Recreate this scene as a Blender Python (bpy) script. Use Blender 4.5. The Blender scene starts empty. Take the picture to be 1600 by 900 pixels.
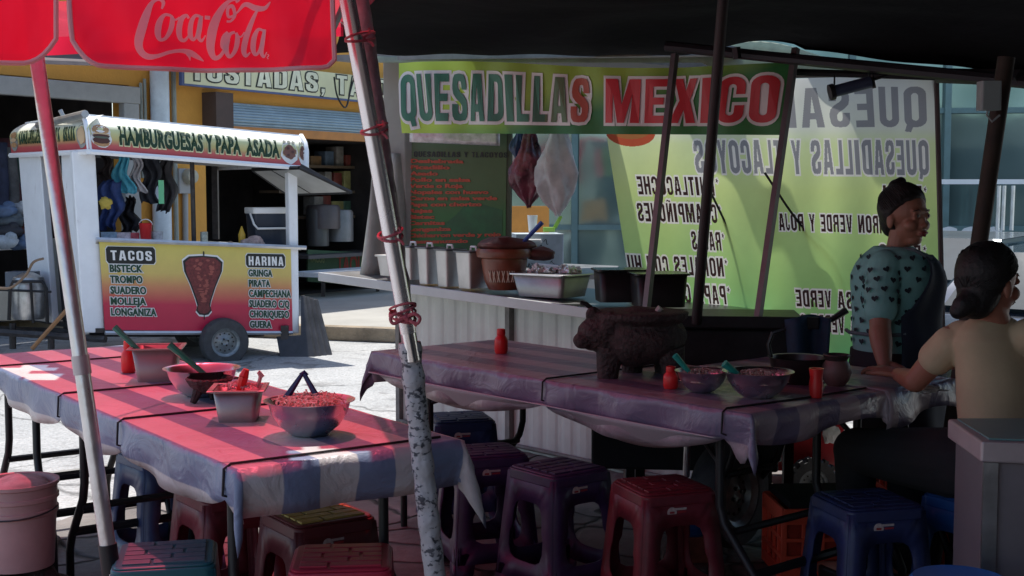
SUN_EL=67; SUN_AZ=-8; SKY=.15; SUNE=4.3; EXPO=0.57
import bpy, bmesh, math, random
from mathutils import Vector, Matrix, noise
random.seed(7)
S = bpy.context.scene; C = S.collection
PI = math.pi
F = 2000.0; PIT = math.atan(145/2000.0); CH = 1.4
def V(*a): return Vector(a)
def ray(px, py):
    x = (px-800)/F; y = -(py-450)/F
    return V(x, math.cos(PIT)+math.sin(PIT)*y, -math.sin(PIT)+math.cos(PIT)*y)
def P(px, py, D):
    d = ray(px, py); return V(0,0,CH)+d*(D/d.y)
def G(px, py, z=0.0):
    d = ray(px, py); return V(0,0,CH)+d*((z-CH)/d.z)
# ------------------------------------------------------------------ materials
MATS = {}
def nt(name):
    m = bpy.data.materials.new(name); m.use_nodes = True
    n = m.node_tree; n.nodes.clear()
    out = n.nodes.new('ShaderNodeOutputMaterial')
    return m, n, out
def varied(n, col, var, scale, coord='Object', detail=6, col2=None):
    tc = n.nodes.new('ShaderNodeTexCoord')
    no = n.nodes.new('ShaderNodeTexNoise'); no.inputs['Scale'].default_value = scale
    no.inputs['Detail'].default_value = detail; no.inputs['Roughness'].default_value = .65
    n.links.new(tc.outputs[coord], no.inputs['Vector'])
    r = n.nodes.new('ShaderNodeValToRGB')
    c2 = col2 if col2 else tuple(min(1, c*(1+var)) for c in col)
    r.color_ramp.elements[0].position = .3; r.color_ramp.elements[1].position = .7
    r.color_ramp.elements[0].color = (*[c*(1-var) for c in col], 1); r.color_ramp.elements[1].color = (*c2, 1)
    n.links.new(no.outputs['Fac'], r.inputs['Fac'])
    return r.outputs['Color'], no, tc
def mat(name, col, rough=.6, metal=0, var=.15, scale=6, bump=0, bscale=None, spec=.5, coat=0, col2=None, trans=0, alpha=1):
    if name in MATS: return MATS[name]
    m, n, out = nt(name)
    b = n.nodes.new('ShaderNodeBsdfPrincipled')
    b.inputs['Roughness'].default_value = rough; b.inputs['Metallic'].default_value = metal
    b.inputs['Specular IOR Level'].default_value = spec; b.inputs['Coat Weight'].default_value = coat
    b.inputs['Alpha'].default_value = alpha
    b.inputs['Transmission Weight'].default_value = trans
    c, no, tc = varied(n, col, var, scale, col2=col2)
    n.links.new(c, b.inputs['Base Color'])
    mr = n.nodes.new('ShaderNodeMapRange'); mr.inputs['To Min'].default_value = max(0, rough-.1); mr.inputs['To Max'].default_value = min(1, rough+.12)
    n.links.new(no.outputs['Fac'], mr.inputs['Value']); n.links.new(mr.outputs[0], b.inputs['Roughness'])
    if bump:
        n2 = n.nodes.new('ShaderNodeTexNoise'); n2.inputs['Scale'].default_value = bscale or scale*6; n2.inputs['Detail'].default_value = 5
        n.links.new(tc.outputs['Object'], n2.inputs['Vector'])
        bp = n.nodes.new('ShaderNodeBump'); bp.inputs['Strength'].default_value = 1; bp.inputs['Distance'].default_value = bump
        n.links.new(n2.outputs['Fac'], bp.inputs['Height']); n.links.new(bp.outputs[0], b.inputs['Normal'])
    n.links.new(b.outputs[0], out.inputs[0])
    MATS[name] = m; return m
def cloth(name, col, tl=.5, transp=0, tcol=None, var=.1, scale=5, ramp=None, bump=.002):
    """thin cloth: diffuse + translucent (+ open weave). ramp: list of (pos, colour) along UV v"""
    if name in MATS: return MATS[name]
    m, n, out = nt(name)
    c, no, tc = varied(n, col, var, scale)
    if ramp:
        uv = n.nodes.new('ShaderNodeUVMap'); sp = n.nodes.new('ShaderNodeSeparateXYZ'); n.links.new(uv.outputs[0], sp.inputs[0])
        r = n.nodes.new('ShaderNodeValToRGB')
        while len(r.color_ramp.elements) < len(ramp): r.color_ramp.elements.new(.5)
        for e, (p, k) in zip(r.color_ramp.elements, ramp): e.position = p; e.color = (*k, 1)
        ad = n.nodes.new('ShaderNodeMath'); ad.operation = 'MULTIPLY_ADD'; ad.inputs[1].default_value = .06
        n.links.new(no.outputs['Fac'], ad.inputs[0]); n.links.new(sp.outputs['Y'], ad.inputs[2])
        n.links.new(ad.outputs[0], r.inputs['Fac']); c = r.outputs['Color']
    d = n.nodes.new('ShaderNodeBsdfPrincipled'); d.inputs['Roughness'].default_value = .6; n.links.new(c, d.inputs['Base Color'])
    if bump:
        n2 = n.nodes.new('ShaderNodeTexNoise'); n2.inputs['Scale'].default_value = 9; n.links.new(tc.outputs['Object'], n2.inputs['Vector'])
        bp = n.nodes.new('ShaderNodeBump'); bp.inputs['Distance'].default_value = bump*6; n.links.new(n2.outputs['Fac'], bp.inputs['Height']); n.links.new(bp.outputs[0], d.inputs['Normal'])
    t = n.nodes.new('ShaderNodeBsdfTranslucent')
    if tcol: t.inputs[0].default_value = (*tcol, 1)
    else: n.links.new(c, t.inputs[0])
    mx = n.nodes.new('ShaderNodeMixShader'); mx.inputs[0].default_value = tl
    n.links.new(d.outputs[0], mx.inputs[1]); n.links.new(t.outputs[0], mx.inputs[2]); last = mx
    if transp:
        tp = n.nodes.new('ShaderNodeBsdfTransparent')
        tp.inputs[0].default_value = (*(tcol or col), 1)
        m2 = n.nodes.new('ShaderNodeMixShader'); m2.inputs[0].default_value = transp
        n.links.new(last.outputs[0], m2.inputs[1]); n.links.new(tp.outputs[0], m2.inputs[2]); last = m2
    n.links.new(last.outputs[0], out.inputs[0]); MATS[name] = m; return m
def stripes(name, ca, cb, width, rough=.35):
    if name in MATS: return MATS[name]
    m, n, out = nt(name)
    b = n.nodes.new('ShaderNodeBsdfPrincipled'); b.inputs['Roughness'].default_value = rough
    uv = n.nodes.new('ShaderNodeUVMap'); sp = n.nodes.new('ShaderNodeSeparateXYZ'); n.links.new(uv.outputs[0], sp.inputs[0])
    a = n.nodes.new('ShaderNodeMath'); a.operation = 'MULTIPLY_ADD'; a.inputs[1].default_value = 1/width; a.inputs[2].default_value = 10.0; n.links.new(sp.outputs['Y'], a.inputs[0])
    f = n.nodes.new('ShaderNodeMath'); f.operation = 'FRACT'; n.links.new(a.outputs[0], f.inputs[0])
    r = n.nodes.new('ShaderNodeValToRGB'); r.color_ramp.elements[0].color = (*ca, 1); r.color_ramp.elements[1].color = (*cb, 1)
    r.color_ramp.elements[0].position = .49; r.color_ramp.elements[1].position = .51
    e = r.color_ramp.elements.new(.985); e.color = (*cb, 1); e = r.color_ramp.elements.new(1); e.color = (*ca, 1)
    n.links.new(f.outputs[0], r.inputs[0])
    c, no, tc = varied(n, (.9, .88, .88), .12, 3)
    mx = n.nodes.new('ShaderNodeMixRGB'); mx.blend_type = 'MULTIPLY'; mx.inputs[0].default_value = 1
    n.links.new(r.outputs[0], mx.inputs[1]); n.links.new(c, mx.inputs[2]); n.links.new(mx.outputs[0], b.inputs['Base Color'])
    n2 = n.nodes.new('ShaderNodeTexNoise'); n2.inputs['Scale'].default_value = 9; n2.inputs['Detail'].default_value = 6; n2.inputs['Distortion'].default_value = 1.4; n.links.new(tc.outputs['Object'], n2.inputs['Vector'])
    bp = n.nodes.new('ShaderNodeBump'); bp.inputs['Distance'].default_value = .011; n.links.new(n2.outputs['Fac'], bp.inputs['Height']); n.links.new(bp.outputs[0], b.inputs['Normal'])
    n.links.new(b.outputs[0], out.inputs[0]); MATS[name] = m; return m
# ------------------------------------------------------------------ mesh builder
def frame(d):
    d = d.normalized(); a = V(0,0,1) if abs(d.z) < .9 else V(1,0,0)
    x = d.cross(a).normalized(); return x, x.cross(d).normalized()
class MB:
    def __init__(s): s.v=[]; s.f=[]; s.m=[]; s.uv={}
    def add(s, vs, fs, mi=0, uvs=None):
        o = len(s.v); s.v += [Vector(p) for p in vs]
        for k, f in enumerate(fs):
            if uvs is not None: s.uv[len(s.f)] = [uvs[i] for i in f]
            s.f.append([i+o for i in f]); s.m.append(mi)
        return s
    def box(s, c, d, rz=0, mi=0, M=None):
        hx, hy, hz = d[0]/2, d[1]/2, d[2]/2
        R = Matrix.Rotation(rz, 4, 'Z') if M is None else M
        vs = [Vector(c)+(R@V(x*hx, y*hy, z*hz)) for x in (-1,1) for y in (-1,1) for z in (-1,1)]
        return s.add(vs, [(0,1,3,2),(4,6,7,5),(0,4,5,1),(2,3,7,6),(0,2,6,4),(1,5,7,3)], mi)
    def hexa(s, q, off, mi=0):
        """quad of 4 points extruded by vector off"""
        q = [Vector(p) for p in q]; off = Vector(off); n = len(q)
        vs = q+[p+off for p in q]
        fs = [tuple(range(n))[::-1], tuple(range(n, 2*n))]+[(i, (i+1)%n, (i+1)%n+n, i+n) for i in range(n)]
        return s.add(vs, fs, mi)
    def tube(s, pts, r, n=8, mi=0, caps=True, ex=1.0):
        pts = [Vector(p) for p in pts]; rs = r if isinstance(r, (list, tuple)) else [r]*len(pts)
        vs = []; px = None
        for i, p in enumerate(pts):
            d = (pts[min(i+1, len(pts)-1)]-pts[max(i-1, 0)])
            if d.length < 1e-9: d = V(0,0,1)
            if px is None: x, y = frame(d)
            else:
                d.normalize(); x = (px-d*px.dot(d)).normalized(); y = x.cross(d)
            px = x
            for k in range(n):
                a = 2*PI*k/n; vs.append(p+(x*math.cos(a)+y*math.sin(a)*ex)*rs[i])
        fs = []
        for i in range(len(pts)-1):
            for k in range(n):
                a, b = i*n+k, i*n+(k+1)%n; fs.append((a, b, b+n, a+n))
        if caps: fs += [tuple(range(n))[::-1], tuple((len(pts)-1)*n+k for k in range(n))]
        return s.add(vs, fs, mi)
    def lathe(s, prof, c=(0,0,0), n=24, mi=0, M=None, sx=1, sy=1, caps=True):
        M = M or Matrix.Identity(4); c = Vector(c); vs = []
        for (r, z) in prof:
            for k in range(n):
                a = 2*PI*k/n; vs.append(c+M@V(r*math.cos(a)*sx, r*math.sin(a)*sy, z))
        fs = []
        for i in range(len(prof)-1):
            for k in range(n):
                a, b = i*n+k, i*n+(k+1)%n; fs.append((a, b, b+n, a+n))
        if prof[0][0] > 1e-6 and caps: fs.append(tuple(range(n))[::-1])
        if prof[-1][0] > 1e-6 and caps: fs.append(tuple((len(prof)-1)*n+k for k in range(n)))
        return s.add(vs, fs, mi)
    def grid(s, fn, nu, nv, mi=0, us=(0,1), vs_=(0,1), uvf=None):
        vs = []; uv = []
        for i in range(nu+1):
            for j in range(nv+1):
                u = us[0]+(us[1]-us[0])*i/nu; w = vs_[0]+(vs_[1]-vs_[0])*j/nv
                vs.append(fn(u, w)); uv.append(uvf(u, w) if uvf else (u, w))
        fs = [(i*(nv+1)+j, (i+1)*(nv+1)+j, (i+1)*(nv+1)+j+1, i*(nv+1)+j+1) for i in range(nu) for j in range(nv)]
        return s.add(vs, fs, mi, uv)
    def rrect(s, hx, hy, z0, z1, r=.02, tx=1, c=(0,0,0), rz=0, mi=0, k=4, top=True, bot=True):
        """rounded rectangular frustum; tx scales the lower outline"""
        def ring(z, f):
            o = []
            for q, (sx, sy) in enumerate(((1,1),(-1,1),(-1,-1),(1,-1))):
                for i in range(k+1):
                    a = PI/2*q+PI/2*i/k; o.append(V((sx*(hx-r)+r*math.cos(a))*f, (sy*(hy-r)+r*math.sin(a))*f, z))
            return o
        R = Matrix.Rotation(rz, 4, 'Z'); n = 4*(k+1)
        vs = [Vector(c)+R@p for p in ring(z0, tx)+ring(z1, 1)]
        fs = [(i, (i+1)%n, (i+1)%n+n, i+n) for i in range(n)]
        if bot: fs.append(tuple(range(n))[::-1])
        if top: fs.append(tuple(range(n, 2*n)))
        return s.add(vs, fs, mi)
    def build(s, name, mats, parent=None, smooth=False, bevel=0, solid=0, sub=0, remesh=0, smoothmod=0, merge=True):
        me = bpy.data.meshes.new(name); me.from_pydata([tuple(p) for p in s.v], [], s.f)
        if not isinstance(mats, (list, tuple)): mats = [mats]
        for m in mats: me.materials.append(m)
        me.polygons.foreach_set('material_index', s.m)
        if s.uv:
            ul = me.uv_layers.new(name='UVMap')
            for i, p in enumerate(me.polygons):
                if i in s.uv:
                    for li, c in zip(p.loop_indices, s.uv[i]): ul.data[li].uv = c
        bm = bmesh.new(); bm.from_mesh(me)
        if merge: bmesh.ops.remove_doubles(bm, verts=bm.verts, dist=1e-5)
        if not s.uv and merge: bmesh.ops.recalc_face_normals(bm, faces=bm.faces)
        bm.to_mesh(me); bm.free()
        if smooth:
            me.shade_smooth()
            if smooth is not True: me.set_sharp_from_angle(angle=math.radians(smooth))
        me.update()
        o = bpy.data.objects.new(name, me); C.objects.link(o)
        if parent is not None:
            o.parent = parent
            if parent.type == 'EMPTY': o.matrix_parent_inverse = parent.matrix_basis.inverted()
        if remesh:
            r = o.modifiers.new('r', 'REMESH'); r.mode = 'VOXEL'; r.voxel_size = remesh; r.use_smooth_shade = True
        if smoothmod:
            r = o.modifiers.new('s', 'SMOOTH'); r.iterations = smoothmod; r.factor = .5
        if sub:
            r = o.modifiers.new('u', 'SUBSURF'); r.levels = sub; r.render_levels = sub
        if solid:
            r = o.modifiers.new('t', 'SOLIDIFY'); r.thickness = solid; r.offset = 0
        if bevel:
            r = o.modifiers.new('b', 'BEVEL'); r.width = bevel; r.segments = 2; r.limit_method = 'ANGLE'; r.angle_limit = math.radians(35)
        return o
def tag(o, label=None, cat=None, group=None, kind=None):
    if label: o['label'] = label
    if cat: o['category'] = cat
    if group: o['group'] = group
    if kind: o['kind'] = kind
    return o
def thing(name, label, cat, loc=(0,0,0), rz=0, group=None):
    o = bpy.data.objects.new(name, None); C.objects.link(o); o.empty_display_size = .1
    o.location = loc; o.rotation_euler = (0,0,rz); return tag(o, label, cat, group)
def copy_tree(root, loc, rz, label):
    def cp(o, parent):
        c = o.copy(); C.objects.link(c); c.parent = parent
        for ch in [x for x in list(C.objects) if x.parent == o]: cp(ch, c)
        return c
    r = cp(root, None); r.location = loc; r.rotation_euler = (0,0,rz); r['label'] = label; return r
def quad(p00, p10, p11, p01):
    a, b, c, d = map(Vector, (p00, p10, p11, p01))
    nrm = (b-a).cross(d-a).normalized()
    def fn(u, v, l=0): return a*(1-u)*(1-v)+b*u*(1-v)+c*u*v+d*(1-u)*v+nrm*l
    fn.n = nrm; return fn
def facing(fn):
    """lift direction towards the camera"""
    c = fn(.5,.5); s = 1 if fn.n.dot(V(0,0,CH)-c) > 0 else -1
    def g(u, v, l=0): return fn(u, v, l*s)
    g.n = fn.n*s; return g
# ------------------------------------------------------------------ lettering
_tc = {}
def tgeo(s, off=0.0, spc=1.0):
    k = (s, off, spc)
    if k in _tc: return _tc[k]
    cu = bpy.data.curves.new('t', 'FONT'); cu.body = s; cu.size = 1; cu.offset = off; cu.resolution_u = 3; cu.space_character = spc
    o = bpy.data.objects.new('t', cu); C.objects.link(o)
    dg = bpy.context.evaluated_depsgraph_get(); me = bpy.data.meshes.new_from_object(o.evaluated_get(dg))
    r = ([(v.co.x, v.co.y) for v in me.vertices], [tuple(p.vertices) for p in me.polygons])
    bpy.data.objects.remove(o); bpy.data.curves.remove(cu); bpy.data.meshes.remove(me)
    _tc[k] = r; return r
CAP = None
def text(mb, s, fn, u0, u1, v0, v1, mi=0, off=0.0, lift=.003, smear=0, cuts=0, mirror=False, spc=1.0, slant=0, rgb=None):
    """fit the capitals of s into [u0,u1]x[v0,v1] of the surface fn"""
    global CAP
    if CAP is None:
        y = [p[1] for p in tgeo('H')[0]]; CAP = max(y)-min(y)
    base = tgeo(s, 0, spc)[0]; x0 = min(p[0] for p in base); x1 = max(p[0] for p in base)
    vs, fs = tgeo(s, off, spc)
    copies = [(0, 0)] if not smear else [(smear*q/4, .0025-.0025*abs(q)/4-.0001*(q>0)) for q in (-4,4,-3,3,-2,2,-1,1,0)] if smear >= .07 else [(-smear, .0), (smear, .0005), (-smear*.5, .001), (smear*.5, .0015), (0, .002)]
    for dx, dl in copies:
        bm = bmesh.new(); bv = [bm.verts.new((x+dx+slant*y, y, 0)) for x, y in vs]
        for f in fs:
            try: bm.faces.new([bv[i] for i in f])
            except ValueError: pass
        for k in range(1, cuts):
            xx = x0+(x1-x0)*k/cuts
            bmesh.ops.bisect_plane(bm, geom=bm.verts[:]+bm.edges[:]+bm.faces[:], plane_co=(xx,0,0), plane_no=(1,0,0))
        bm.verts.index_update()
        out = []
        for q in bm.verts:
            a = (q.co.x-x0)/(x1-x0); b = q.co.y/CAP
            if mirror: a = 1-a
            out.append(fn(u0+(u1-u0)*a, v0+(v1-v0)*b, lift+dl))
        if callable(rgb):
            for q in bm.faces:
                c = q.calc_center_median(); mb.add([out[w.index] for w in q.verts], [tuple(range(len(q.verts)))], rgb((c.x-x0)/(x1-x0)))
        else: mb.add(out, [tuple(w.index for w in q.verts) for q in bm.faces], mi)
        bm.free()
WID = {'I':.5,'M':1.42,'W':1.5,'L':.8,'J':.7,'E':.86,'F':.8,'T':.9,' ':.55,'*':.6,'/':.6,',':.4,'Q':1.05,'O':1.03,'A':1.08,'N':1.05,'C':.95}
def _arc(cx,cy,rx,ry,a0,a1,n=6): return [(cx+rx*math.cos(math.radians(a0+(a1-a0)*k/n)),cy+ry*math.sin(math.radians(a0+(a1-a0)*k/n))) for k in range(n+1)]
def _rr(x0,y0,x1,y1,rx,ry,c='1111'):
    """rounded box, counter-clockwise; c switches the corners BL BR TR TL"""
    o=[]
    for k,(x,y,sx,sy,a) in enumerate(((x0,y0,1,1,180),(x1,y0,-1,1,270),(x1,y1,-1,-1,0),(x0,y1,1,-1,90))):
        o += _arc(x+sx*rx,y+sy*ry,rx,ry,a,a+90,5) if c[k]=='1' else [(x,y)]
    return o
def _gl():
    w=.35; W1=1-w; g={}
    O=_rr(0,0,1,1,.46,.2); h=[_rr(w,.16,W1,.84,.14,.07)]
    g['O']=[(O,h)]; g['Q']=[(O,h),([(.5,.16),(.72,-.12),(1.0,-.1),(.8,.22)],[])]; g['0']=g['O']
    g['C']=[(_arc(.54,.8,.46,.2,0,90)+_arc(.46,.8,.46,.2,90,180)+_arc(.46,.2,.46,.2,180,270)+_arc(.54,.2,.46,.2,270,360)+[(1,.38),(W1,.38)]+_arc(.5,.23,.15,.07,0,-180)+_arc(.5,.77,.15,.07,180,0)+[(W1,.62),(1,.62)],[])]
    g['G']=[(_arc(.54,.8,.46,.2,0,90)+_arc(.46,.8,.46,.2,90,180)+_arc(.46,.2,.46,.2,180,270)+[(.62,0),(.68,.07),(.74,0),(1,0),(1,.54),(.52,.54),(.52,.4),(W1,.4)]+_arc(.5,.23,.15,.07,0,-180)+_arc(.5,.77,.15,.07,180,0)+[(W1,.66),(1,.66)],[])]
    g['U']=[([(0,1)]+_arc(.46,.2,.46,.2,180,270)+_arc(.54,.2,.46,.2,270,360)+[(1,1),(W1,1)]+_arc(.5,.23,.15,.07,0,-180)+[(w,1)],[])]
    g['J']=[(_arc(.46,.2,.46,.2,180,270)+_arc(.54,.2,.46,.2,270,360)+[(1,1),(W1,1)]+_arc(.5,.23,.15,.07,0,-180)+[(w,.36),(0,.36)],[])]
    g['D']=[(_rr(0,0,1,1,.46,.2,'0110'),[_rr(w+.02,.16,W1,.84,.12,.07,'0110')])]
    g['P']=[([(0,0),(w,0),(w,.38)]+_arc(.6,.56,.4,.18,270,360)+_arc(.6,.82,.4,.18,0,90)+[(0,1)],[_rr(w,.54,.64,.84,.1,.06,'0110')])]
    g['R']=[([(0,0),(w,0),(w,.42),(.45,.42)]+_arc(.48,.28,.16,.14,90,0)+[(.65,0),(1,0)]+_arc(.84,.32,.16,.14,0,80)+[(.84,.5)]+_arc(.66,.62,.34,.1,300,360)+_arc(.62,.8,.38,.2,0,90)+[(0,1)],[_rr(w,.57,.64,.84,.1,.06,'0110')])]
    g['B']=[([(0,0)]+_arc(.6,.2,.4,.2,270,360)+_arc(.7,.42,.3,.1,0,90,3)+_arc(.7,.62,.27,.1,-90,0,3)+_arc(.6,.8,.37,.2,0,90)+[(0,1)],[_rr(w,.14,.64,.44,.1,.06,'0110'),_rr(w,.58,.62,.86,.1,.06,'0110')])]
    g['S']=[([(1,.66),(1,.78),(.95,.9),(.82,.98),(.5,1.0),(.18,.98),(.05,.9),(0,.76),(0,.68),(.06,.57),(.25,.47),(.52,.38),(.62,.32),(.64,.24),(.6,.17),(.5,.15),(.4,.17),(.36,.24),(.36,.36),(0,.36),(0,.24),(.05,.1),(.18,.02),(.5,0),(.82,.02),(.95,.1),(1,.26),(1,.34),(.94,.45),(.75,.55),(.5,.63),(.38,.69),(.36,.76),(.4,.83),(.5,.85),(.6,.83),(.64,.76),(.64,.66)],[])]
    g['E']=[([(0,0),(1,0),(1,.17),(w+.03,.17),(w+.03,.42),(.9,.42),(.9,.58),(w+.03,.58),(w+.03,.83),(1,.83),(1,1),(0,1)],[])]
    g['F']=[([(0,0),(w+.03,0),(w+.03,.42),(.9,.42),(.9,.58),(w+.03,.58),(w+.03,.83),(1,.83),(1,1),(0,1)],[])]
    g['L']=[([(0,0),(1,0),(1,.17),(.42,.17),(.42,1),(0,1)],[])]
    g['I']=[([(0,0),(1,0),(1,1),(0,1)],[])]
    g['T']=[([(.31,0),(.69,0),(.69,.83),(1,.83),(1,1),(0,1),(0,.83),(.31,.83)],[])]
    g['H']=[([(0,0),(w,0),(w,.42),(W1,.42),(W1,0),(1,0),(1,1),(W1,1),(W1,.6),(w,.6),(w,1),(0,1)],[])]
    g['N']=[([(0,0),(.32,0),(.32,.55),(.64,0),(1,0),(1,1),(.68,1),(.68,.47),(.37,1),(0,1)],[])]
    g['M']=[([(0,0),(.24,0),(.24,.66),(.40,0),(.60,0),(.76,.66),(.76,0),(1,0),(1,1),(.66,1),(.5,.42),(.34,1),(0,1)],[])]
    g['A']=[([(0,0),(.33,0),(.37,.2),(.63,.2),(.67,0),(1,0),(.73,1),(.27,1)],[[(.41,.36),(.59,.36),(.5,.78)]])]
    g['V']=[([(.31,0),(.69,0),(1,1),(.66,1),(.5,.3),(.34,1),(0,1)],[])]
    g['Y']=[([(.32,0),(.68,0),(.68,.4),(1,1),(.66,1),(.5,.64),(.34,1),(0,1),(.32,.4)],[])]
    g['X']=[([(0,0),(.35,0),(.5,.3),(.65,0),(1,0),(.7,.51),(.98,1),(.65,1),(.5,.72),(.35,1),(.02,1),(.3,.51)],[])]
    g['K']=[([(0,0),(w,0),(w,.3),(.44,.42),(.62,0),(1,0),(.68,.56),(.98,1),(.62,1),(w,.6),(w,1),(0,1)],[])]
    g['Z']=[([(0,0),(1,0),(1,.17),(.42,.17),(1,.85),(1,1),(0,1),(0,.83),(.56,.83),(0,.15)],[])]
    g['\u00d1']=[(g['N'][0][0],[]),([(.2,1.07),(.35,1.07),(.6,1.12),(.8,1.07),(.8,1.15),(.62,1.2),(.38,1.15),(.2,1.17)],[])]
    g['*']=[([(.5+.5*(1 if k%2 else .35)*math.cos(PI*k/5),.8+.17*(1 if k%2 else .35)*math.sin(PI*k/5)) for k in range(10)],[])]
    g[',']=[([(.1,-.18),(.5,-.18),(.9,.05),(.9,.2),(.2,.2),(.2,0),(.45,0)],[])]
    g['/']=[([(0,0),(.35,0),(1,1),(.65,1)],[])]
    return g
GL=_gl()
def _off(p,e):
    n=len(p); A_=sum(p[i][0]*p[(i+1)%n][1]-p[(i+1)%n][0]*p[i][1] for i in range(n)); s=1 if A_>0 else -1; o=[]
    for i in range(n):
        a=p[i-1]; b=p[i]; c=p[(i+1)%n]
        d1=(b[0]-a[0],b[1]-a[1]); d2=(c[0]-b[0],c[1]-b[1]); l1=math.hypot(*d1) or 1e-9; l2=math.hypot(*d2) or 1e-9
        n1=(d1[1]/l1*s,-d1[0]/l1*s); n2=(d2[1]/l2*s,-d2[0]/l2*s); m=(n1[0]+n2[0],n1[1]+n2[1]); k=m[0]*n1[0]+m[1]*n1[1]
        k=e/max(k,.75); o.append((b[0]+m[0]*k,b[1]+m[1]*k))
    return o
def bword(mb, s, fn, u0, u1, v0, v1, mi=0, omi=None, gap=.16, oe=.06, l0=.004, l1=.008, cuts=2, mirror=False, rgb=None, asp=None, fat=0, **_):
    """heavy condensed capitals built from outlines, each letter in its own cell; oe = outline as a share of the height"""
    from mathutils.geometry import tessellate_polygon
    ws=[WID.get(c,1.0) for c in s]; tot=sum(ws)+gap*(len(s)-1); x=0
    Hh=(Vector(fn((u0+u1)/2,v1))-Vector(fn((u0+u1)/2,v0))).length; Ww=(Vector(fn(u1,(v0+v1)/2))-Vector(fn(u0,(v0+v1)/2))).length
    if asp: Hh=1; Ww=asp
    for c,w in zip(s,ws):
        a=x/tot; b=(x+w)/tot; x+=w+gap
        if c not in GL: continue
        cw=Ww*(b-a)
        def put(e,mm,l,holes_on):
            for outer,holes in GL[c]:
                P_=[(q[0]*cw,q[1]*Hh) for q in outer]; P_=_off(P_,e*Hh) if e else P_
                hs=[[(q[0]*cw,q[1]*Hh) for q in h] for h in holes]
                if e: hs=[_off(h,-e*Hh) for h in hs] if (holes_on and cw*.3>e*Hh*3) else []
                loops=[P_]+hs; t=tessellate_polygon([[V(q[0],q[1],0) for q in lp] for lp in loops]); pts=[q for lp in loops for q in lp]
                bm=bmesh.new(); bv=[bm.verts.new((q[0]/cw,q[1]/Hh,0)) for q in pts]
                for f in t:
                    try: bm.faces.new([bv[k] for k in f])
                    except ValueError: pass
                for k in range(1,cuts): bmesh.ops.bisect_plane(bm, geom=bm.verts[:]+bm.edges[:]+bm.faces[:], plane_co=(k/cuts,0,0), plane_no=(1,0,0))
                bm.verts.index_update(); out=[]
                for q in bm.verts:
                    uu=a+(b-a)*q.co.x; uu=1-uu if mirror else uu
                    out.append(fn(u0+(u1-u0)*uu, v0+(v1-v0)*q.co.y, l))
                for q in bm.faces:
                    m_=mm
                    if rgb and mm==mi: cx_=q.calc_center_median().x; m_=rgb(u0+(u1-u0)*(a+(b-a)*cx_))
                    mb.add([out[k.index] for k in q.verts],[tuple(range(len(q.verts)))],m_)
                bm.free()
        if omi is not None: put(oe,omi,l0,True)
        put(fat,mi,l1,True)
def raster(mb, cols, arr):
    """paint the polygons of a builder made in uv space into an array of print colours"""
    import numpy as np
    H, W_ = arr.shape[:2]
    order = sorted(range(len(mb.f)), key=lambda i: mb.v[mb.f[i][0]].z)
    for i in order:
        f = mb.f[i]; p = [(mb.v[k].x*W_-.5, mb.v[k].y*H-.5) for k in f]
        for a, b, c in ((p[0], p[k], p[k+1]) for k in range(1, len(p)-1)):
            x0 = max(0, int(math.floor(min(a[0],b[0],c[0])))); x1 = min(W_-1, int(math.ceil(max(a[0],b[0],c[0]))))
            y0 = max(0, int(math.floor(min(a[1],b[1],c[1])))); y1 = min(H-1, int(math.ceil(max(a[1],b[1],c[1]))))
            if x1 < x0 or y1 < y0: continue
            X, Y = np.meshgrid(np.arange(x0, x1+1), np.arange(y0, y1+1))
            e = [(q[0]-r[0])*(Y-r[1])-(q[1]-r[1])*(X-r[0]) for r, q in ((a,b),(b,c),(c,a))]
            m = ((e[0]>=-.01)&(e[1]>=-.01)&(e[2]>=-.01))|((e[0]<=.01)&(e[1]<=.01)&(e[2]<=.01))
            arr[y0:y1+1, x0:x1+1][m] = cols[mb.m[i]]
def poly(mb, pts, fn, mi=0, lift=.003):
    """filled outline in uv, tessellated"""
    from mathutils.geometry import tessellate_polygon
    t = tessellate_polygon([[V(p[0], p[1], 0) for p in pts]])
    mb.add([fn(p[0], p[1], lift) for p in pts], [tuple(x) for x in t], mi)
def disc(mb, cu, cv, ru, rv, fn, mi=0, lift=.003, n=20, wob=0, seed=0):
    pts = []
    for k in range(n):
        a = 2*PI*k/n; w = 1+wob*noise.noise(V(math.cos(a)*2+seed, math.sin(a)*2, seed))
        pts.append(fn(cu+ru*w*math.cos(a), cv+rv*w*math.sin(a), lift))
    mb.add(pts, [tuple(range(n))], mi)
def catmull(pts, k=6):
    o = []
    for i in range(len(pts)-1):
        p0 = pts[max(0, i-1)]; p1 = pts[i]; p2 = pts[i+1]; p3 = pts[min(len(pts)-1, i+2)]
        for j in range(k):
            t = j/k
            o.append(tuple(.5*((2*b)+(-a+c)*t+(2*a-5*b+4*c-d)*t*t+(-a+3*b-3*c+d)*t**3) for a, b, c, d in zip(p0, p1, p2, p3)))
    o.append(tuple(pts[-1])); return o
def stroke(mb, pts, fn, mi=0, lift=.003):
    """brush stroke of changing width: pts (x, y, w)"""
    q = catmull(pts); L = []; R = []
    for i, (x, y, w) in enumerate(q):
        a = q[max(0, i-1)]; b = q[min(len(q)-1, i+1)]
        dx, dy = b[0]-a[0], b[1]-a[1]; l = math.hypot(dx, dy) or 1
        L.append(fn(x-dy/l*w/2, y+dx/l*w/2, lift)); R.append(fn(x+dy/l*w/2, y-dx/l*w/2, lift))
    n = len(q)
    mb.add(L+R, [(i, i+1, n+i+1, n+i) for i in range(n-1)], mi)
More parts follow.
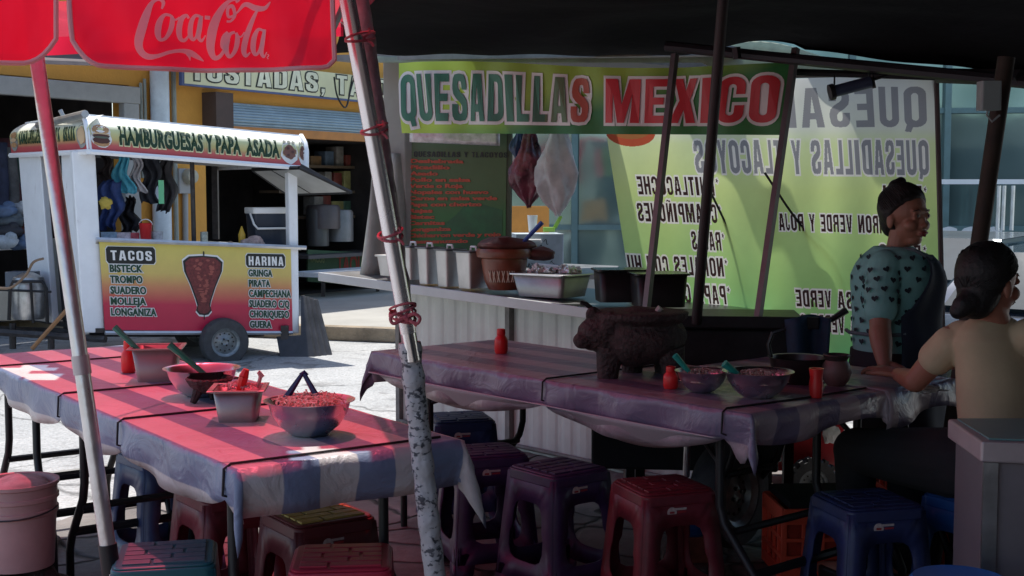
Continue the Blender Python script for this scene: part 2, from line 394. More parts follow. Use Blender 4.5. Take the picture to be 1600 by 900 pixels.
# ------------------------------------------------------------------ common materials
steel = mat('steel', (.55,.55,.56), .32, 1, .15, 14, bump=.0004)
chrome = mat('chrome', (.8,.79,.8), .16, 1, .06, 3)
blackm = mat('black_metal', (.02,.02,.022), .45, .4, .3, 12)
darkm = mat('dark_metal', (.06,.055,.055), .5, .5, .4, 14)
def worn(name, col, dirt, rough=.45, sc=7, lo=.6, hi=.78):
    m, n, out = nt(name); b = n.nodes.new('ShaderNodeBsdfPrincipled'); b.inputs['Roughness'].default_value = rough
    c, no, tc = varied(n, col, .08, 3)
    n2 = n.nodes.new('ShaderNodeTexNoise'); n2.inputs['Scale'].default_value = sc; n2.inputs['Detail'].default_value = 9; n2.inputs['Roughness'].default_value = .75
    mp = n.nodes.new('ShaderNodeMapping'); mp.inputs['Scale'].default_value = (1,1,.35); n.links.new(tc.outputs['Object'], mp.inputs[0]); n.links.new(mp.outputs[0], n2.inputs['Vector'])
    r = n.nodes.new('ShaderNodeValToRGB'); r.color_ramp.elements[0].position = lo; r.color_ramp.elements[1].position = hi; n.links.new(n2.outputs['Fac'], r.inputs[0])
    mx = n.nodes.new('ShaderNodeMixRGB'); mx.inputs[2].default_value = (*dirt, 1); n.links.new(r.outputs[0], mx.inputs[0]); n.links.new(c, mx.inputs[1]); n.links.new(mx.outputs[0], b.inputs['Base Color'])
    bp = n.nodes.new('ShaderNodeBump'); bp.inputs['Distance'].default_value = .004; n3 = n.nodes.new('ShaderNodeTexNoise'); n3.inputs['Scale'].default_value = 3.5; n.links.new(tc.outputs['Object'], n3.inputs['Vector'])
    n.links.new(n3.outputs['Fac'], bp.inputs['Height']); n.links.new(bp.outputs[0], b.inputs['Normal']); n.links.new(b.outputs[0], out.inputs[0]); MATS[name] = m; return m
white = worn('white_paint', (.86,.88,.9), (.35,.3,.25), .4, 9, .6, .85)
offw = mat('off_white', (.55,.54,.5), .6, 0, .14, 4)
redp = mat('red_plastic', (.62,.02,.02), .35, 0, .08, 10)
greenp = mat('green_plastic', (.02,.22,.15), .35, 0, .1, 10)
bluep = mat('blue_plastic', (.02,.06,.28), .4, 0, .1, 10)
blackp = mat('black_plastic', (.012,.012,.014), .4, 0, .2, 10)
rubber = mat('rubber', (.06,.062,.066), .75, 0, .3, 20, bump=.002)
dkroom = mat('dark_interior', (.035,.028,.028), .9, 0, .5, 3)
stone = mat('volcanic_stone', (.022,.014,.014), .7, 0, .5, 34, bump=.014, bscale=75, col2=(.07,.045,.043))
inkw = mat('print_white', (.8,.8,.78), .5, 0, .03, 4)
inkk = mat('print_black', (.012,.015,.014), .5, 0, .1, 4)
# ================================================================== setting
def pave(name, col, col2, scale, crack):
    m, n, out = nt(name); b = n.nodes.new('ShaderNodeBsdfPrincipled'); b.inputs['Roughness'].default_value = .8
    c, no, tc = varied(n, col, .1, 2.2, col2=col2)
    mp = n.nodes.new('ShaderNodeMapping'); n.links.new(tc.outputs['Object'], mp.inputs[0])
    n3 = n.nodes.new('ShaderNodeTexNoise'); n3.inputs['Scale'].default_value = 3; n.links.new(tc.outputs['Object'], n3.inputs['Vector'])
    mv = n.nodes.new('ShaderNodeVectorMath'); mv.operation = 'MULTIPLY_ADD'; mv.inputs[1].default_value = (.25,.25,0)
    n.links.new(n3.outputs['Color'], mv.inputs[0]); n.links.new(mp.outputs[0], mv.inputs[2])
    vo = n.nodes.new('ShaderNodeTexVoronoi'); vo.feature = 'DISTANCE_TO_EDGE'; vo.inputs['Scale'].default_value = scale
    n.links.new(mv.outputs[0], vo.inputs['Vector'])
    vc = n.nodes.new('ShaderNodeTexVoronoi'); vc.inputs['Scale'].default_value = scale; n.links.new(mv.outputs[0], vc.inputs['Vector'])
    r = n.nodes.new('ShaderNodeValToRGB'); r.color_ramp.elements[0].position = .0; r.color_ramp.elements[1].position = .045
    r.color_ramp.elements[0].color = (crack, crack, crack, 1); r.color_ramp.elements[1].color = (1,1,1,1)
    n.links.new(vo.outputs['Distance'], r.inputs[0])
    mx = n.nodes.new('ShaderNodeMixRGB'); mx.blend_type = 'MULTIPLY'; mx.inputs[0].default_value = 1
    n.links.new(c, mx.inputs[1]); n.links.new(r.outputs[0], mx.inputs[2])
    hs = n.nodes.new('ShaderNodeSeparateColor'); n.links.new(vc.outputs['Color'], hs.inputs[0])
    mr = n.nodes.new('ShaderNodeMapRange'); mr.inputs['To Min'].default_value = .65; mr.inputs['To Max'].default_value = 1.25; n.links.new(hs.outputs[0], mr.inputs[0])
    m2 = n.nodes.new('ShaderNodeMixRGB'); m2.blend_type = 'MULTIPLY'; m2.inputs[0].default_value = 1
    n.links.new(mx.outputs[0], m2.inputs[1]); n.links.new(mr.outputs[0], m2.inputs[2])
    n.links.new(m2.outputs[0], b.inputs['Base Color'])
    n2 = n.nodes.new('ShaderNodeTexNoise'); n2.inputs['Scale'].default_value = 30; n2.inputs['Detail'].default_value = 8; n.links.new(tc.outputs['Object'], n2.inputs['Vector'])
    ad = n.nodes.new('ShaderNodeMath'); ad.operation = 'MULTIPLY_ADD'; ad.inputs[1].default_value = .4
    n.links.new(n2.outputs['Fac'], ad.inputs[0]); n.links.new(r.outputs[0], ad.inputs[2])
    bp = n.nodes.new('ShaderNodeBump'); bp.inputs['Distance'].default_value = .02; n.links.new(ad.outputs[0], bp.inputs['Height']); n.links.new(bp.outputs[0], b.inputs['Normal'])
    n.links.new(b.outputs[0], out.inputs[0]); return m
flag = pave('flagstone', (.1,.09,.088), (.24,.215,.2), 2.6, .06)
def street_mat():
    m, n, out = nt('street_concrete'); b = n.nodes.new('ShaderNodeBsdfPrincipled'); b.inputs['Roughness'].default_value = .85
    c, no, tc = varied(n, (.37,.38,.38), .15, 1.1, col2=(.48,.48,.47))
    n2 = n.nodes.new('ShaderNodeTexNoise'); n2.inputs['Scale'].default_value = 55; n2.inputs['Detail'].default_value = 8; n.links.new(tc.outputs['Object'], n2.inputs['Vector'])
    r = n.nodes.new('ShaderNodeValToRGB'); r.color_ramp.elements[0].position = .3; r.color_ramp.elements[0].color = (.62,.62,.62,1); r.color_ramp.elements[1].position = .6; n.links.new(n2.outputs['Fac'], r.inputs[0])
    mx = n.nodes.new('ShaderNodeMixRGB'); mx.blend_type='MULTIPLY'; mx.inputs[0].default_value=1; n.links.new(c, mx.inputs[1]); n.links.new(r.outputs[0], mx.inputs[2])
    n3 = n.nodes.new('ShaderNodeTexNoise'); n3.inputs['Scale'].default_value = 2.5; n3.inputs['Detail'].default_value = 7; n3.inputs['Distortion'].default_value = .6; n.links.new(tc.outputs['Object'], n3.inputs['Vector'])
    r3 = n.nodes.new('ShaderNodeValToRGB'); r3.color_ramp.elements[0].position = .60; r3.color_ramp.elements[1].position = .74; r3.color_ramp.elements[0].color=(0,0,0,1); n.links.new(n3.outputs['Fac'], r3.inputs[0])
    m3 = n.nodes.new('ShaderNodeMixRGB'); m3.inputs[2].default_value = (.13,.125,.12,1); n.links.new(r3.outputs[0], m3.inputs[0]); n.links.new(mx.outputs[0], m3.inputs[1])
    n4 = n.nodes.new('ShaderNodeTexVoronoi'); n4.feature='DISTANCE_TO_EDGE'; n4.inputs['Scale'].default_value=.55; n5 = n.nodes.new('ShaderNodeVectorMath'); n5.operation='MULTIPLY_ADD'; n5.inputs[1].default_value=(.5,.5,0); n.links.new(n3.outputs['Color'], n5.inputs[0]); n.links.new(tc.outputs['Object'], n5.inputs[2]); n.links.new(n5.outputs[0], n4.inputs['Vector'])
    r4 = n.nodes.new('ShaderNodeValToRGB'); r4.color_ramp.elements[0].color=(.35,.35,.35,1); r4.color_ramp.elements[1].position=.012; n.links.new(n4.outputs['Distance'], r4.inputs[0])
    m4 = n.nodes.new('ShaderNodeMixRGB'); m4.blend_type='MULTIPLY'; m4.inputs[0].default_value=1; n.links.new(m3.outputs[0], m4.inputs[1]); n.links.new(r4.outputs[0], m4.inputs[2]); n.links.new(m4.outputs[0], b.inputs['Base Color'])
    bp = n.nodes.new('ShaderNodeBump'); bp.inputs['Distance'].default_value=.008; n.links.new(n2.outputs['Fac'], bp.inputs['Height']); n.links.new(bp.outputs[0], b.inputs['Normal']); n.links.new(b.outputs[0], out.inputs[0]); return m
conc = street_mat()
conc2 = mat('far_pavement', (.34,.33,.3), .85, 0, .15, 1.2, bump=.003, bscale=50)
kerbm = mat('kerb_stone', (.26,.21,.15), .9, 0, .35, 5, bump=.01, bscale=30)
m = MB(); m.add([(-60,-30,-.12),(60,-30,-.12),(60,120,-.12),(-60,120,-.12)], [(0,1,2,3)])
tag(m.build('street', conc), kind='structure')
# near pavement of flagstones: ragged edge on the street side
edge = [(-2.75,-3),(-2.7,3.2)]
e0 = V(-2.4,4.75,0); e1 = V(-.75,7.3,0)
for k in range(23):
    t = k/22; p = e0.lerp(e1, t)+V(.805,-.593,0)*(.16*(noise.noise(V(t*7,0,3)))+.05*math.sin(k*2.6)); edge.append((p.x, p.y))
edge += [(-.6,7.9),(.2,8.3),(2.2,6.75),(6,4.4),(12,1),(12,-3)]
m = MB(); n_ = len(edge); vs = [V(x,y,0) for x,y in edge]+[V(x,y,-.14) for x,y in edge]
m.add(vs, [tuple(range(n_))]+[(i,(i+1)%n_,(i+1)%n_+n_,i+n_) for i in range(n_)])
tag(m.build('pavement', flag), kind='structure')
# far pavement with a raised kerb
k0 = G(-300,500,-.12); k1 = G(640,537,-.12); kd = (k1-k0).normalized(); k1 = k1+kd*14; k0 = k0-kd*10; kn = V(-kd.y, kd.x, 0)
m = MB(); m.hexa([k0,k1,k1+kn*.16,k0+kn*.16], (0,0,.15)); tag(m.build('kerb', kerbm, bevel=.02), kind='structure')
m = MB(); q0=k0+kn*.16; q1=k1+kn*.16; m.hexa([q0,q1,q1+kn*8,q0+kn*8], (0,0,.146)); tag(m.build('far_pavement', conc2), kind='structure')
# ------------------------------------------------------------------ orange shop building
orange = mat('orange_render', (.72,.34,.06), .8, 0, .1, 1.5, bump=.003, bscale=30)
def FD(px, off=0):
    mm = (px-800)/F; t = (mm*17+2.975)/(.57-.82*mm); return 17+.82*t-off
def FP(px, py, off=0): return P(px, py, FD(px)-off)
fdir = V(.57,.82,0).normalized(); fn_in = V(-.82,.57,0).normalized()   # into the building
bl = thing('shop_building', 'orange rendered shop building with two open dark shopfronts across the street', 'building', (FP(260,520).x, FP(260,520).y, 0))
def wallpiece(mb, x0, x1, z0, z1, th=.3, off=0):
    a = FP(x0,300); b = FP(x1,300)
    q = [V(a.x,a.y,z0), V(b.x,b.y,z0), V(b.x,b.y,z1), V(a.x,a.y,z1)]
    q = [p-fn_in*off for p in q]; mb.hexa(q, fn_in*th)
zt = FP(120,126).z
m = MB()
wallpiece(m, -500, 205, zt, 6.5); wallpiece(m, 205, 322, 0, 6.5); 
zo = FP(520,214).z
wallpiece(m, 322, 640, zo, 6.5); wallpiece(m, 640, 760, 0, 6.5)
m.build('wall', orange, bl)
# shop rooms
a = FP(-500,300); b = FP(205,300); c = FP(322,300); d = FP(640,300)
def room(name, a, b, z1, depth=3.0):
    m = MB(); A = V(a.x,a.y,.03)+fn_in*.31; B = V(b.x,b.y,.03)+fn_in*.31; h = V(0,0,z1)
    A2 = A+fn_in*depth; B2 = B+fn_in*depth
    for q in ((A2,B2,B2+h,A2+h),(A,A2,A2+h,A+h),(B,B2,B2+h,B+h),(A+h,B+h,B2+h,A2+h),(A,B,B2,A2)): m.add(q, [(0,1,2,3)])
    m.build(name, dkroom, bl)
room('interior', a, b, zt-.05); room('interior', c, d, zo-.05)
grey = mat('grey_frame', (.38,.38,.37), .7, 0, .15, 3)
m = MB(); wallpiece(m, -500, 214, FP(100,148).z-.05, zt-.02, .1, .1); wallpiece(m, 188, 212, 0, FP(100,148).z-.05, .1, .1)
m.build('door_frame', grey, bl, bevel=.01)
shut = mat('shutter_blue', (.28,.38,.45), .45, .2, .15, 4)
m = MB(); z1 = FP(450,168).z; z0 = FP(450,205).z
for k in range(9):
    za = z0+(z1-z0)*k/9; zb = z0+(z1-z0)*(k+1)/9
    a = FP(335,300); b = FP(640,300)
    m.tube([V(a.x,a.y,(za+zb)/2)-fn_in*(.1+.05*math.sin(k*.5)), V(b.x,b.y,(za+zb)/2)-fn_in*(.1+.05*math.sin(k*.5))], (zb-za)*.55, 8)
m.build('roller_shutter', shut, bl, smooth=40)
m = MB(); a = FP(318,300); 
m.hexa([V(a.x,a.y,z0-.1)-fn_in*.25, V(a.x,a.y,z1+.1)-fn_in*.25, V(a.x,a.y,z1+.1), V(a.x,a.y,z0-.1)], fdir*.28)
m.build('shutter_box', mat('rust_brown', (.09,.06,.05), .8), bl)
m = MB(); wallpiece(m, 322, 640, FP(520,217).z-.02, FP(520,207).z, .12, .12); m.build('lintel', mat('orange_beam', (.5,.2,.05), .6), bl)
# pipes and meter
m = MB(); a = FP(242,300); pz = FP(242,192).z
m.tube([V(a.x,a.y,-.0)-fn_in*.12, V(a.x,a.y,pz)-fn_in*.12], .11, 16); m.tube([V(a.x,a.y,pz-.02)-fn_in*.12, V(a.x,a.y,pz+.01)-fn_in*.12], .117, 16); m.tube([V(a.x,a.y,pz)-fn_in*.12, V(a.x,a.y,6.4)-fn_in*.12], .11, 16)
m.build('downpipe', mat('pipe_white', (.6,.68,.74), .4), bl, smooth=40)
m = MB(); a = FP(270,300); m.tube([V(a.x,a.y,0)-fn_in*.05, V(a.x,a.y,6.4)-fn_in*.05], .03, 8); a = FP(219,300); m.tube([V(a.x,a.y,1.6)-fn_in*.05, V(a.x,a.y,2.7)-fn_in*.05], .02, 8); a = FP(225,300); m.tube([V(a.x,a.y,1.6)-fn_in*.05, V(a.x,a.y,2.75)-fn_in*.05], .02, 8)
m.build('conduit', mat('conduit_grey', (.3,.33,.3), .6), bl, smooth=40)
mt = thing('electric_meter', 'round electric meter on a grey box with a conduit on the orange wall', 'electric meter', FP(284,370))
m = MB(); a = FP(283,283); m.box(a-fn_in*.06, (.24,.1,.3), math.atan2(fdir.y,fdir.x)); m.build('meter_box', grey, mt, bevel=.01)
m = MB(); R = fn_in.to_track_quat('Z','Y').to_matrix().to_4x4(); m.lathe([(.095,0),(.1,-.05),(.08,-.1),(0,-.11)], FP(284,276)-fn_in*.11, 20, M=R); m.build('glass_dome', mat('meter_face', (.4,.37,.28), .25), mt, smooth=40)
m = MB(); m.tube([FP(285,300)-fn_in*.05, FP(286,520)-fn_in*.05], .035, 10); m.build('conduit', grey, mt, smooth=40)
# yellow sign
sg = thing('shop_sign', 'long pale yellow sign reading TOSTADAS, TACOS in outlined letters above the blue shutter', 'sign', FP(440,150)-fn_in*.1)
tl, tr, br, bl2 = FP(284,88,.35), FP(760,140,.35), FP(760,178,.35), FP(284,133,.35)
sf = facing(quad(bl2, br, tr, tl))
m = MB(); m.hexa([bl2,br,tr,tl], fn_in*.05); m.build('panel', mat('sign_blue', (.08,.11,.25), .5), sg)
m = MB(); m.add([sf(.006,.07,.004), sf(.994,.07,.004), sf(.994,1,.004), sf(.006,1,.004)], [(0,1,2,3)]); m.build('face', mat('sign_cream', (.7,.68,.42), .5, var=.05), sg)
m = MB(); bword(m, 'TOSTADAS, TACOS, TORTAS', sf, .02, .97, .22, .93, 1, 0, gap=.22, oe=.07, l0=.008, l1=.014, cuts=1)
m.build('lettering', [inkk, mat('sign_pale', (.75,.74,.55), .5)], sg, merge=False)
m = MB(); m.tube(catmull([tuple(FP(522,120,.5)), tuple(FP(527,150,.5)), tuple(FP(540,168,.5)), tuple(FP(548,140,.5)), tuple(FP(556,112,.5))]), .012, 6); tag(m.build('loose_cable', blackp), 'black cable dangling in a loop in front of the yellow sign', 'cable')
# dark opening contents
ts = thing('taco_stall_sign', 'dim red and green painted board reading TACOS inside the dark shop', 'sign', FP(510,440))
tf = facing(quad(FP(480,440,-.8),FP(600,448,-.8),FP(600,396,-.8),FP(480,390,-.8)))
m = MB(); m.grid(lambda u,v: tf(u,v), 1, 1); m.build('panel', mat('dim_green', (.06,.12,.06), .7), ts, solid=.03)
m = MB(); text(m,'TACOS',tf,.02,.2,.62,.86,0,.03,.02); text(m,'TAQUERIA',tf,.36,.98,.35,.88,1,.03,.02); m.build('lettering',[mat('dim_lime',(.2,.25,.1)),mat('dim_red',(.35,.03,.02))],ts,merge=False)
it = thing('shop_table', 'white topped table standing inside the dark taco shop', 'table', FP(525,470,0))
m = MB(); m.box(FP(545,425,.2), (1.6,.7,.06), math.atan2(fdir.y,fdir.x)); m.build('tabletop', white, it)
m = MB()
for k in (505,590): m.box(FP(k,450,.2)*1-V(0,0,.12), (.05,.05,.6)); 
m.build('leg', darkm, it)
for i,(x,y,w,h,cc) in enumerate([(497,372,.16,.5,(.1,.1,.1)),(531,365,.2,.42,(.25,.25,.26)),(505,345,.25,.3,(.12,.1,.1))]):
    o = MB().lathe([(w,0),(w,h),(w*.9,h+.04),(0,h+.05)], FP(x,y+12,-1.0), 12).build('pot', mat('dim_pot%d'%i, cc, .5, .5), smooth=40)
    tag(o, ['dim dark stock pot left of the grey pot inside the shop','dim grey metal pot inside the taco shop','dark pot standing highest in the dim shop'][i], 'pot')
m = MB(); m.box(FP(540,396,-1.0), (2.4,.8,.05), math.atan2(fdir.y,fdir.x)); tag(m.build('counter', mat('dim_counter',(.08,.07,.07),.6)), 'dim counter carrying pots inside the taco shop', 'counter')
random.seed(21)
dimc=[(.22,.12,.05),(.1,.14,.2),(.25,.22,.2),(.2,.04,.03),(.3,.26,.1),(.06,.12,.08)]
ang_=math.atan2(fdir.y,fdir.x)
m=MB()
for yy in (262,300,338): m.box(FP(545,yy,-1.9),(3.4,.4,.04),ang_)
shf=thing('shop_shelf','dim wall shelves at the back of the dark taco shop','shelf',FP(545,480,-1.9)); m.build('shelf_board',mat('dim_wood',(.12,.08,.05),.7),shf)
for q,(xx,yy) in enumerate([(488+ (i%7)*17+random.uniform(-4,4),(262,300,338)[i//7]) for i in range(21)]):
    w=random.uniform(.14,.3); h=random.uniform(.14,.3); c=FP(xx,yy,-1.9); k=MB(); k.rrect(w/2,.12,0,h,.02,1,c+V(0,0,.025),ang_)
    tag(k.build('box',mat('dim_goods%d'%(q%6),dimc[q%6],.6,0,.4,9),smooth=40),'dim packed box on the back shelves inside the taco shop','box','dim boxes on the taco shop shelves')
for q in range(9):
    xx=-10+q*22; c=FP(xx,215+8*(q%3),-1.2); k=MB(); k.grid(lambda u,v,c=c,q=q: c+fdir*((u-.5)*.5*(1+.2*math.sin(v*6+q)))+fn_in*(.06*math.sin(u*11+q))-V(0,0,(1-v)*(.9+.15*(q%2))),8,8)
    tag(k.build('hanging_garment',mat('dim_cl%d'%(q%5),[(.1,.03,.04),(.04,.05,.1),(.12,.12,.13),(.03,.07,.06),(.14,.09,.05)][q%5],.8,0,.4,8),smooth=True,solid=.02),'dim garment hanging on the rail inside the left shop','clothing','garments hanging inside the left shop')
# left shop goods
random.seed(3)
sh = MB(); a = FP(-60,386,-.3); b = FP(60,386,-.3); sh.hexa([V(a.x,a.y,a.z),V(b.x,b.y,a.z),V(b.x,b.y,a.z)+fn_in*.5,V(a.x,a.y,a.z)+fn_in*.5], (0,0,-.05)); tag(sh.build('display_shelf', white), 'white shelf holding trainers at the front of the dark left shop', 'shelf')
cols = [(.5,.55,.6),(.12,.18,.3),(.6,.6,.6),(.04,.04,.05),(.35,.1,.08),(.1,.12,.14)]
def blob(mb, c, r, sq=(1,1,1), seed=0, amp=.25, n=10, mi=0):
    vs=[];
    for i in range(n+1):
        th = PI*i/n
        for k in range(2*n):
            ph = PI*k/n; d = V(math.sin(th)*math.cos(ph), math.sin(th)*math.sin(ph), math.cos(th))
            w = 1+amp*noise.noise(d*1.7+V(seed*3.1,seed,0))
            vs.append(Vector(c)+V(d.x*sq[0],d.y*sq[1],d.z*sq[2])*r*w)
    fs=[(i*2*n+k,i*2*n+(k+1)%(2*n),(i+1)*2*n+(k+1)%(2*n),(i+1)*2*n+k) for i in range(n) for k in range(2*n)]
    mb.add(vs, fs, mi)
spots = [(8,378),(30,380),(52,378),(12,362),(34,362),(16,346),(40,350),(5,330),(30,328),(56,360)]
names = ['lowest left pale trainer on the shop shelf','middle trainer in the bottom row of the shop shelf','right trainer in the bottom row of the shop shelf','left white trainer in the second row','dark blue trainer in the second row','trainer left of centre in the third row','right trainer in the third row','topmost left trainer in the pile','topmost right trainer in the pile','trainer at the right edge of the second row']
for i,(x,y) in enumerate(spots):
    mb = MB(); c = FP(x,y,-.15-.02*i); blob(mb, c, .13, (1.25,.6,.55), i, .3); blob(mb, c+V(.06,0,.05), .07, (1,.8,.8), i+4, .2)
    tag(mb.build('trainer', mat('shoe%d'%(i%6), cols[i%6], .6, var=.4, scale=9), smooth=True), names[i], 'shoe', 'trainers piled on the shop shelf')
# far brown awning seen in the notch
m = MB(); A,B,Cc,Dd = P(60,10,12.5),P(330,60,15.5),P(330,112,14.8),P(60,104,11.6)
m.grid(lambda u,v: quad(A,B,Cc,Dd)(u,v,.05*math.sin(v*18)), 4, 30); tag(m.build('shop_awning', mat('awning_brown', (.12,.1,.1), .8), solid=.02), 'dark grey ribbed awning over the left shopfront', 'awning')
# ------------------------------------------------------------------ teal glass building
def tealmat():
    m, n, out = nt('teal_glass'); b = n.nodes.new('ShaderNodeBsdfPrincipled'); b.inputs['Roughness'].default_value = .07; b.inputs['Metallic'].default_value = .55
    c, no, tc = varied(n, (.13,.22,.21), .3, .8, detail=2, col2=(.3,.42,.4)); n.links.new(c, b.inputs['Base Color'])
    bp = n.nodes.new('ShaderNodeBump'); bp.inputs['Distance'].default_value = .012; n.links.new(no.outputs['Fac'], bp.inputs['Height']); n.links.new(bp.outputs[0], b.inputs['Normal'])
    b.inputs['Specular IOR Level'].default_value = .4
    n.links.new(b.outputs[0], out.inputs[0]); return m
teal = tealmat()
gb = thing('glass_building', 'teal glass fronted building with grey mullions behind the banner', 'building', (4,15,0))
m = MB(); m.hexa([(-.35,15,0),(11,13.4,0),(11,13.4,6.3),(-.35,15,6.3)], (0,.3,0)); m.build('glass_wall', teal, gb)
m = MB(); mm = mat('mullion', (.12,.2,.2), .5, .3)
for k in range(12):
    x = -.3+k*1.02; y = 15-(x+.35)*1.6/11.35
    m.box((x,y-.04,3.1), (.07,.1,6.2))
for z in (.25,1.0,2.3,3.3,4.5): m.hexa([(-.35,14.93,z),(11,13.33,z),(11,13.33,z+.06),(-.35,14.93,z+.06)], (0,.06,0))
m.build('mullion', mm, gb)
m = MB()
for k,(x,w) in enumerate([(1478,0),(1512,0),(1600,0)]): pass
wf = facing(quad(P(1460,395,13.7),P(1600,395,13.5),P(1600,352,13.5),P(1460,352,13.7)))
text(m,'CCC',wf,.02,.74,.1,.9,0,.04,.05); m.build('lettering', inkw, gb, merge=False)
m = MB()
for x in (1558,1566,1580): m.tube([P(x,360,13.3),P(x+3,290,13.3)], .022, 6)
m.build('door_handle', mat('bright_metal',(.7,.72,.72),.3,.8), gb)
m = MB(); m.box(P(1560,284,13.35),(1.2,.05,.05)); m.build('door_rail', inkw, gb)
# parked cars
carp = mat('car_silver', (.16,.18,.2), .3, .5, .05, 2, coat=.5); card = mat('car_dark', (.05,.06,.08), .2, .5, .05, 2, coat=.6)
glassd = mat('car_glass', (.03,.05,.06), -.06, 0, .2, 2)
def car(loc, rz, paint, label, nm='parked_car'):
    r = thing(nm, label, 'car', loc, rz, 'cars parked before the glass building')
    M = Matrix.Translation(loc)@Matrix.Rotation(rz,4,'Z')@Matrix.Scale(.84,4)
    prof = [(-2.1,.35),(-2.15,.6),(-2.05,.85),(-1.2,.95),(-.6,1.38),(.7,1.42),(1.5,1.05),(2.0,.98),(2.1,.7),(2.1,.35)]
    m = MB(); n = len(prof); vs=[]
    for y,s in ((-.8,1),(-.84,.98),(.84,.98),(.8,1)):
        for x,z in prof: vs.append(M@V(x, y*(.8 if z>1.1 else 1), z))
    fs=[tuple(range(n)), tuple(range(3*n,4*n))[::-1]]+[(r_*n+i,r_*n+(i+1)%n,(r_+1)*n+(i+1)%n,(r_+1)*n+i) for r_ in range(3) for i in range(n)]
    m.add(vs,fs); m.build('body', paint, r, smooth=30, bevel=.03)
    m = MB()
    for sy in (-1,1):
        m.add([M@V(x,sy*y,z) for x,y,z in ((-1.05,.835,.99),(-.58,.70,1.33),(.62,.70,1.36),(1.25,.835,1.03))],[(0,1,2,3)])
    m.add([M@V(x,y,z) for x,y,z in ((-1.17,-.7,.99),(-.66,-.6,1.37),(-.66,.6,1.37),(-1.17,.7,.99))],[(0,1,2,3)])
    m.build('window', glassd, r, solid=.03)
    for x in (-1.35,1.3):
        for sy in (-1,1):
            R = M@Matrix.Translation((x,sy*.78,.31))@Matrix.Rotation(PI/2,4,'X')
            w = MB().lathe([(.18,-.09),(.3,-.1),(.32,-.06),(.32,.06),(.3,.1),(.18,.09)], (0,0,0), 20, M=R).build('wheel', rubber, r, smooth=40)
            MB().lathe([(0,-.07),(.18,-.08),(.18,.08),(0,.07)], (0,0,0), 16, M=R).build('rim', steel, w, smooth=40)
    for sy in (-1,1): MB().box(M@V(-2.08,sy*.6,.72),(.08,.32,.14),rz).build('headlight', mat('lamp_glass',(.8,.8,.8),.1), r, bevel=.02)
    return r
car((3.9,11.2,-.12), math.radians(50), carp, 'silver hatchback parked behind the seated woman')
car((3.75,8.25,-.12), math.radians(50), card, 'dark grey car parked nearest behind the seated woman')
# ================================================================== street cart
def CD(px): return 11.2+(px-140)/320.0*1.0
def CP(px, py, off=0): return P(px, py, CD(px)-off)
bk = V(-1.0,1.1,0)
ct = thing('food_cart', 'white street food cart with a painted yellow and red front standing in the sun', 'food cart', (CP(300,570).x, CP(300,570).y, -.12))
def ppanel(name, mat_, q, th, parent, **k):
    m = MB(); f = quad(*q); m.hexa(q, th); return m.build(name, mat_, parent, **k)
inn = V(-.35,.93,0)*.03
def ramp_mat(name, ramp, rough=.4):
    m, n, out = nt(name); b = n.nodes.new('ShaderNodeBsdfPrincipled'); b.inputs['Roughness'].default_value = rough
    uv = n.nodes.new('ShaderNodeUVMap'); sp = n.nodes.new('ShaderNodeSeparateXYZ'); n.links.new(uv.outputs[0], sp.inputs[0])
    r = n.nodes.new('ShaderNodeValToRGB')
    while len(r.color_ramp.elements) < len(ramp): r.color_ramp.elements.new(.5)
    for e,(p,k) in zip(r.color_ramp.elements, ramp): e.position = p; e.color = (*k,1)
    c, no, tc = varied(n, (.92,.92,.92), .08, 3)
    n.links.new(sp.outputs['Y'], r.inputs[0]); mx = n.nodes.new('ShaderNodeMixRGB'); mx.blend_type='MULTIPLY'; mx.inputs[0].default_value=1
    n.links.new(r.outputs[0], mx.inputs[1]); n.links.new(c, mx.inputs[2]); n.links.new(mx.outputs[0], b.inputs['Base Color']); n.links.new(b.outputs[0], out.inputs[0]); return m
pm = ramp_mat('cart_print', [(0,(.62,.015,.07)),(.3,(.62,.03,.08)),(.5,(.7,.28,.13)),(.66,(.74,.55,.16)),(1,(.74,.64,.16))])
pf = facing(quad(CP(163,515), CP(456,519), CP(453,384), CP(154,378)))
m = MB(); m.grid(lambda u,v: pf(u,v,.02), 1, 8); m.grid(lambda u,v: pf(u,v,-.02), 1, 8)
m.build('front_panel', pm, ct)
m = MB()
for (x0,x1,y) in ((164,457,517),): m.tube([CP(x0,y+3,.03),CP(x1,y+3,.03)], .02, 6)
m.tube([CP(150,374,.05), CP(478,387,.05)], .022, 6); 
m.build('edge_trim', mat('alu',(.6,.6,.6),.35,.7), ct)
m = MB(); q=[CP(150,376),CP(470,386),CP(470,386)+bk*.35,CP(150,376)+bk*.35]; m.hexa(q,(0,0,-.03)); m.build('counter', steel, ct)
# print: headings, lists, meat cone
m = MB()
INK=[inkk, inkw, mat('meat_brown',(.16,.03,.03),.6,0,.5,40), mat('green_ink',(.01,.06,.03),.5), mat('bun_tan',(.45,.25,.12),.6,0,.3,40), mat('patty',(.08,.03,.025),.6), mat('lettuce',(.1,.12,.09),.6), mat('cheese',(.6,.42,.25),.6), mat('cream_ink',(.75,.72,.45),.5), mat('meat_light',(.35,.09,.07),.6)]
def pu(x,y): # pixel -> panel uv
    xl = 154+(515-y)/(515-378)*0+ (y-378)/137*9; xr = 453+(y-384)/135*3; u=(x-xl)/(xr-xl)
    yb = 515+4*u; yt = 378+6*u; return u, (yb-y)/(yb-yt)
def ptxt(s, x0, y0, x1, y1, mi, off, lift, smear=0):
    u0,v0 = pu(x0,y1); u1,v1 = pu(x1,y0); (bword(m, s, pf, u0,u1,v0,v1, mi, None, gap=.3, l1=lift, cuts=1) if off==-.03 else text(m, s, pf, u0,u1,v0,v1, mi, off, lift, .03 if mi==3 else .06, spc=1.08))
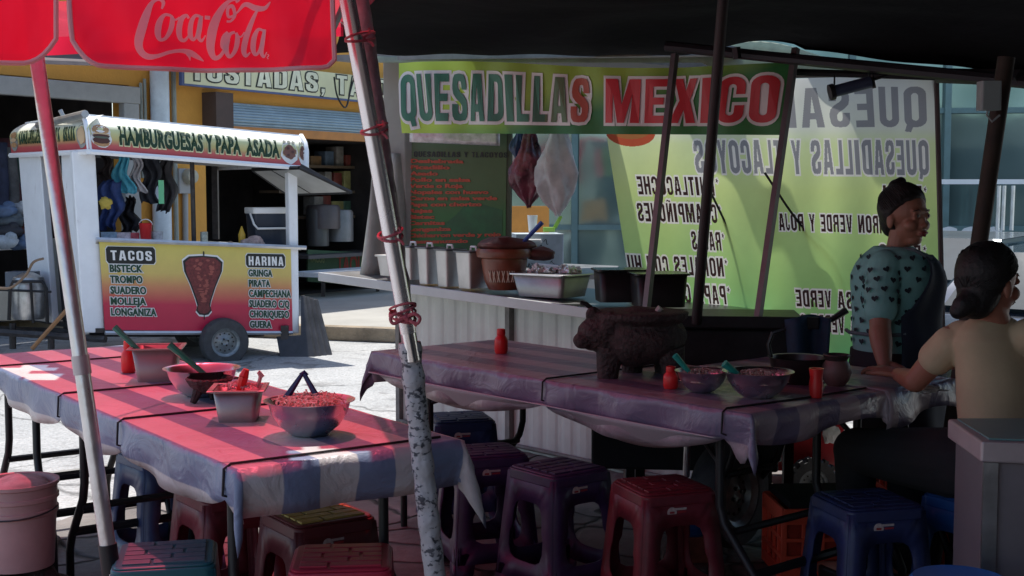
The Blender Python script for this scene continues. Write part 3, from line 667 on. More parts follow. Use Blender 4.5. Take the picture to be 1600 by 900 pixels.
def rr(x0,y0,x1,y1,mi,lift):
    u0,v0=pu(x0,y1);u1,v1=pu(x1,y0); e=.01; f=.03
    poly(m,[(u0+e,v0),(u1-e,v0),(u1,v0+f),(u1,v1-f),(u1-e,v1),(u0+e,v1),(u0,v1-f),(u0,v0+f)],pf,mi,lift)
rr(164,385,237,412,1,.022); rr(165,386,236,411,0,.024); ptxt('TACOS',171,392,231,406,1,-.03,.028)
rr(378,396,444,418,1,.022); rr(379,397,443,417,0,.024); ptxt('HARINA',383,401,440,414,1,-.03,.028)
for i,s in enumerate(['BISTECK','TROMPO','SUADERO','MOLLEJA','LONGANIZA']):
    w=[46,46,51,50,65][i]; y=414+17*i; x=170+i*.6
    ptxt(s,x,y,x+w,y+10,1,.1,.024); ptxt(s,x,y,x+w,y+10,3,.03,.028)
for i,s in enumerate(['GRINGA','PIRATA','CAMPECHANA','SUADERO C/Q','CHORIQUESO','GUERA']):
    w=[38,34,68,65,64,34][i]; y=421.5+16*i; x=383+i*.5
    ptxt(s,x,y,x+w,y+9.5,1,.1,.024); ptxt(s,x,y,x+w,y+9.5,3,.03,.028)
cone=[(281,408),(290,401),(310,400),(330,402),(339,410),(338,424),(328,448),(321,470),(320,477),(322,484),(317,490),(312,491),(306,490),(301,484),(303,476),(300,466),(292,444),(283,424)]
cc=(311,445)
def sc(k): return [pu(cc[0]+(x-cc[0])*k+(1.5 if x>cc[0] else -1.5)*(k>1), cc[1]+(y-cc[1])*k) for x,y in cone]
poly(m, sc(1.08), pf, 1, .022); poly(m, sc(1.02), pf, 0, .024); poly(m, sc(.97), pf, 2, .026)
random.seed(5)
for k in range(34):
    y = random.uniform(406,470); hw = 24*(1-(y-406)/75)-3; x = 311+random.uniform(-hw,hw)*.9; u,v=pu(x,y)
    disc(m,u,v,random.uniform(.006,.017),random.uniform(.008,.02),pf,9,.0275+k*.0001,9,.8,k)
u,v=pu(311,396); disc(m,u,v,.004,.03,pf,0,.027); u,v=pu(312,495); disc(m,u,v,.003,.03,pf,0,.0272)
m.build('lettering', INK, ct, merge=False)
# corner posts and side
for nm,q in (('corner_post',[CP(130,520,-.01),CP(164,520,-.01),CP(149,236,-.01),CP(112,236,-.01)]),('corner_post',[CP(455,521,.01),CP(468,521,.01),CP(465,256,.01),CP(450,256,.01)])):
    ppanel(nm, white, q, V(-.3,.5,0).normalized()*.1, ct, bevel=.012)
c0 = CP(112,400)
def SP(px,py): # side plane from near corner going back-left
    t=(140-px)/112.0; return P(px,py,11.2+1.1*t)
for nm,x0,x1 in (('side_post',28,62),('side_post',95,112)):
    q=[SP(x0+22*(x0<90)+12*(x0>90),530 if x0>90 else 500),SP(x1+21*(x0<90)+19*(x0>90),535 if x0>90 else 505),SP(x1,236),SP(x0,238)]
    ppanel(nm, white, q, V(.2,.3,0).normalized()*.07, ct, bevel=.01)
q=[SP(62,240)+V(.05,.1,0),SP(100,236)+V(.05,.1,0),SP(127,530)+V(.05,.1,0),SP(85,520)+V(.05,.1,0)]
m=MB(); m.hexa(q, V(.05,.1,0)*.3); 
m.build('side_door', mat('door_black',(.02,.02,.025),.3), ct)
# rear frame posts & rear low panel
for px in (150,460):
    a=CP(px,380)+bk; MB().box((a.x,a.y,(a.z+CP(px,240).z)/2), (.06,.06,CP(px,240).z-a.z)).build('rear_post', darkm, ct)
MB().tube([P(300,252,11.9),P(303,378,11.9)],.022,8).build('gas_tube', darkm, ct)
q=[CP(150,520)+bk,CP(460,520)+bk,CP(460,384)+bk,CP(150,378)+bk]; ppanel('rear_panel', offw, q, inn, ct)
q=[CP(150,520),CP(460,520),CP(460,520)+bk,CP(150,520)+bk]; ppanel('floor', darkm, q, V(0,0,.04), ct)
q=[CP(458,520),CP(458,520)+bk,CP(458,384)+bk,CP(458,384)]; ppanel('side_panel', white, q, V(-.03,0,0), ct)
q=[SP(36,470),SP(128,505),SP(120,380),SP(36,380)]
# roof: curved fascia with print
fm = ramp_mat('fascia_print', [(0,(.55,.06,.08)),(.2,(.6,.12,.12)),(.38,(.6,.5,.2)),(.62,(.66,.68,.35)),(.75,(.85,.85,.72)),(1,(.85,.86,.85))])
def fascia(a,b,c,d,out):
    f=quad(a,b,c,d)
    def g(u,v,l=0):
        p=f(u,v); k=max(0,(v-.55)/.45); return p-out*( .16*k*k)+out*l
    return g
outF=V(.45,-.9,0).normalized(); outS=V(-.75,-.65,0).normalized()
ff=fascia(CP(140,236,.12),CP(478,262,.12),CP(478,212,.12),CP(134,178,.12),outF)
fs_=fascia(P(18,242,12.35),P(140,236,11.05),P(134,178,11.05),P(13,192,12.35),outS)
m=MB(); m.grid(lambda u,v: ff(u,v),6,14); m.grid(lambda u,v: fs_(u,v),6,14); m.build('fascia', fm, ct, smooth=True)
m=MB(); tt=[ff(0,1),ff(1,1),ff(1,1)+bk*1.1,fs_(0,1)]; m.hexa(tt,(0,0,.012))
m.tube([ff(0,-.02,.01),ff(1,-.02,.01)],.025,6); m.tube([fs_(0,-.02,.01),fs_(1,-.02,.01)],.025,6); m.tube([ff(1,0,.0),ff(1,.5),ff(1,.8),ff(1,1)],.03,6); m.tube([ff(0,0,.0),ff(0,.5),ff(0,.8),ff(0,1)],.022,6)
m.hexa([ff(1,0),ff(1,0)+bk*1.1,ff(1,1)+bk*1.1,ff(1,1)],(-.012,0,0))
m.build('roof', white, ct, smooth=40)
m=MB(); lo=V(0,0,.03); m.hexa([ff(0,.0)-outF*.03+lo,ff(1,.0)-outF*.03+lo,ff(1,0)+bk+lo,fs_(0,0)-outS*.03+lo],(0,0,.02)); m.build('ceiling', mat('cart_ceiling',(.3,.3,.3),.7), ct)
m=MB()
text(m,'HAMBURGUESAS Y PAPA  ASADA',ff,.135,.865,.25,.72,1,.08,.006,.05,spc=1.08); text(m,'HAMBURGUESAS Y PAPA  ASADA',ff,.135,.865,.25,.72,0,.03,.012,.035,spc=1.08)
# burger picture
for (cv,ru,rv,mi,l) in ((.56,.042,.2,3,.005),(.36,.045,.24,3,.005),(.62,.036,.13,2,.008),(.49,.036,.035,6,.010),(.44,.038,.045,4,.012),(.40,.034,.03,5,.0135),(.32,.037,.09,4,.011),(.25,.034,.1,2,.009)):
    disc(m,.055,cv,ru,rv,ff,mi,l,20,.15,mi)
for k in range(9): disc(m,.04+.004*k,.68+.02*math.sin(k*2),.0018,.012,ff,3,.0145,6)
for cu in (.918,.982):
    w = 1 if cu<.95 else .45
    disc(m,cu,.42,.042*w,.34,ff,3,.005,22,.2,cu); disc(m,cu,.45,.032*w,.22,ff,7,.008,22,.3,2)
    for k in range(8): disc(m,cu+.015*w*math.cos(k*2.1),.45+.12*math.sin(k*2.1),.007*w,.04,ff,8,.010+k*.0003,8,.5,k)
    for k in range(3): disc(m,cu+.022*w*(k-1),.76,.008*w,.05,ff,5,.011+k*.0004,8,.5,k)
m.build('lettering', [mat('dark_green_ink',(.01,.045,.02),.5), mat('cream',(.75,.75,.45),.5), INK[4], inkw, INK[5], INK[6], INK[7], mat('plate_meat',(.2,.09,.07),.6), mat('plate_meat2',(.09,.04,.04),.6)], ct, merge=False)
m=MB(); bword(m,'HAMBURGUESAS Y PAPA  ASADA',fs_,.13,.85,.3,.72,0,None,gap=.3,cuts=1)
for (cv,ru,rv,mi,l) in ((.4,.05,.3,2,.005),(.6,.04,.1,1,.008),(.45,.04,.06,3,.010),(.3,.04,.08,1,.009)): disc(m,.06,cv,ru,rv,fs_,mi,l,16)
disc(m,.93,.45,.06,.36,fs_,2,.005,16,.2); disc(m,.93,.45,.045,.25,fs_,3,.008,16,.3)
m.build('lettering',[mat('dark_green_ink',(.01,.045,.02)),INK[4],mat('plate_grey',(.3,.3,.28)),INK[7]],ct,merge=False)
# roller tube on the side roof
m=MB(); m.tube([P(60,196,11.9),P(133,178,11.1)],.035,8); m.tube([P(96,190,11.5),P(98,180,11.5),P(94,172,11.5)],.02,6); m.build('roof_rail', mat('alu2',(.4,.4,.4),.4,.6), ct, smooth=40)
# wheel, leg, chassis
def wheel(parent, c, r, w, ax, label=None):
    R=Matrix.Translation(c)@ax.to_track_quat('Z','Y').to_matrix().to_4x4()
    k=MB().lathe([(r*.6,-w/2),(r*.93,-w*.5),(r,-w*.3),(r,w*.3),(r*.93,w*.5),(r*.6,w/2),(r*.6,-w/2)],(0,0,0),36,M=R,caps=False).build('wheel', rubber, parent, smooth=50)
    h=MB().lathe([(0,w*.22),(r*.12,w*.3),(r*.2,w*.2),(r*.45,w*.12),(r*.5,w*.3),(r*.56,w*.34),(r*.62,w*.5),(r*.63,w*.46),(r*.63,-w*.4)],(0,0,0),36,M=R)
    h.build('rim', mat('rim_grey',(.3,.33,.34),.45,.6,.3,30), k, smooth=40)
    b=MB()
    for i in range(12):
        a=2*PI*i/12; b.lathe([(r*.035,0),(r*.035,w*.03)],(0,0,0),8,M=R@Matrix.Translation((r*.37*math.cos(a),r*.37*math.sin(a),w*.165)))
    for i in range(4):
        a=2*PI*i/4+.4; b.lathe([(r*.045,0),(r*.04,w*.1)],(0,0,0),6,M=R@Matrix.Translation((r*.14*math.cos(a),r*.14*math.sin(a),w*.25)))
    b.build('bolt', blackp, k); return k
axw = V(.42,-.9,0).normalized()
wheel(ct, CP(350,534,.12), .22, .16, axw)
wheel(ct, CP(350,534,.12)-axw*1.3, .22, .16, axw)
m=MB(); m.box(CP(445,548,.03),(.05,.05,.3)); m.box(CP(445,520,.05),(.07,.04,.14)); m.box((CP(445,572,.03).x,CP(445,572,.03).y,-.11),(.1,.1,.02)); m.build('stand_leg', darkm, ct)
m=MB(); a=P(-120,520,11.6); b=CP(200,527)+bk*.4
m.tube([CP(450,527)+bk*.3,CP(200,527)+bk*.3,P(-60,512,11.9)],.035,6); m.tube([P(-60,515,11.6),CP(165,530,0)],.035,6); m.tube([P(80,545,11.4),P(80,520,11.4)],.03,6); m.tube([P(20,505,11.6),P(20,545,11.6)],.03,6)
m.tube([P(50,545,11.3),P(110,478,11.3)],.02,6,mi=1)
m.build('chassis', [darkm, mat('stick_wood',(.35,.18,.08),.7)], ct)
# hatch flap on right
hf=quad(P(395,265,12.6),P(468,262,11.9),P(548,300,12.0),P(450,303,12.9))
m=MB(); m.grid(lambda u,v: hf(u,v),1,1); m.build('hatch_glass', mat('hatch_pane',(.35,.36,.35),.4), ct, solid=.02)
m=MB()
for a,b in ((0,1),(1,2),(2,3),(3,0)):
    pp=[hf(0,0),hf(1,0),hf(1,1),hf(0,1)]; m.tube([pp[a],pp[b]],.02,6)
m.tube([hf(.4,0),hf(.4,1)],.015,6); m.tube([P(470,258,12.0),P(547,300,12.0)],.015,6)
m.build('hatch_frame', blackm, ct)
# ---- things on and in the cart
def CG(px,py,k=.15):
    p=P(px,py,CD(px)+.06+k*.9); p.z=P(px,376+10*(px-150)/320.,CD(px)).z+.002; return p
def hang(px,py,w,h,col,label,kk=.7,seed=0,name='hanging_cloth',cat='clothing'):
    a=P(px,py-h*1.15,CD(px)+kk); m=MB(); sx=w/ (F/12)/1; sz=h/(F/12)
    def fn(u,v):
        ww=(1+.25*math.sin(v*5+seed)-.3*v*v*v)*.5
        return a+V((u-.5)*2*sx*ww*.5*1.8+.03*math.sin(v*9+seed), .05*math.sin(u*14+seed+v*3), -sz*(1-v)+ .05*noise.noise(V(u*3,v*2,seed)))
    m.grid(fn,10,10); return tag(m.build(name, mat('cl_%d'%seed,col,.7,0,.35,14), smooth=True, solid=.012), label, cat, 'clothes hanging inside the cart')
hang(190,310,28,70,(.08,.4,.55),'bright cyan jacket hanging in the cart window',.5,1)
hang(213,308,22,64,(.5,.5,.55),'white and dark striped garment beside the cyan jacket',.55,2)
hang(235,330,34,82,(.03,.035,.05),'black garment in the middle of the row of hanging clothes',.6,3)
hang(172,368,36,75,(.03,.06,.2),'dark blue garment with a yellow crest at the left of the cart window',.45,4)
hang(258,345,26,90,(.05,.05,.06),'charcoal garment furthest right of the hanging clothes',.65,5)
hang(200,372,26,55,(.02,.02,.03),'short black garment hanging lowest in the cart window',.8,6)
hang(165,300,22,50,(.1,.08,.08),'small dark garment in the top left corner of the cart window',.8,7)
m=MB(); m.box(P(252,300,CD(252)+.45),(.05,.01,.22)); tag(m.build('reflective_band', mat('hi_vis',(.2,.75,.4),.4)),'bright green reflective strip on the black garment','strip')
m=MB(); c=P(164,318,CD(162)+.3); blob(m,c,.05,(1,.3,1),3,.8); tag(m.build('badge', mat('yellow_badge',(.6,.45,.08),.6), smooth=True),'yellow crest patch on the dark blue garment','patch')
def cyl(name,label,cat,base,prof,mt,n=20,grp=None,**k):
    return tag(MB().lathe(prof,base,n).build(name,mt,smooth=40,**k),label,cat,grp)
bkt=thing('bucket','small red bucket on the cart counter','bucket',CG(228,372))
MB().lathe([(.045,0),(.058,.16),(.062,.165),(.052,.16),(.04,.01)],CG(228,372),18).build('pail',redp,bkt,smooth=40)
MB().tube([CG(228,372)+V(.06*math.cos(a),0,.15+.05*math.sin(a)) for a in [PI*k/8 for k in range(9)]],.005,6).build('handle',inkw,bkt)
cyl('tin_can','silver and yellow tin can in the middle of the cart counter','can',CG(319,378),[(.035,0),(.035,.1),(.032,.105),(0,.105)],mat('tin',(.5,.5,.4),.4,.3,.5,30))
cyl('mustard_bottle','yellow squeeze bottle beside the cooler on the cart','bottle',CG(378,378,.2),[(.03,0),(.035,.09),(.012,.15),(.005,.17),(0,.17)],mat('mustard',(.7,.42,.04),.4))
pl=MB().tube([CG(360,376,.1),CG(359,318,.12)],[.03,.014],8).build('wooden_press',mat('wood_pale',(.35,.22,.14),.6),smooth=40); tag(pl,'wooden masher standing upright on the cart counter','masher')
cr=thing('cooler','black picnic cooler with a white lid and handle on the cart counter','cooler',CG(420,382,.3))
a=CG(420,382,.3); rzc=math.atan2(1.0,1.65)
MB().rrect(.19,.13,0,.3,.03,.9,a,rzc).build('body',mat('cooler_navy',(.02,.03,.05),.4),cr,smooth=40)
MB().rrect(.2,.14,.3,.36,.03,1,a,rzc).build('lid',inkw,cr,smooth=40,bevel=.01)
R=Matrix.Translation(a)@Matrix.Rotation(rzc,4,'Z')
MB().tube([R@V(x,y,z) for x,y,z in ((-.2,-.05,.3),(-.2,-.15,.2),(-.17,-.165,.16),(.17,-.165,.16),(.2,-.15,.2),(.2,-.05,.3))],.011,6).build('handle',inkw,cr,smooth=40)
m=MB(); blob(m,CG(395,372,.05),.11,(1.1,.7,.62),8,.55,14); tag(m.build('bread_bag',mat('bag_pink',(.5,.36,.33),.3,0,.4,30,bump=.01,bscale=40),smooth=True),'clear crumpled bag of bread rolls on the cart counter','bag')
for i,(x,y,w,col,l) in enumerate([(170,372,.07,(.25,.35,.45),'grey blue packet at the left end of the cart counter'),(190,370,.08,(.6,.5,.52),'pink and white packet on the cart counter'),(207,371,.06,(.6,.1,.12),'small red packet left of the red bucket'),(246,372,.05,(.55,.55,.55),'small white cup right of the red bucket')]):
    m=MB(); m.rrect(w,.04,0,.07 if i<3 else .09,.015,.95,CG(x,y+2,.25),.4); tag(m.build('packet' if i<3 else 'cup',mat('pkt%d'%i,col,.5,0,.4,30),smooth=40),l,'packet' if i<3 else 'cup')
# meter etc skipped; leaning boards
for i in range(4):
    x=i*9; e_=.04*i; q=[P(440+x*.3,572,11.95+e_),P(494+x*1.0,571,11.95+e_),P(474+x*.75,462+i*2,12.3+e_),P(470+x*.3,462+i*2,12.3+e_),P(470,524,12.1+e_),P(432,526,12.1+e_)]
    m=MB(); m.hexa(q,V(.05,.12,0).normalized()*.03); tag(m.build('leaning_board',mat('board_dark',(.045,.045,.05),.5,0,.5,5)),['nearest dark board leaning on the right end of the cart','second dark board of those leaning on the cart','third dark board of those leaning on the cart','outermost right dark board leaning on the cart'][i],'board','boards leaning against the cart')
# silver canister machine left of the cart
gm=thing('gas_canister','dull silver canister in a black tubular frame on the cart drawbar','canister',P(45,505,11.6))
m=MB(); m.lathe([(.0,0),(.13,.0),(.155,.05),(.155,.3),(.13,.38),(.05,.42),(0,.42)],P(46,498,11.6)-V(0,0,.0),20); m.build('tank',mat('dull_silver',(.42,.42,.42),.35,.8,.3,12),gm,smooth=40)
m=MB(); f=lambda x,y:P(x,y,11.4)
m.tube([f(14,500),f(16,450),f(20,440),f(66,440),f(72,450),f(74,505)],.016,6); m.tube([f(48,440),f(52,505)],.012,6); m.tube([f(-20,452),f(80,456)],.012,6); m.build('cage',blackm,gm,smooth=40)
m=MB(); m.rrect(.16,.1,0,.3,.02,1,P(5,500,11.7)); tag(m.build('fuel_box',mat('box_greybeige',(.28,.26,.22),.6),smooth=40,bevel=.01),'grey beige metal box left of the silver canister','box')
m=MB(); m.rrect(.13,.1,0,.14,.02,1,P(36,448,11.75)); tag(m.build('toolbox',mat('toolbox_grey',(.1,.12,.15),.5),smooth=40),'small blue grey box on top of the silver canister frame','box')
m=MB(); m.tube([Vector(p) for p in catmull([tuple(P(-20,447,11.2)),tuple(P(15,450,11.2)),tuple(P(40,430,11.2)),tuple(P(52,410,11.2)),tuple(P(68,404,11.2))])],.012,6); tag(m.build('hose',mat('hose_tan',(.2,.13,.08),.5),smooth=40),'brown rubber hose curving up to the cart side post','hose')
# ================================================================== kiosk
kw0=V(-.67,7.75,0); kdv=V(.67,-.742,0).normalized(); kin=V(.742,.67,0)   # along the wall / into the kiosk
ks = thing('food_kiosk','off white corrugated kiosk with a steel counter along its open front','kiosk',kw0)
L=2.35
def SD(px,inset=0): # depth of the shelf line for a pixel column
    mm=(px-800)/F; ox,oy=-.89+kin.x*inset,7.58+kin.y*inset; t=(mm*oy-ox)/(.67+.742*mm); return oy-.742*t
def SH(px,py,inset=0): return P(px,py,SD(px,inset))
m=MB()
def corr(u,v):
    x=u*L; k=x/.12; r=abs((k%1)-.5)*2; d=.007*min(1,max(0,(r-.25)*3))
    zt_=.845-.03*x
    p=kw0+kdv*x-kin*d; return V(p.x,p.y,.0+(zt_)*v)
m.grid(corr,int(L/.085)*6,2); m.build('front_wall',mat('kiosk_white',(.5,.5,.47),.5,0,.16,2.5,bump=.001),ks)
m=MB()
for x in (0,1.0,2.35): p=kw0+kdv*x-kin*.02; m.box((p.x,p.y,.42),(.035,.035,.84),-.83)
p=kw0-kin*.03; m.tube([V(p.x,p.y,.03),V(p.x,p.y,.03)+kdv*2.3],.012,6); m.tube([V(p.x,p.y,.1)+kdv*.35,V(p.x,p.y,.03)+kdv*.35,V(p.x,p.y,.03)+kdv*2.3],.009,6)
m.build('wall_trim',mat('trim_dirty',(.16,.15,.14),.7,0,.4,10),ks)
m=MB(); q=[kw0,kw0+kin*1.8]; m.hexa([kw0,kw0+kin*1.8,kw0+kin*1.8+V(0,0,.84),kw0+V(0,0,.84)],kdv*.03); m.build('end_wall',MATS['kiosk_white'],ks)
m=MB(); a=SH(500,426); b=SH(1060,500); a2=a+kin*.75; b2=b+kin*.75; a2.z=a.z; b2.z=b.z
m.hexa([a,b,b2,a2],(0,0,-.035)); m.build('counter',mat('counter_steel',(.3,.3,.31),.3,.85,.15,5),ks,bevel=.004)
m=MB(); m.hexa([a-kin*.004+V(0,0,.003),b-kin*.004+V(0,0,.003),b-kin*.004-V(0,0,.05),a-kin*.004-V(0,0,.05)],-kin*.012); m.build('counter_edge',mat('counter_grey',(.42,.43,.43),.5,.2,.1,5),ks,bevel=.004)
# column, roof edge
colm=mat('column_cream',(.4,.39,.34),.6,0,.15,3)
p0=P(598,97,7.9); p1=P(632,97,7.9); 
m=MB(); m.hexa([V(p0.x,p0.y,.9),V(p1.x,p1.y,.9),V(p1.x,p1.y,2.3),V(p0.x,p0.y,2.3)],kin*.12); m.build('column',colm,ks,bevel=.006)
m=MB(); z=P(800,85,7).z; m.hexa([P(520,95,7.6),P(1135,86,6.6),P(1135,70,6.6),P(520,86,7.6)],V(.1,.12,0)); m.build('roof_beam',mat('beam_grey',(.2,.2,.19),.7,0,.3,8),ks)
m=MB(); a=P(560,90,7.75); b=P(900,88,6.95); a3=a+kin*1.9; b3=b+kin*1.9; a3.z=a.z; b3.z=b.z; m.hexa([a,b,b3,a3],(0,0,.05)); m.build('roof',darkm,ks)
# menu board
mb_=thing('menu_board','dark green menu board listing quesadillas in red letters behind the counter','menu board',P(715,390,7.95))
mf=facing(quad(P(628,393,7.95),P(797,390,7.75),P(799,207,7.75),P(636,204,7.95)))
m=MB(); m.hexa([mf(0,0),mf(1,0),mf(1,1),mf(0,1)],-mf.n*.03)
m.build('frame',mat('menu_frame',(.05,.06,.03),.6),mb_)
m=MB(); m.grid(lambda u,v: mf(.03+.93*u,v*.99+.005,.004),2,2); m.build('panel',ramp_mat('menu_print',[(0,(.03,.17,.035)),(.3,(.03,.15,.03)),(.45,(.06,.12,.03)),(1,(.08,.12,.05))],.5),mb_)
m=MB(); poly(m,[(.4,.02),(.93,.02),(.93,.34),(.62,.42),(.5,.3),(.36,.2)],mf,0,.006)
m.build('print_patch',mat('menu_dkgreen',(.015,.1,.03),.5,0,.4,7),mb_)
m=MB(); bword(m,'QUESADILLAS Y TLACOYOS',mf,.08,.97,.785,.83,0,gap=.25,cuts=1)
for i,(s,w) in enumerate([('Deshebrada',.5),('Picadillo',.37),('Asado',.26),('Pollo en salsa',.57),('Verde o Roja',.5),('Nopales con huevo',.74),('Carne en salsa verde',.82),('Papa con chorizo',.68),('Rajas',.22),('Bistec',.24),('Carnitas',.34),('Longaniza',.4),('Chicharron verde y rojo',.86),('Desmenuzado',.56)]):
    y=.735-.0515*i; text(m,s,mf,.055,.055+w,y,y+.031,1,.03,.008,.03)
m.build('lettering',[inkk,mat('menu_red',(.5,.07,.03),.5)],mb_,merge=False)
m=MB(); f2=facing(quad(P(640,222,7.7),P(781,228,7.6),P(781,203,7.6),P(640,200,7.7))); m.grid(lambda u,v:f2(u,v,.01*noise.noise(V(u*9,v*3,1))),20,4)
tag(m.build('foil_strip',mat('foil_grey',(.5,.46,.47),.35,.5,.3,25),smooth=True,solid=.004),'silver grey strip of plastic hanging above the menu board','strip')
# cloth draped at the column
m=MB()
def dr(u,v):
    a=P(592-20*(1-v)**1.5-8,430-190*v,7.9); b=P(634,430-190*v,7.9); p=a.lerp(b,u); return p+V(0,-.04*math.sin(u*9+v*2)-.05*(1-v),0)
m.grid(dr,14,10); tag(m.build('draped_sheet',mat('sheet_cream',(.38,.37,.32),.7,0,.2,6),smooth=True,solid=.006),'cream cloth sheet draped over the left end of the kiosk counter','cloth')
# steel inserts with lids
mx=[(601,586,627,404,432),(634,620,651,389,438),(660,646,677,391,445),(690,675,710,394,449),(724,706,749,397,452)]
lab=['leftmost square steel food insert, standing apart at the end of the kiosk counter','second lidded steel food insert from the left on the kiosk counter','middle lidded steel food insert on the kiosk counter','fourth lidded steel food insert from the left on the kiosk counter','lidded steel food insert beside the clay pot']
insm=mat('insert_steel',(.5,.49,.47),.42,.7,.15,8)
for i,(cx,xa,xb,yt,yb) in enumerate(mx):
    t=thing('steel_insert',lab[i],'food container',(0,0,0),0,'steel inserts on the kiosk counter')
    base=SH(cx,yb,.12 if i else .3); base.z=SH(cx,yb,.05).z-.0; s=F/base.y; hw=(xb-xa)/s/2*.86; h=(yb-yt)/s*1.0
    base=SH(cx,yb,.02)+kin*hw*1.1; base.z=SH(cx,yb,.02).z+.004; t.location=base
    MB().rrect(hw,hw*1.25,0,h,.018,.82,base,math.atan2(kdv.y,kdv.x)).build('pan',insm,t,smooth=40)
    q=MB().rrect(hw+.012,hw*1.25+.012,h,h+.01,.02,1,base,math.atan2(kdv.y,kdv.x)); q.build('lid' ,mat('lid_dark',(.12,.12,.13),.3,.8,.2,6) if i else insm,t,smooth=40,bevel=.002)
    if i: k=MB(); c=base+V(0,0,h+.03); k.tube([c-kdv*.025-V(0,0,.02),c-kdv*.02,c+kdv*.02,c+kdv*.025-V(0,0,.02)],.006,6); k.build('handle',inkw,t)
# clay pot
cp=thing('clay_pot','brown clay pot with white lattice pattern on the kiosk counter','clay pot',SH(788,462,.12))
base=SH(788,458,.14); base.z=SH(788,456,.02).z; r=.12
clay=mat('clay',(.17,.05,.025),.35,0,.25,8)
MB().lathe([(r*.7,0),(r*.9,.05),(r*1.03,.15),(r*1.02,.165),(r*1.22,.175),(r*1.27,.2),(r*1.2,.22),(r*1.02,.215),(r*.85,.1),(0,.03)],base,32).build('bowl',clay,cp,smooth=50)
k=MB(); blob(k,base+V(0,0,.23),.11,(1.3,1,.45),3,.4); blob(k,base+V(.18,0,.19),.06,(1.6,.8,.6),5,.3); k.build('cover',mat('clay_dark',(.1,.035,.03),.5,0,.4,12),cp,smooth=True)
k=MB()
for i in range(6):
    for sg_ in (-1,1):
        a0=-PI/2-.75+.22*i; pts=[]
        for j in range(7):
            z=.045+.06*j/6; a=a0+sg_*.11*(j/6)*(1 if sg_>0 else 1)+(0 if sg_>0 else .11); rr_=r*(.87+.16*(z-.05)/.1)+.006; pts.append(base+V(rr_*math.cos(a),rr_*math.sin(a),z))
        k.tube(pts,.0028,5)
k.build('lattice_paint',mat('paint_cream',(.6,.5,.4),.6),cp)
k=MB().tube([base+V(.05,-.02,.2),base+V(.2,-.08,.36)],[.009,.013],8); tag(k.build('spoon',bluep,smooth=40),'blue handled spoon leaning out of the clay pot','spoon')
# steel tray with foil
t=thing('steel_tray','shallow rectangular steel tray full of crumpled foil on the kiosk counter','tray',SH(858,470,.1))
base=SH(862,476,.2); base.z=SH(862,470,0).z+.004; rz=math.atan2(kdv.y,kdv.x)
MB().rrect(.17,.13,0,.115,.03,.85,base,rz+.15,top=False).build('pan',mat('tray_steel',(.3,.3,.3),.4,.7,.2,8),t,smooth=40,solid=.004)
MB().rrect(.185,.145,.11,.118,.03,1,base,rz+.15).build('rim',steel,t,bevel=.002)
k=MB(); random.seed(2)
for i in range(16):
    a=random.uniform(0,6.28); d=random.uniform(0,.12); blob(k,base+V(d*math.cos(a)*1.1,d*math.sin(a)*.8,.125),random.uniform(.02,.045),(1,1,.6),i,1.2,6)
tag(k.build('foil',mat('foil',(.7,.7,.7),.3,.9,.3,60,bump=.006,bscale=90)),'crumpled silver foil heaped in the shallow steel tray','foil')
# black pots
for i,(cx,yb,w,l) in enumerate([(968,476,.115,'black square pot on the right part of the kiosk counter'),(1028,484,.12,'black pot behind the pig shaped mortar')]):
    b=SH(cx,yb,.2); b.z=SH(cx,yb,.02).z; tt=thing('black_pot',l,'pot',b,0,'black pots on the kiosk counter')
    MB().rrect(w,w*.9,0,.15,.03,.93,b,.1,top=False).build('pan',blackm,tt,smooth=40,solid=.006)
    MB().rrect(w+.015,w*.9+.015,.148,.158,.03,1,b,.1).build('lid',mat('lid_black',(.03,.03,.03),.25,.6),tt,bevel=.003)
# hanging bags
bagm=cloth('bag_plastic',(.8,.8,.8),.35,.15,(.6,.6,.6),.3,9,bump=.006)
def bag(px,py,w,h,label,mt,seed,D=7.2):
    c=P(px,py,D); m=MB(); s=F/D
    def fn(u,v):
        a=u*2*PI; prof=(.06+.9*math.sin(PI*min(1,v*1.03))**.8*(.35+.65*v)) if v<.97 else .08
        k=1+.75*noise.noise(V(math.cos(a)*1.3+seed,math.sin(a)*1.3,v*2.2))+.16*math.sin(a*5+seed+v*5)+.3*abs(noise.noise(V(math.cos(a)*3.6,math.sin(a)*3.6+seed,v*7)))
        return c+V(math.cos(a)*w/s/2*prof*k, math.sin(a)*w/s/3.5*prof*k, -h/s*v+.01*math.sin(a*7))
    m.grid(fn,40,22); return tag(m.build('plastic_bag',mt,smooth=True),label,'bag','plastic bags hanging over the counter')
bag(826,190,62,132,'dark filled plastic bag hanging left of the white bag',mat('bag_dark',(.05,.05,.07),.3,0,.8,9,bump=.02,bscale=12,col2=(.22,.05,.08)),2)
bag(872,185,80,150,'white translucent plastic bag hanging under the banner',bagm,5,7.1)
bag(812,195,34,60,'small dark blue bag hanging beside the menu board',mat('bag_blue',(.01,.03,.09),.35,0,.4,14),9,7.3)
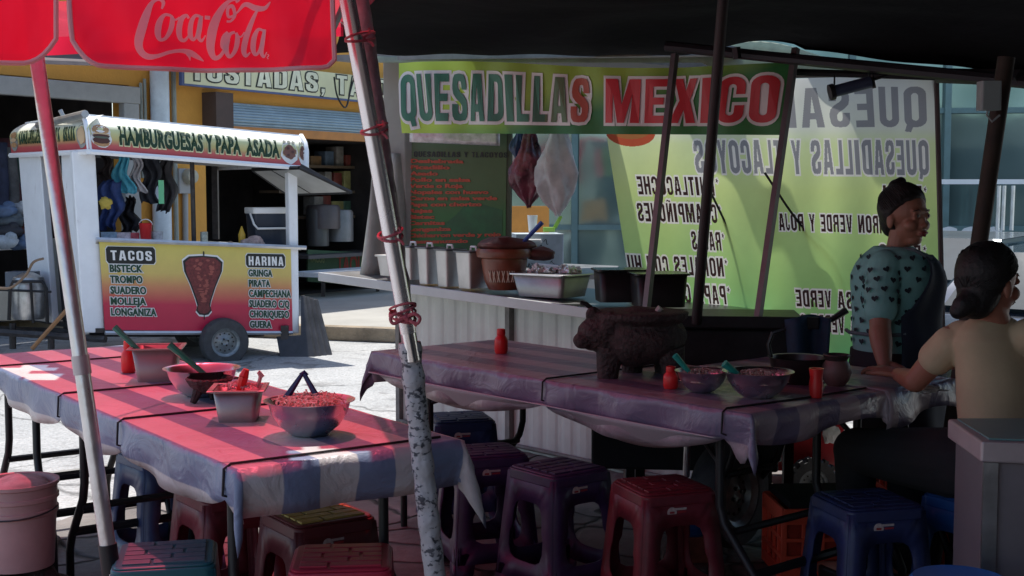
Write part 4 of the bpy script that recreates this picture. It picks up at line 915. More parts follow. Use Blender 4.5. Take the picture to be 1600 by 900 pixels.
# ice chest behind
b=P(838,418,8.6); b.z-=.01
t=thing('ice_box','pale grey box scribbled with black marker behind the kiosk counter','box',b)
MB().rrect(.16,.16,0,.24,.01,1,b,.12).build('box',mat('box_pale',(.4,.47,.52),.5,0,.2,9),t,smooth=40)
bf=facing(quad(b+V(-.155,-.185,0),b+V(.165,-.15,0),b+V(.165,-.15,.24),b+V(-.155,-.185,.24)))
k=MB(); random.seed(8)
for i in range(13):
    x=random.uniform(.08,.85); y=random.uniform(.12,.82); stroke(k,[(x,y,.012),(x+.05,y+random.uniform(-.1,.1),.018),(x+random.uniform(.02,.12),y+random.uniform(-.1,.08),.015),(x+.1,y-.05,.01)],bf,0,.003)
disc(k,.4,.55,.12,.12,bf,1,.002); disc(k,.44,.66,.045,.05,bf,2,.0035)
k.build('scribbles',[inkk,mat('sky_patch',(.15,.35,.5)),mat('sun_patch',(.6,.4,.05))],t,merge=False)
k=MB(); k.tube([bf(.3,.78,.01),bf(.32,.84,.03),bf(.55,.84,.03),bf(.57,.78,.01)],.008,6); k.build('handle',inkw,t)
cyl('foam_cup','white foam cup on the pale scribbled box','cup',P(832,362,8.6),[(.025,0),(.035,.11),(.03,.11),(.02,.01)],inkw,14)
k=MB(); c=P(858,362,8.6); k.rrect(.04,.03,0,.03,.01,1,c); k.hexa([c+V(.02,0,.02),c+V(.05,0,.02),c+V(.09,0,.1),c+V(.07,0,.11)],V(0,.01,0)); tag(k.build('juice_squeezer',mat('lime',(.35,.6,.1),.4)),'lime green plastic squeezer on the pale scribbled box','squeezer')
k=MB(); a=P(780,420,8.2); b=P(960,428,7.8); q=MB().hexa([a,b,b+V(.1,.9,0),a+V(.1,.9,0)],(0,0,-.04)); q.build('back_counter',MATS['counter_steel'],ks)
k=MB().tube([P(838,417,7.6),P(872,420,7.6)],.022,12); tag(k.build('paper_roll',inkw,smooth=40),'white paper roll lying behind the clay pot','paper roll')
k=MB(); q=[P(795,372,11),P(858,372,11),P(858,322,11),P(795,322,11)]; k.hexa(q,(0,.06,0)); tag(k.build('orange_facade',mat('facade_orange',(.6,.26,.05),.7)),'sunlit orange facade of another building seen through the kiosk above the box','board')  # thin slab standing in for the facade of another building
# ================================================================== banner QUESADILLAS MEXICO
bn=thing('front_banner','green banner reading QUESADILLAS MEXICO in green and red letters tied between posts','banner',P(930,210,6.5))
_b=facing(quad(P(628,208,7.2),P(1222,211,5.75),P(1236,100,5.75),P(622,101,7.2)))
def bfn(u,v,l=0): return _b(u,v,l+.012*math.sin(u*23)*(.4+v*.6)+.008*math.sin(u*51+v*4))+V(0,0,.018*math.sin(u*PI*2+.5)*v)
def grad(u):
    c=[(0,(.012,.13,.07)),(.42,(.015,.12,.06)),(.49,(.1,.12,.03)),(.53,(.35,.07,.03)),(.58,(.5,.015,.02)),(1,(.42,.01,.015))]
    for (a,x),(b,y) in zip(c,c[1:]):
        if u<=b: t=(u-a)/(b-a); return tuple(p*(1-t)+q*t for p,q in zip(x,y))
    return c[-1][1]
def banner_bg():
    m,n,out=nt('banner_print'); b=n.nodes.new('ShaderNodeBsdfPrincipled'); b.inputs['Roughness'].default_value=.45
    uv=n.nodes.new('ShaderNodeUVMap'); sp=n.nodes.new('ShaderNodeSeparateXYZ'); n.links.new(uv.outputs[0],sp.inputs[0])
    tc=n.nodes.new('ShaderNodeTexCoord'); no=n.nodes.new('ShaderNodeTexNoise'); no.inputs['Scale'].default_value=1.3; n.links.new(tc.outputs['Object'],no.inputs['Vector'])
    a=n.nodes.new('ShaderNodeMath'); a.operation='MULTIPLY_ADD'; a.inputs[1].default_value=-.85; a.inputs[2].default_value=.5; n.links.new(sp.outputs['X'],a.inputs[0])
    c=n.nodes.new('ShaderNodeMath'); c.operation='MULTIPLY_ADD'; c.inputs[1].default_value=.5; n.links.new(sp.outputs['Y'],c.inputs[0]); n.links.new(a.outputs[0],c.inputs[2])
    d=n.nodes.new('ShaderNodeMath'); d.operation='MULTIPLY_ADD'; d.inputs[1].default_value=.35; n.links.new(no.outputs['Fac'],d.inputs[0]); n.links.new(c.outputs[0],d.inputs[2])
    r=n.nodes.new('ShaderNodeValToRGB'); r.color_ramp.elements[0].color=(.02,.16,.04,1); r.color_ramp.elements[1].color=(.3,.42,.05,1); r.color_ramp.elements[0].position=.35; r.color_ramp.elements[1].position=.62
    n.links.new(d.outputs[0],r.inputs[0]); n.links.new(r.outputs[0],b.inputs['Base Color'])
    t=n.nodes.new('ShaderNodeBsdfTranslucent'); n.links.new(r.outputs[0],t.inputs[0]); mx=n.nodes.new('ShaderNodeMixShader'); mx.inputs[0].default_value=.3
    n.links.new(b.outputs[0],mx.inputs[1]); n.links.new(t.outputs[0],mx.inputs[2]); n.links.new(mx.outputs[0],out.inputs[0]); return m
m=MB(); m.grid(lambda u,v:bfn(u,v),120,6); m.build('sheet',banner_bg(),bn,smooth=True)
NG=14; gm_=[mat('letter_%d'%i,grad((i+.5)/NG),.45,0,.08,5) for i in range(NG)]
bw=mat('banner_white',(.62,.62,.58),.5,0,.05,5)
def banner_word(m,words,f,outl=True):
    for s,u0,u1 in words:
        bword(m,s,f,u0,u1,.17,.83,1,0,gap=.2,oe=.07,l0=.005,l1=.009,cuts=6,rgb=lambda x: 1+min(NG-1,max(0,int(x*NG))))
m=MB(); banner_word(m,[('QUESADILLAS',.008,.545),('MEXICO',.592,.985)],bfn); m.build('lettering',[bw]+gm_,bn,merge=False)
# ================================================================== green banner seen from behind
gbn=thing('back_banner','large backlit green banner hanging with its menu lettering reversed','banner',P(1230,590,6.4))
def GD(u): return 7.0-1.15*u
_top=lambda u: 128-10*u; _bot=lambda u: 566+36*u
def gfn(u,v,l=0):
    xt=935+528*u; xb=1003+475*u; px=xt*v+xb*(1-v); py=_top(u)*v+_bot(u)*(1-v)
    p=P(px,py,GD(u)-.33*(1-v)**1.3); w=.02*math.sin(u*17+v*1.5)*(1-.5*v)+.012*math.sin(u*37-v*4)
    return p+V(-.1,-.98,0)*(l+w)
m=MB()
def flat(u,v,l=0): return V(u,v,l)
def UV(px,py): # pixel of the photo's banner -> uv
    u=.5;v=.5
    for _ in range(12):
        v=(_bot(u)-py)/(_bot(u)-_top(u)); u=(px-(935*v+1003*(1-v)))/((528)*v+475*(1-v))
    return u,v
def bt(s,xl,xr,yt,yb,mi=1,off=.02,oo=.07,sm=.03,yl=None):
    """reversed line whose mirrored text spans pixels xl..xr"""
    ul,vt=UV(xl,yt); ur,_=UV(xr,yt); _,vb=UV((xl+xr)/2,yb); _,vt=UV((xl+xr)/2,yt)
    c=max(4,int(len(s)*1.2))
    bword(m,s,flat,ul,ur,vb,vt,mi,0 if oo else None,gap=.26,oe=.10 if oo and mi==1 else .06,l0=.004,l1=.009,cuts=1,mirror=True,asp=abs(ur-ul)*3.1/max(1e-6,abs(vt-vb)*1.55))
bt('QUESADILLAS MEXICO',760,1447,140,200,2,.035,.0,.06)
bt('QUESADILLAS Y TLACOYOS',1082,1450,219,272,2,.025,.06,.05)
for s,xr,w,y in (('*HUITLACOCHE',1122,128,276),('*CHAMPIÑONES',1126,132,318),('*RAJAS',1131,52,362),('*NOPALES CON HUEVO',1136,190,400),('*PAPA CON CHORIZO',1140,180,443)):
    bt(s,xr-w,xr,y,y+29)
for s,xl,xr,y in (('*CHICHARRON VERDE Y ROJA',1216,1448,336),('*POLLO',1372,1448,382),('*BISTEC SALSA VERDE',1243,1450,457),('*CARNE SALSA VERDE O ROJA',1200,1452,495),('*PIERNA',1376,1448,290)):
    bt(s,xl,xr,y,y+27)
# emblem and picture of a dish
poly(m,[UV(1196,520),UV(1252,548),UV(1262,572),UV(1196,560)],flat,3,.004); bt('QUESA',1203,1247,534,546,1,.03,0)
disc(m,*UV(1205,556),.02,.03,flat,4,.009,14,.4)
disc(m,*UV(985,207),.075,.05,flat,4,.006,24); disc(m,*UV(985,202),.062,.035,flat,5,.009,24)
for k in range(8): disc(m,*UV(962+7*k,200+4*math.sin(k*2)),.008,.012,flat,0,.011,8,.6,k)
import numpy as np
NU,NV=900,620
arr=np.zeros((NV,NU,3),dtype=np.float32); vv=(np.arange(NV)+.5)/NV; uu=(np.arange(NU)+.5)/NU
ks_=[0,.3,.62,.78,.83,1]; kc=[(.17,.62,.24),(.42,.72,.24),(.64,.78,.3),(.7,.8,.42),(.76,.79,.66),(.72,.73,.7)]
for ch in range(3): arr[:,:,ch]=np.interp(vv,ks_,[c[ch] for c in kc])[:,None]
wv=(.81+.035*np.sin(uu*7+1))[None,:]; 
raster(m,[(.86,.84,.76),(.055,.03,.028),(.3,.3,.31),(.75,.7,.4),(.5,.1,.05),(.4,.16,.06)],arr)
me=bpy.data.meshes.new('sheet')
gv=np.zeros(((NV+1)*(NU+1),3),dtype=np.float32); q=0
for jv in range(NV+1):
    for iu in range(NU+1):
        gv[q]=gfn(iu/NU,jv/NV); q+=1
ii=(np.arange(NV)[:,None]*(NU+1)+np.arange(NU)[None,:]).reshape(-1)
fq=np.stack([ii,ii+1,ii+NU+2,ii+NU+1],1).astype(np.int32)
me.vertices.add(len(gv)); me.vertices.foreach_set('co',gv.reshape(-1)); me.loops.add(fq.size); me.loops.foreach_set('vertex_index',fq.reshape(-1))
me.polygons.add(len(fq)); me.polygons.foreach_set('loop_start',np.arange(0,fq.size,4,dtype=np.int32)); me.update(calc_edges=True)
ca=me.color_attributes.new('print','FLOAT_COLOR','CORNER'); rgba=np.ones((NV*NU,4,4),dtype=np.float32); rgba[:,:,:3]=arr.reshape(-1,1,3); ca.data.foreach_set('color',rgba.reshape(-1))
me.shade_smooth()
bmx,n,out=nt('back_banner_print'); at_=n.nodes.new('ShaderNodeAttribute'); at_.attribute_name='print'
c_,no_,tc_=varied(n,(.93,.93,.93),.07,2.5); mx_=n.nodes.new('ShaderNodeMixRGB'); mx_.blend_type='MULTIPLY'; mx_.inputs[0].default_value=1; n.links.new(at_.outputs['Color'],mx_.inputs[1]); n.links.new(c_,mx_.inputs[2])
d_=n.nodes.new('ShaderNodeBsdfDiffuse'); t_=n.nodes.new('ShaderNodeBsdfTranslucent'); n.links.new(mx_.outputs[0],d_.inputs[0]); n.links.new(mx_.outputs[0],t_.inputs[0])
ms_=n.nodes.new('ShaderNodeMixShader'); ms_.inputs[0].default_value=.72; n.links.new(d_.outputs[0],ms_.inputs[1]); n.links.new(t_.outputs[0],ms_.inputs[2]); n.links.new(ms_.outputs[0],out.inputs[0])
me.materials.append(bmx); so_=bpy.data.objects.new('sheet',me); C.objects.link(so_); so_.parent=gbn; so_.matrix_parent_inverse=gbn.matrix_basis.inverted()
m=MB(); m.tube([gfn(1.002,0,-.02),gfn(1.002,1,-.02)],.012,8); m.tube([gfn(0,1.0,-.02)+V(0,0,.01),gfn(1,1.0,-.02)+V(0,0,.01)],.01,6); m.build('hem_rod',mat('rod_dark',(.12,.09,.09),.5),gbn)
for i,pts in enumerate([[(1103,285),(1140,360),(1165,400),(1195,450)],[(1195,270),(1250,350),(1300,395),(1340,450)],[(1212,300),(1214,350)]][:2]):
    q=[tuple(P(x,y,GD(UV(x,y)[0])-.12)) for x,y in pts]; k=MB().tube(catmull(q),.006,6); tag(k.build('hanging_cable',blackp),['thin cable crossing the left half of the backlit banner','thin cable crossing the middle of the backlit banner'][i],'cable')
# ================================================================== tables
def table(name,label,o,ang,t0,t1,w0,w1,legs,kink=1,z=.735):
    T=V(math.cos(ang),math.sin(ang),0); W=V(math.sin(ang),-math.cos(ang),0)
    Q=lambda t,w,zz: o+T*t+W*w+V(0,0,zz)
    r=thing(name,label,'table',Q((t0+t1)/2,(w0+w1)/2,0))
    m=MB(); m.hexa([Q(t0,w0,z-.04),Q(t1,w0,z-.04),Q(t1,w1,z-.04),Q(t0,w1,z-.04)],(0,0,.04)); m.build('tabletop',mat('table_grey',(.4,.4,.4),.5),r,bevel=.01)
    for t,d in legs:
        for w in (w0+.06,w1-.06):
            pts=[Q(t,w,z-.04),Q(t,w,.42),Q(t+.02*d,w,.36),Q(t+.16*d*kink,w,.2),Q(t+.19*d*kink,w,.14),Q(t+.19*d*kink,w,0)]
            MB().tube(pts,.0145,10).build('leg',blackm,r,smooth=40)
        for aa,bb,rr_ in ((Q(t+.03*d,w0+.06,.33),Q(t+.03*d,w1-.06,.33),.013),(Q(t+.14*d*kink,w0+.06,.22),Q(t+.14*d*kink,w1-.06,.22),.016),(Q(t,w0+.06,.55),Q(t-.3*d,w0+.2,z-.05),.01)): MB().tube([aa,bb],rr_,8).build('brace',blackm,r,smooth=40)
    return r,Q
ang1=math.radians(125.5); O1=V(-.65,3.02,0)
tl1,Q1=table('folding_table','near folding table under the pink lit striped cloth, its black legs showing at left',O1,ang1,0.02,1.85,.03,.60,((.26,-1),(1.52,1)))
tl2,_=table('folding_table','far folding table continuing the left row beyond the umbrella pole',O1,ang1,1.88,2.65,.03,.60,((2.1,-1),(2.5,1)))
ang2=math.radians(130); O2=V(.72,3.80,0)
tr1,Q2=table('folding_table','long folding table under the greyish cloth carrying the pig shaped mortar',O2,ang2,.02,2.01,.03,.65,((.2,-1),(1.75,1)))
tr2,_=table('folding_table','small table at the right end where the seated woman leans her elbow',O2,ang2,.02,.8,.69,1.1,((.15,-1),(.7,1)))
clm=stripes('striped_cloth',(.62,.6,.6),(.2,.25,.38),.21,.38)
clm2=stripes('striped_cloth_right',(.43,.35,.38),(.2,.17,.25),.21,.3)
def tcloth(m,Q,t0,t1,w0,w1,z,dn,seed,ends=(1,1,1,1),nt_=90,nw=26,off=0.0):
    """dn: drop at near-end (t0), far-end, front (w0), back (w1); drops may be callables of the other coordinate"""
    ev=lambda d,x: d(x) if callable(d) else d
    us=[]; D0=.26
    def pos(t,w):
        a=0;b=0
        if t<t0: a=t-t0
        elif t>t1: a=t-t1
        if w<w0: b=w-w0
        elif w>w1: b=w-w1
        ct=min(max(t,t0),t1); cw=min(max(w,w0),w1)
        if a==0 and b==0: return Q(ct,cw,z+.0015*noise.noise(V(t*4,w*4,seed)))
        L=math.hypot(a,b); r=.012
        dt=a/L; dw=b/L
        s2=abs(2*dt*dw)
        ph=t*15+w*15+seed
        wave=(.010*math.sin(ph*1.3)+.009*noise.noise(V(t*8,w*8,seed)))*min(1,L/.08)
        outd=min(r,L)+ s2*.28*L + wave - .25*max(0,L-.07)*(1 if s2<.3 else 0)*off
        zz=z-max(0,L-.008)*(1+.45*s2)*math.sqrt(max(0,1-(.28*s2)**2))
        return Q(ct+dt*outd,cw+dw*outd,zz)
    dA,dB,dC,dD=dn
    for k in (0,):
        ts=[(-1,x) for x in (1,.75,.5,.25)]+[(0,i/nt_) for i in range(nt_+1)]+[(1,x) for x in (.25,.5,.75,1)]
        ws=[(-1,x) for x in (1,.8,.6,.4,.2,.08)]+[(0,i/nw) for i in range(nw+1)]+[(1,x) for x in (.08,.2,.4,.6,.8,1)]
        vs=[];uv=[]
        for (tk,tv) in ts:
            for (wk,wv) in ws:
                tb=t0 if tk<0 else t1; wb=w0 if wk<0 else w1
                tt=t0+(t1-t0)*tv if tk==0 else None; ww=w0+(w1-w0)*wv if wk==0 else None
                if tt is None: tt=tb+tk*tv*ev(dA if tk<0 else dB, ww if ww is not None else wb)
                if ww is None: ww=wb+wk*wv*ev(dC if wk<0 else dD, min(max(tt,t0),t1))
                vs.append(pos(tt,ww)); uv.append((tt,ww))
        nw_=len(ws); fs=[(i*nw_+j,(i+1)*nw_+j,(i+1)*nw_+j+1,i*nw_+j+1) for i in range(len(ts)-1) for j in range(nw_-1)]
        m.add(vs,fs,0,uv)
def sag(ps,lo,hi):
    def f(t):
        for a,b in zip(ps,ps[1:]):
            if a<=t<=b: x=(t-a)/(b-a); return lo+(hi-lo)*math.sin(PI*x)**.7
        return lo
    return f
c1=[0,.055,.83,1.42,2.25,2.67]; c2=[0,.1,.93,2.03]
m=MB(); tcloth(m,Q1,0,2.67,0,.63,.745,(.13,.1,sag(c1,.085,.15),.12),1,nt_=130,off=1)
tag(m.build('tablecloth',clm,smooth=True,solid=.003),'blue and white striped plastic tablecloth glowing pink on the left tables','tablecloth')
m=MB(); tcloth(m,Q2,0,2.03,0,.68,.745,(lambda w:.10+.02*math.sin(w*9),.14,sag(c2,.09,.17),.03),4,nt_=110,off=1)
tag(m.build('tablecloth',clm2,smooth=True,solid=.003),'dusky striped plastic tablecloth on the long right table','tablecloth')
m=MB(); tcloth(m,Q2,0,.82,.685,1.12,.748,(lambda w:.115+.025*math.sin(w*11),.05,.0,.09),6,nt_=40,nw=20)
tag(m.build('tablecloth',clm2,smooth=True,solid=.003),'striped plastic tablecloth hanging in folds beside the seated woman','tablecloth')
# loose end of the light cloth hanging lower under the front edge of the right table
m=MB()
def und(u,v):
    t=.12+1.9*u; s=math.sin(PI*min(1,max(0,((t-.1)/.83)%1.0 if t<.93 else (t-.93)/1.1))); return Q2(t,-.012+.05*(1-v)-.02*v,.66-.09*(1-v)*s-.0*v)
m.grid(und,60,5); tag(m.build('cloth_lining',mat('lining_pale',(.42,.36,.38),.6,0,.1,5),smooth=True,solid=.004),'pale underside of the cloth sagging below the front edge of the right table','cloth')
cordm=mat('cord_black',(.015,.012,.015),.7)
def cord(Q,t,w1,label,dt=0,drop=.07):
    m=MB(); m.tube([Q(t,.02,.66),Q(t,-.022,.745-drop),Q(t,-.018,.74),Q(t,0.0,.7505),Q(t+dt,w1*.5,.7505),Q(t+dt,w1,.7505)],.0035,6); tag(m.build('tie_cord',cordm,smooth=40),label,'cord')
cord(Q1,.055,.60,'black cord tied round the near end of the left table'); cord(Q1,.83,.62,'black cord across the middle of the left table',.0); cord(Q1,1.42,.62,'black cord across the left table nearest the umbrella pole')
cord(Q1,2.25,.62,'farthest black cord across the left tables')
cord(Q2,.1,.68,'black cord round the near end of the right table',-.03); cord(Q2,.93,.62,'black cord crossing the middle of the right table by the mortar')
# ------------------------------------------------------------------ things on the tables
TZ=.7475
def B(px,py): return G(px,py,TZ)
def bottle(px,py,h,label,r=.027,mt=None):
    mt=mt or redp
    o=thing('squeeze_bottle',label,'bottle',B(px,py),0,'red plastic squeeze bottles')
    MB().lathe([(r*.85,0),(r,.01),(r,h*.5),(r*.92,h*.62),(r*.6,h*.75),(r*.55,h*.78)],B(px,py),20).build('body',mt,o,smooth=50)
    MB().lathe([(r*.62,h*.76),(r*.66,h*.8),(r*.62,h),(r*.5,h*1.02),(0,h*1.02)],B(px,py),20).build('cap',mt,o,smooth=50); return o
bottle(783,552,.1,'red squeeze bottle standing alone at the far left of the right table',.028)
bottle(1048,607,.075,'small red squeeze bottle left of the two steel bowls',.026)
bottle(201,582,.115,'red squeeze bottle behind the square pan on the left table',.026)
c=B(1275,621)
MB_=MB().lathe([(.019,0),(.024,.04),(.02,.065),(.024,.095),(.019,.095),(.015,.02)],c,20); tag(MB_.build('red_cup',redp,smooth=50),'narrow red plastic cup left of the clay jar','cup')
def bowl(px,py,R,h,label,seed=0,fill=None):
    b=B(px,py); o=thing('steel_bowl',label,'bowl',b,0,'steel bowls')
    pr=[(R*.35,0),(R*.45,.003),(R*.72,h*.3),(R*.9,h*.65),(R*.97,h*.95),(R*1.08,h),(R*1.085,h*1.02),(R*.95,h*.98),(R*.87,h*.65),(R*.69,h*.33),(R*.4,.01),(0,.008)]
    MB().lathe(pr,b,48).build('body',mat('bowl_steel',(.62,.62,.63),.28,1,.08,6),o,smooth=60)
    return b
def heap(name,b,R,z,label,cat,mt,seed,n=60,ln=.05):
    random.seed(seed); m=MB()
    blob(m,b+V(0,0,z-.012),R*.84,(1,1,.25),seed,.3)
    for i in range(n):
        a=random.uniform(0,6.28); d=R*.8*random.random()**.6; c=b+V(d*math.cos(a),d*math.sin(a),z+.006+.018*(1-d/R)); e=V(random.uniform(-1,1),random.uniform(-1,1),random.uniform(-.1,.6)).normalized()*ln*random.uniform(.4,1)
        m.tube([c-e*.5,c+V(0,0,.006),c+e*.5],random.uniform(.0009,.0022),4)
    return tag(m.build(name,mt,smooth=50),label,cat)
cabb=mat('cabbage',(.62,.5,.42),.6,0,.25,30)
b=bowl(484,679,.115,.095,'wide steel bowl of shredded cabbage at the near end of the left table')
heap('shredded_cabbage',b,.11,.085,'pale shredded cabbage heaped in the near steel bowl','food',cabb,3,420,.04)
m=MB(); a=b+V(-.07,0,.09); q=b+V(-.015,.01,.165); e=b+V(.025,-.01,.1); m.tube([a,q+V(-.006,0,0)],[.012,.006],6); m.tube([q,e],[.006,.009],6); m.tube([q+V(-.01,0,-.002),q+V(0,0,.006),q+V(.008,0,-.004)],.006,6)
for k in range(4): m.tube([a+V(.008*k-.02,0,.0),a+V(.008*k-.024,-.004,-.03)],.003,5)
tag(m.build('serving_tongs',mat('tongs_blue',(.015,.015,.09),.35),smooth=40),'dark blue tongs bent over the cabbage bowl','tongs')
b=bowl(316,618,.115,.09,'steel bowl with a green ladle in the middle of the left table')
k=MB(); k.lathe([(0,.06),(.1,.06),(.1,.061)],b,24); tag(k.build('salsa',mat('salsa_red',(.4,.05,.03),.2)),'red salsa filling the bowl with the green ladle','sauce')
k=MB().tube([b+V(.02,0,.06),b+V(-.1,-.02,.17)],[.008,.012],8); tag(k.build('ladle',greenp,smooth=40),'dark green ladle resting in the middle bowl of the left table','ladle')
b=bowl(1097,612,.085,.07,'left of the two steel bowls on the right table'); k=MB().tube([b+V(-.03,-.01,.05),b+V(-.095,-.02,.125)],[.007,.011],8); tag(k.build('spoon',mat('spoon_teal',(.02,.3,.25),.35),smooth=40),'teal spoon in the left steel bowl of the right table','spoon')
heap('salsa',b,.08,.052,'red and white chopped salsa in the left of the two right bowls','sauce',mat('chopped',(.45,.06,.07),.5,0,.5,50,col2=(.7,.6,.5)),5,130,.014)
b=bowl(1184,621,.107,.085,'right and larger of the two steel bowls on the right table'); k=MB().tube([b+V(-.06,-.02,.07),b+V(-.115,-.03,.115)],[.008,.013],8); tag(k.build('spoon',MATS['spoon_teal'],smooth=40),'teal spoon in the larger steel bowl of the right table','spoon')
heap('salsa',b,.1,.065,'red and white chopped salsa in the larger right bowl','sauce',MATS['chopped'],6,170,.014)
def spans(px,py,hx,hy,h,label,mt,rz,taper=.8):
    b=B(px,py)+V(0,hy*.7,0); o=thing('food_pan',label,'food container',b)
    MB().rrect(hx,hy,0,h,.02,taper,b,rz,top=False).build('pan',mt,o,smooth=50,solid=.003)
    m=MB(); 
    m.rrect(hx+.016,hy+.016,h-.001,h+.004,.025,1,b,rz,top=False,bot=False); vs=[]; 
    R=Matrix.Rotation(rz,4,'Z')
    for s in (-1,1): m.box(b+R@V(0,s*(hy+.008),h+.002),(2*hx+.032,.016,.004),rz); m.box(b+R@V(s*(hx+.008),0,h+.0025),(.016,2*hy+.03,.004),rz)
    m.build('rim',mt,o,bevel=.0015); return b,R
pinm=mat('pan_translucent',(.3,.22,.22),.3,.3,.1,6)
b,R=spans(240,596,.078,.075,.115,'tall square pan with a green ladle at the far side of the left table',pinm,.15)
k=MB().tube([b+V(-.05,-.03,.1),b+V(-.14,-.03,.19)],[.009,.012],8); tag(k.build('ladle',greenp,smooth=40),'dark green ladle standing in the far square pan','ladle')
b,R=spans(368,659,.066,.07,.09,'square steel pan with a red handled spoon on the left table',mat('pan_steel',(.34,.28,.28),.4,.8,.15,8),.1)
k=MB(); k.tube([b+V(0,-.02,.06),b+V(.022,-.03,.13)],[.011,.014],8); k.tube([b+V(.022,-.03,.13),b+V(.03,-.03,.15)],[.014,.009],8); tag(k.build('spoon',mat('spoon_red',(.7,.02,.02),.3),smooth=40),'red spoon handle standing in the square steel pan','spoon')
heap('chopped_onion',b,.06,.085,'pale pink chopped onion in the square steel pan','food',mat('onion',(.6,.35,.35),.5,0,.3,40),9,160,.018)
k=MB().tube([Vector(p) for p in catmull([tuple(b+V(.05,.02,.09)),tuple(b+V(.06,.02,.12)),tuple(b+V(.055,.02,.135)),tuple(b+V(.068,.02,.12))])],.006,6); tag(k.build('radish_slice',mat('onion2',(.65,.35,.35),.5),smooth=40),'curled pink slice sticking up from the square steel pan','food')
# small three legged mortar
b=B(322,632)+V(0,.05,0); o=thing('small_mortar','small dark three legged stone mortar beside the square steel pan','mortar',b)
MB().lathe([(.03,.03),(.06,.05),(.075,.075),(.07,.08),(.05,.055),(0,.045)],b,20).build('bowl',stone,o,smooth=50)
for k in range(3):
    a=k*2.1+3.7; MB().tube([b+V(.035*math.cos(a),.035*math.sin(a),.045),b+V(.055*math.cos(a),.055*math.sin(a),0)],[.018,.01],8).build('leg',stone,o,smooth=40)
# pig mortar
b=B(996,593)+V(0,.1,0)-V(0,0,.012); o=thing('pig_mortar','large dark volcanic stone mortar carved as a pig on the right table','mortar',b)
m=MB(); sc_=1
blob(m,b+V(.02,0,.155),.15,(1.1,1,.72),1,.12,16); m.lathe([(.1,.18),(.17,.225),(.175,.245),(.15,.25)],b+V(.02,0,0),24)
blob(m,b+V(-.13,-.03,.17),.075,(1,.9,1),2,.2,12); blob(m,b+V(-.19,-.05,.145),.038,(1,1,.8),3,.15,10); blob(m,b+V(-.155,-.05,.235),.035,(.8,.5,.9),6,.3,8); blob(m,b+V(-.1,-.1,.21),.035,(.9,.5,1.2),8,.3,8)
m.build('body',stone,o,remesh=.006,smoothmod=2)
for dx,dy in ((-.1,-.05),(.13,-.07),(.0,.1),(.12,.1)):
    MB().tube([b+V(dx*.9,dy,.12),b+V(dx*1.0,dy,.05),b+V(dx*1.02,dy,0)],[.055,.042,.036],12).build('leg',stone,o,smooth=50)
k=MB(); k.lathe([(0,.2),(.13,.215),(.135,.22)],b+V(.02,0,0),20); k.build('basin',mat('basin_black',(.01,.01,.01),.7),o)
k=MB().tube([b+V(.05,-.05,.22),b+V(.085,-.06,.265)],[.008,.012],8); tag(k.build('pestle',mat('pestle_pale',(.35,.33,.32),.5),smooth=40),'pale pestle end sticking out of the pig mortar','pestle')
k=MB().tube([b+V(-.11,0,.22),b+V(-.18,-.02,.275),b+V(-.2,-.02,.28)],[.007,.009,.006],8); tag(k.build('spoon',blackp,smooth=40),'black spoon handle sticking out over the pig mortar ears','spoon')
# dark pan and clay jar, napkin
b=B(1246,597); o=thing('dark_pan','dark deep pan with upright handle beside the clay jar','pan',b)
MB().lathe([(.075,0),(.092,.05),(.1,.088),(.104,.09),(.094,.088),(.085,.05),(.07,.008),(0,.008)],b,36).build('body',mat('pan_dark',(.05,.035,.035),.35,.6,.2,8),o,smooth=50)
MB().tube([b+V(-.09,.02,.085),b+V(-.1,.02,.13),b+V(-.085,.02,.17),b+V(-.04,.02,.185)],.008,8).build('handle',blackp,o,smooth=40)
b=B(1306,602); o=thing('clay_jar','round brown clay jar with a dark rim near the standing woman','jar',b)
MB().lathe([(.03,0),(.045,.02),(.053,.045),(.045,.075),(.036,.088)],b,28).build('body',mat('clay_pink',(.16,.085,.075),.5,0,.2,14),o,smooth=50)
MB().lathe([(.036,.086),(.046,.104),(.044,.108),(.034,.1),(.03,.06),(0,.03)],b,28).build('rim',mat('jar_rim',(.03,.02,.02),.5),o,smooth=50)
# salsa pack near elbow
k=MB(); b=B(1445,612); blob(k,b+V(0,0,.008),.045,(1.3,.7,.25),4,.9,10); tag(k.build('napkin',mat('napkin',(.5,.5,.52),.5,0,.2,30,bump=.01,bscale=60),smooth=False),'crumpled napkin on the table by the seated woman\'s elbow','napkin')
# ------------------------------------------------------------------ griddle stand
b=P(1100,520,5.6); o=thing('griddle_stand','dark steel griddle stand behind the right table between the banner posts','griddle',(b.x,b.y,0))
m=MB(); r_=-.12
m.box((b.x+.02,b.y,.71),(.72,.55,.26),r_); m.build('firebox',mat('sooty',(.018,.018,.02),.5,.4,.4,12),o,bevel=.01)
m=MB(); m.box((b.x+.02,b.y,.86),(.8,.62,.03),r_); m.box((b.x+.02,b.y-.31,.875),(.8,.02,.05),r_-.0); m.build('griddle',blackm,o,bevel=.004)
for sx in (-.3,.33):
    for sy in (-.22,.22): MB().box((b.x+sx,b.y+sy,.3),(.04,.04,.6)).build('leg',blackm,o)
k=MB(); x=b.x+.33; 
def tw(u,v): return V(x+.04+.14*(u-.5)*2*.5*(1+.3*v), b.y-.36-.03*math.sin(u*7)-.03*(1-v), .62+.27*v+.02*math.sin(u*3))
k.grid(tw,16,8); tag(k.build('blue_cloth',mat('cloth_navy',(.012,.035,.075),.7,0,.3,14),smooth=True,solid=.01),'dark blue cloth hanging over the right corner of the griddle','cloth')
k=MB().tube([V(b.x+.38,b.y-.2,.86),V(b.x+.5,b.y-.25,.88),V(b.x+.56,b.y-.25,.92)],[.014,.013,.016],8); tag(k.build('pan_handle',blackp,smooth=40),'black pan handle jutting right from the griddle','handle')
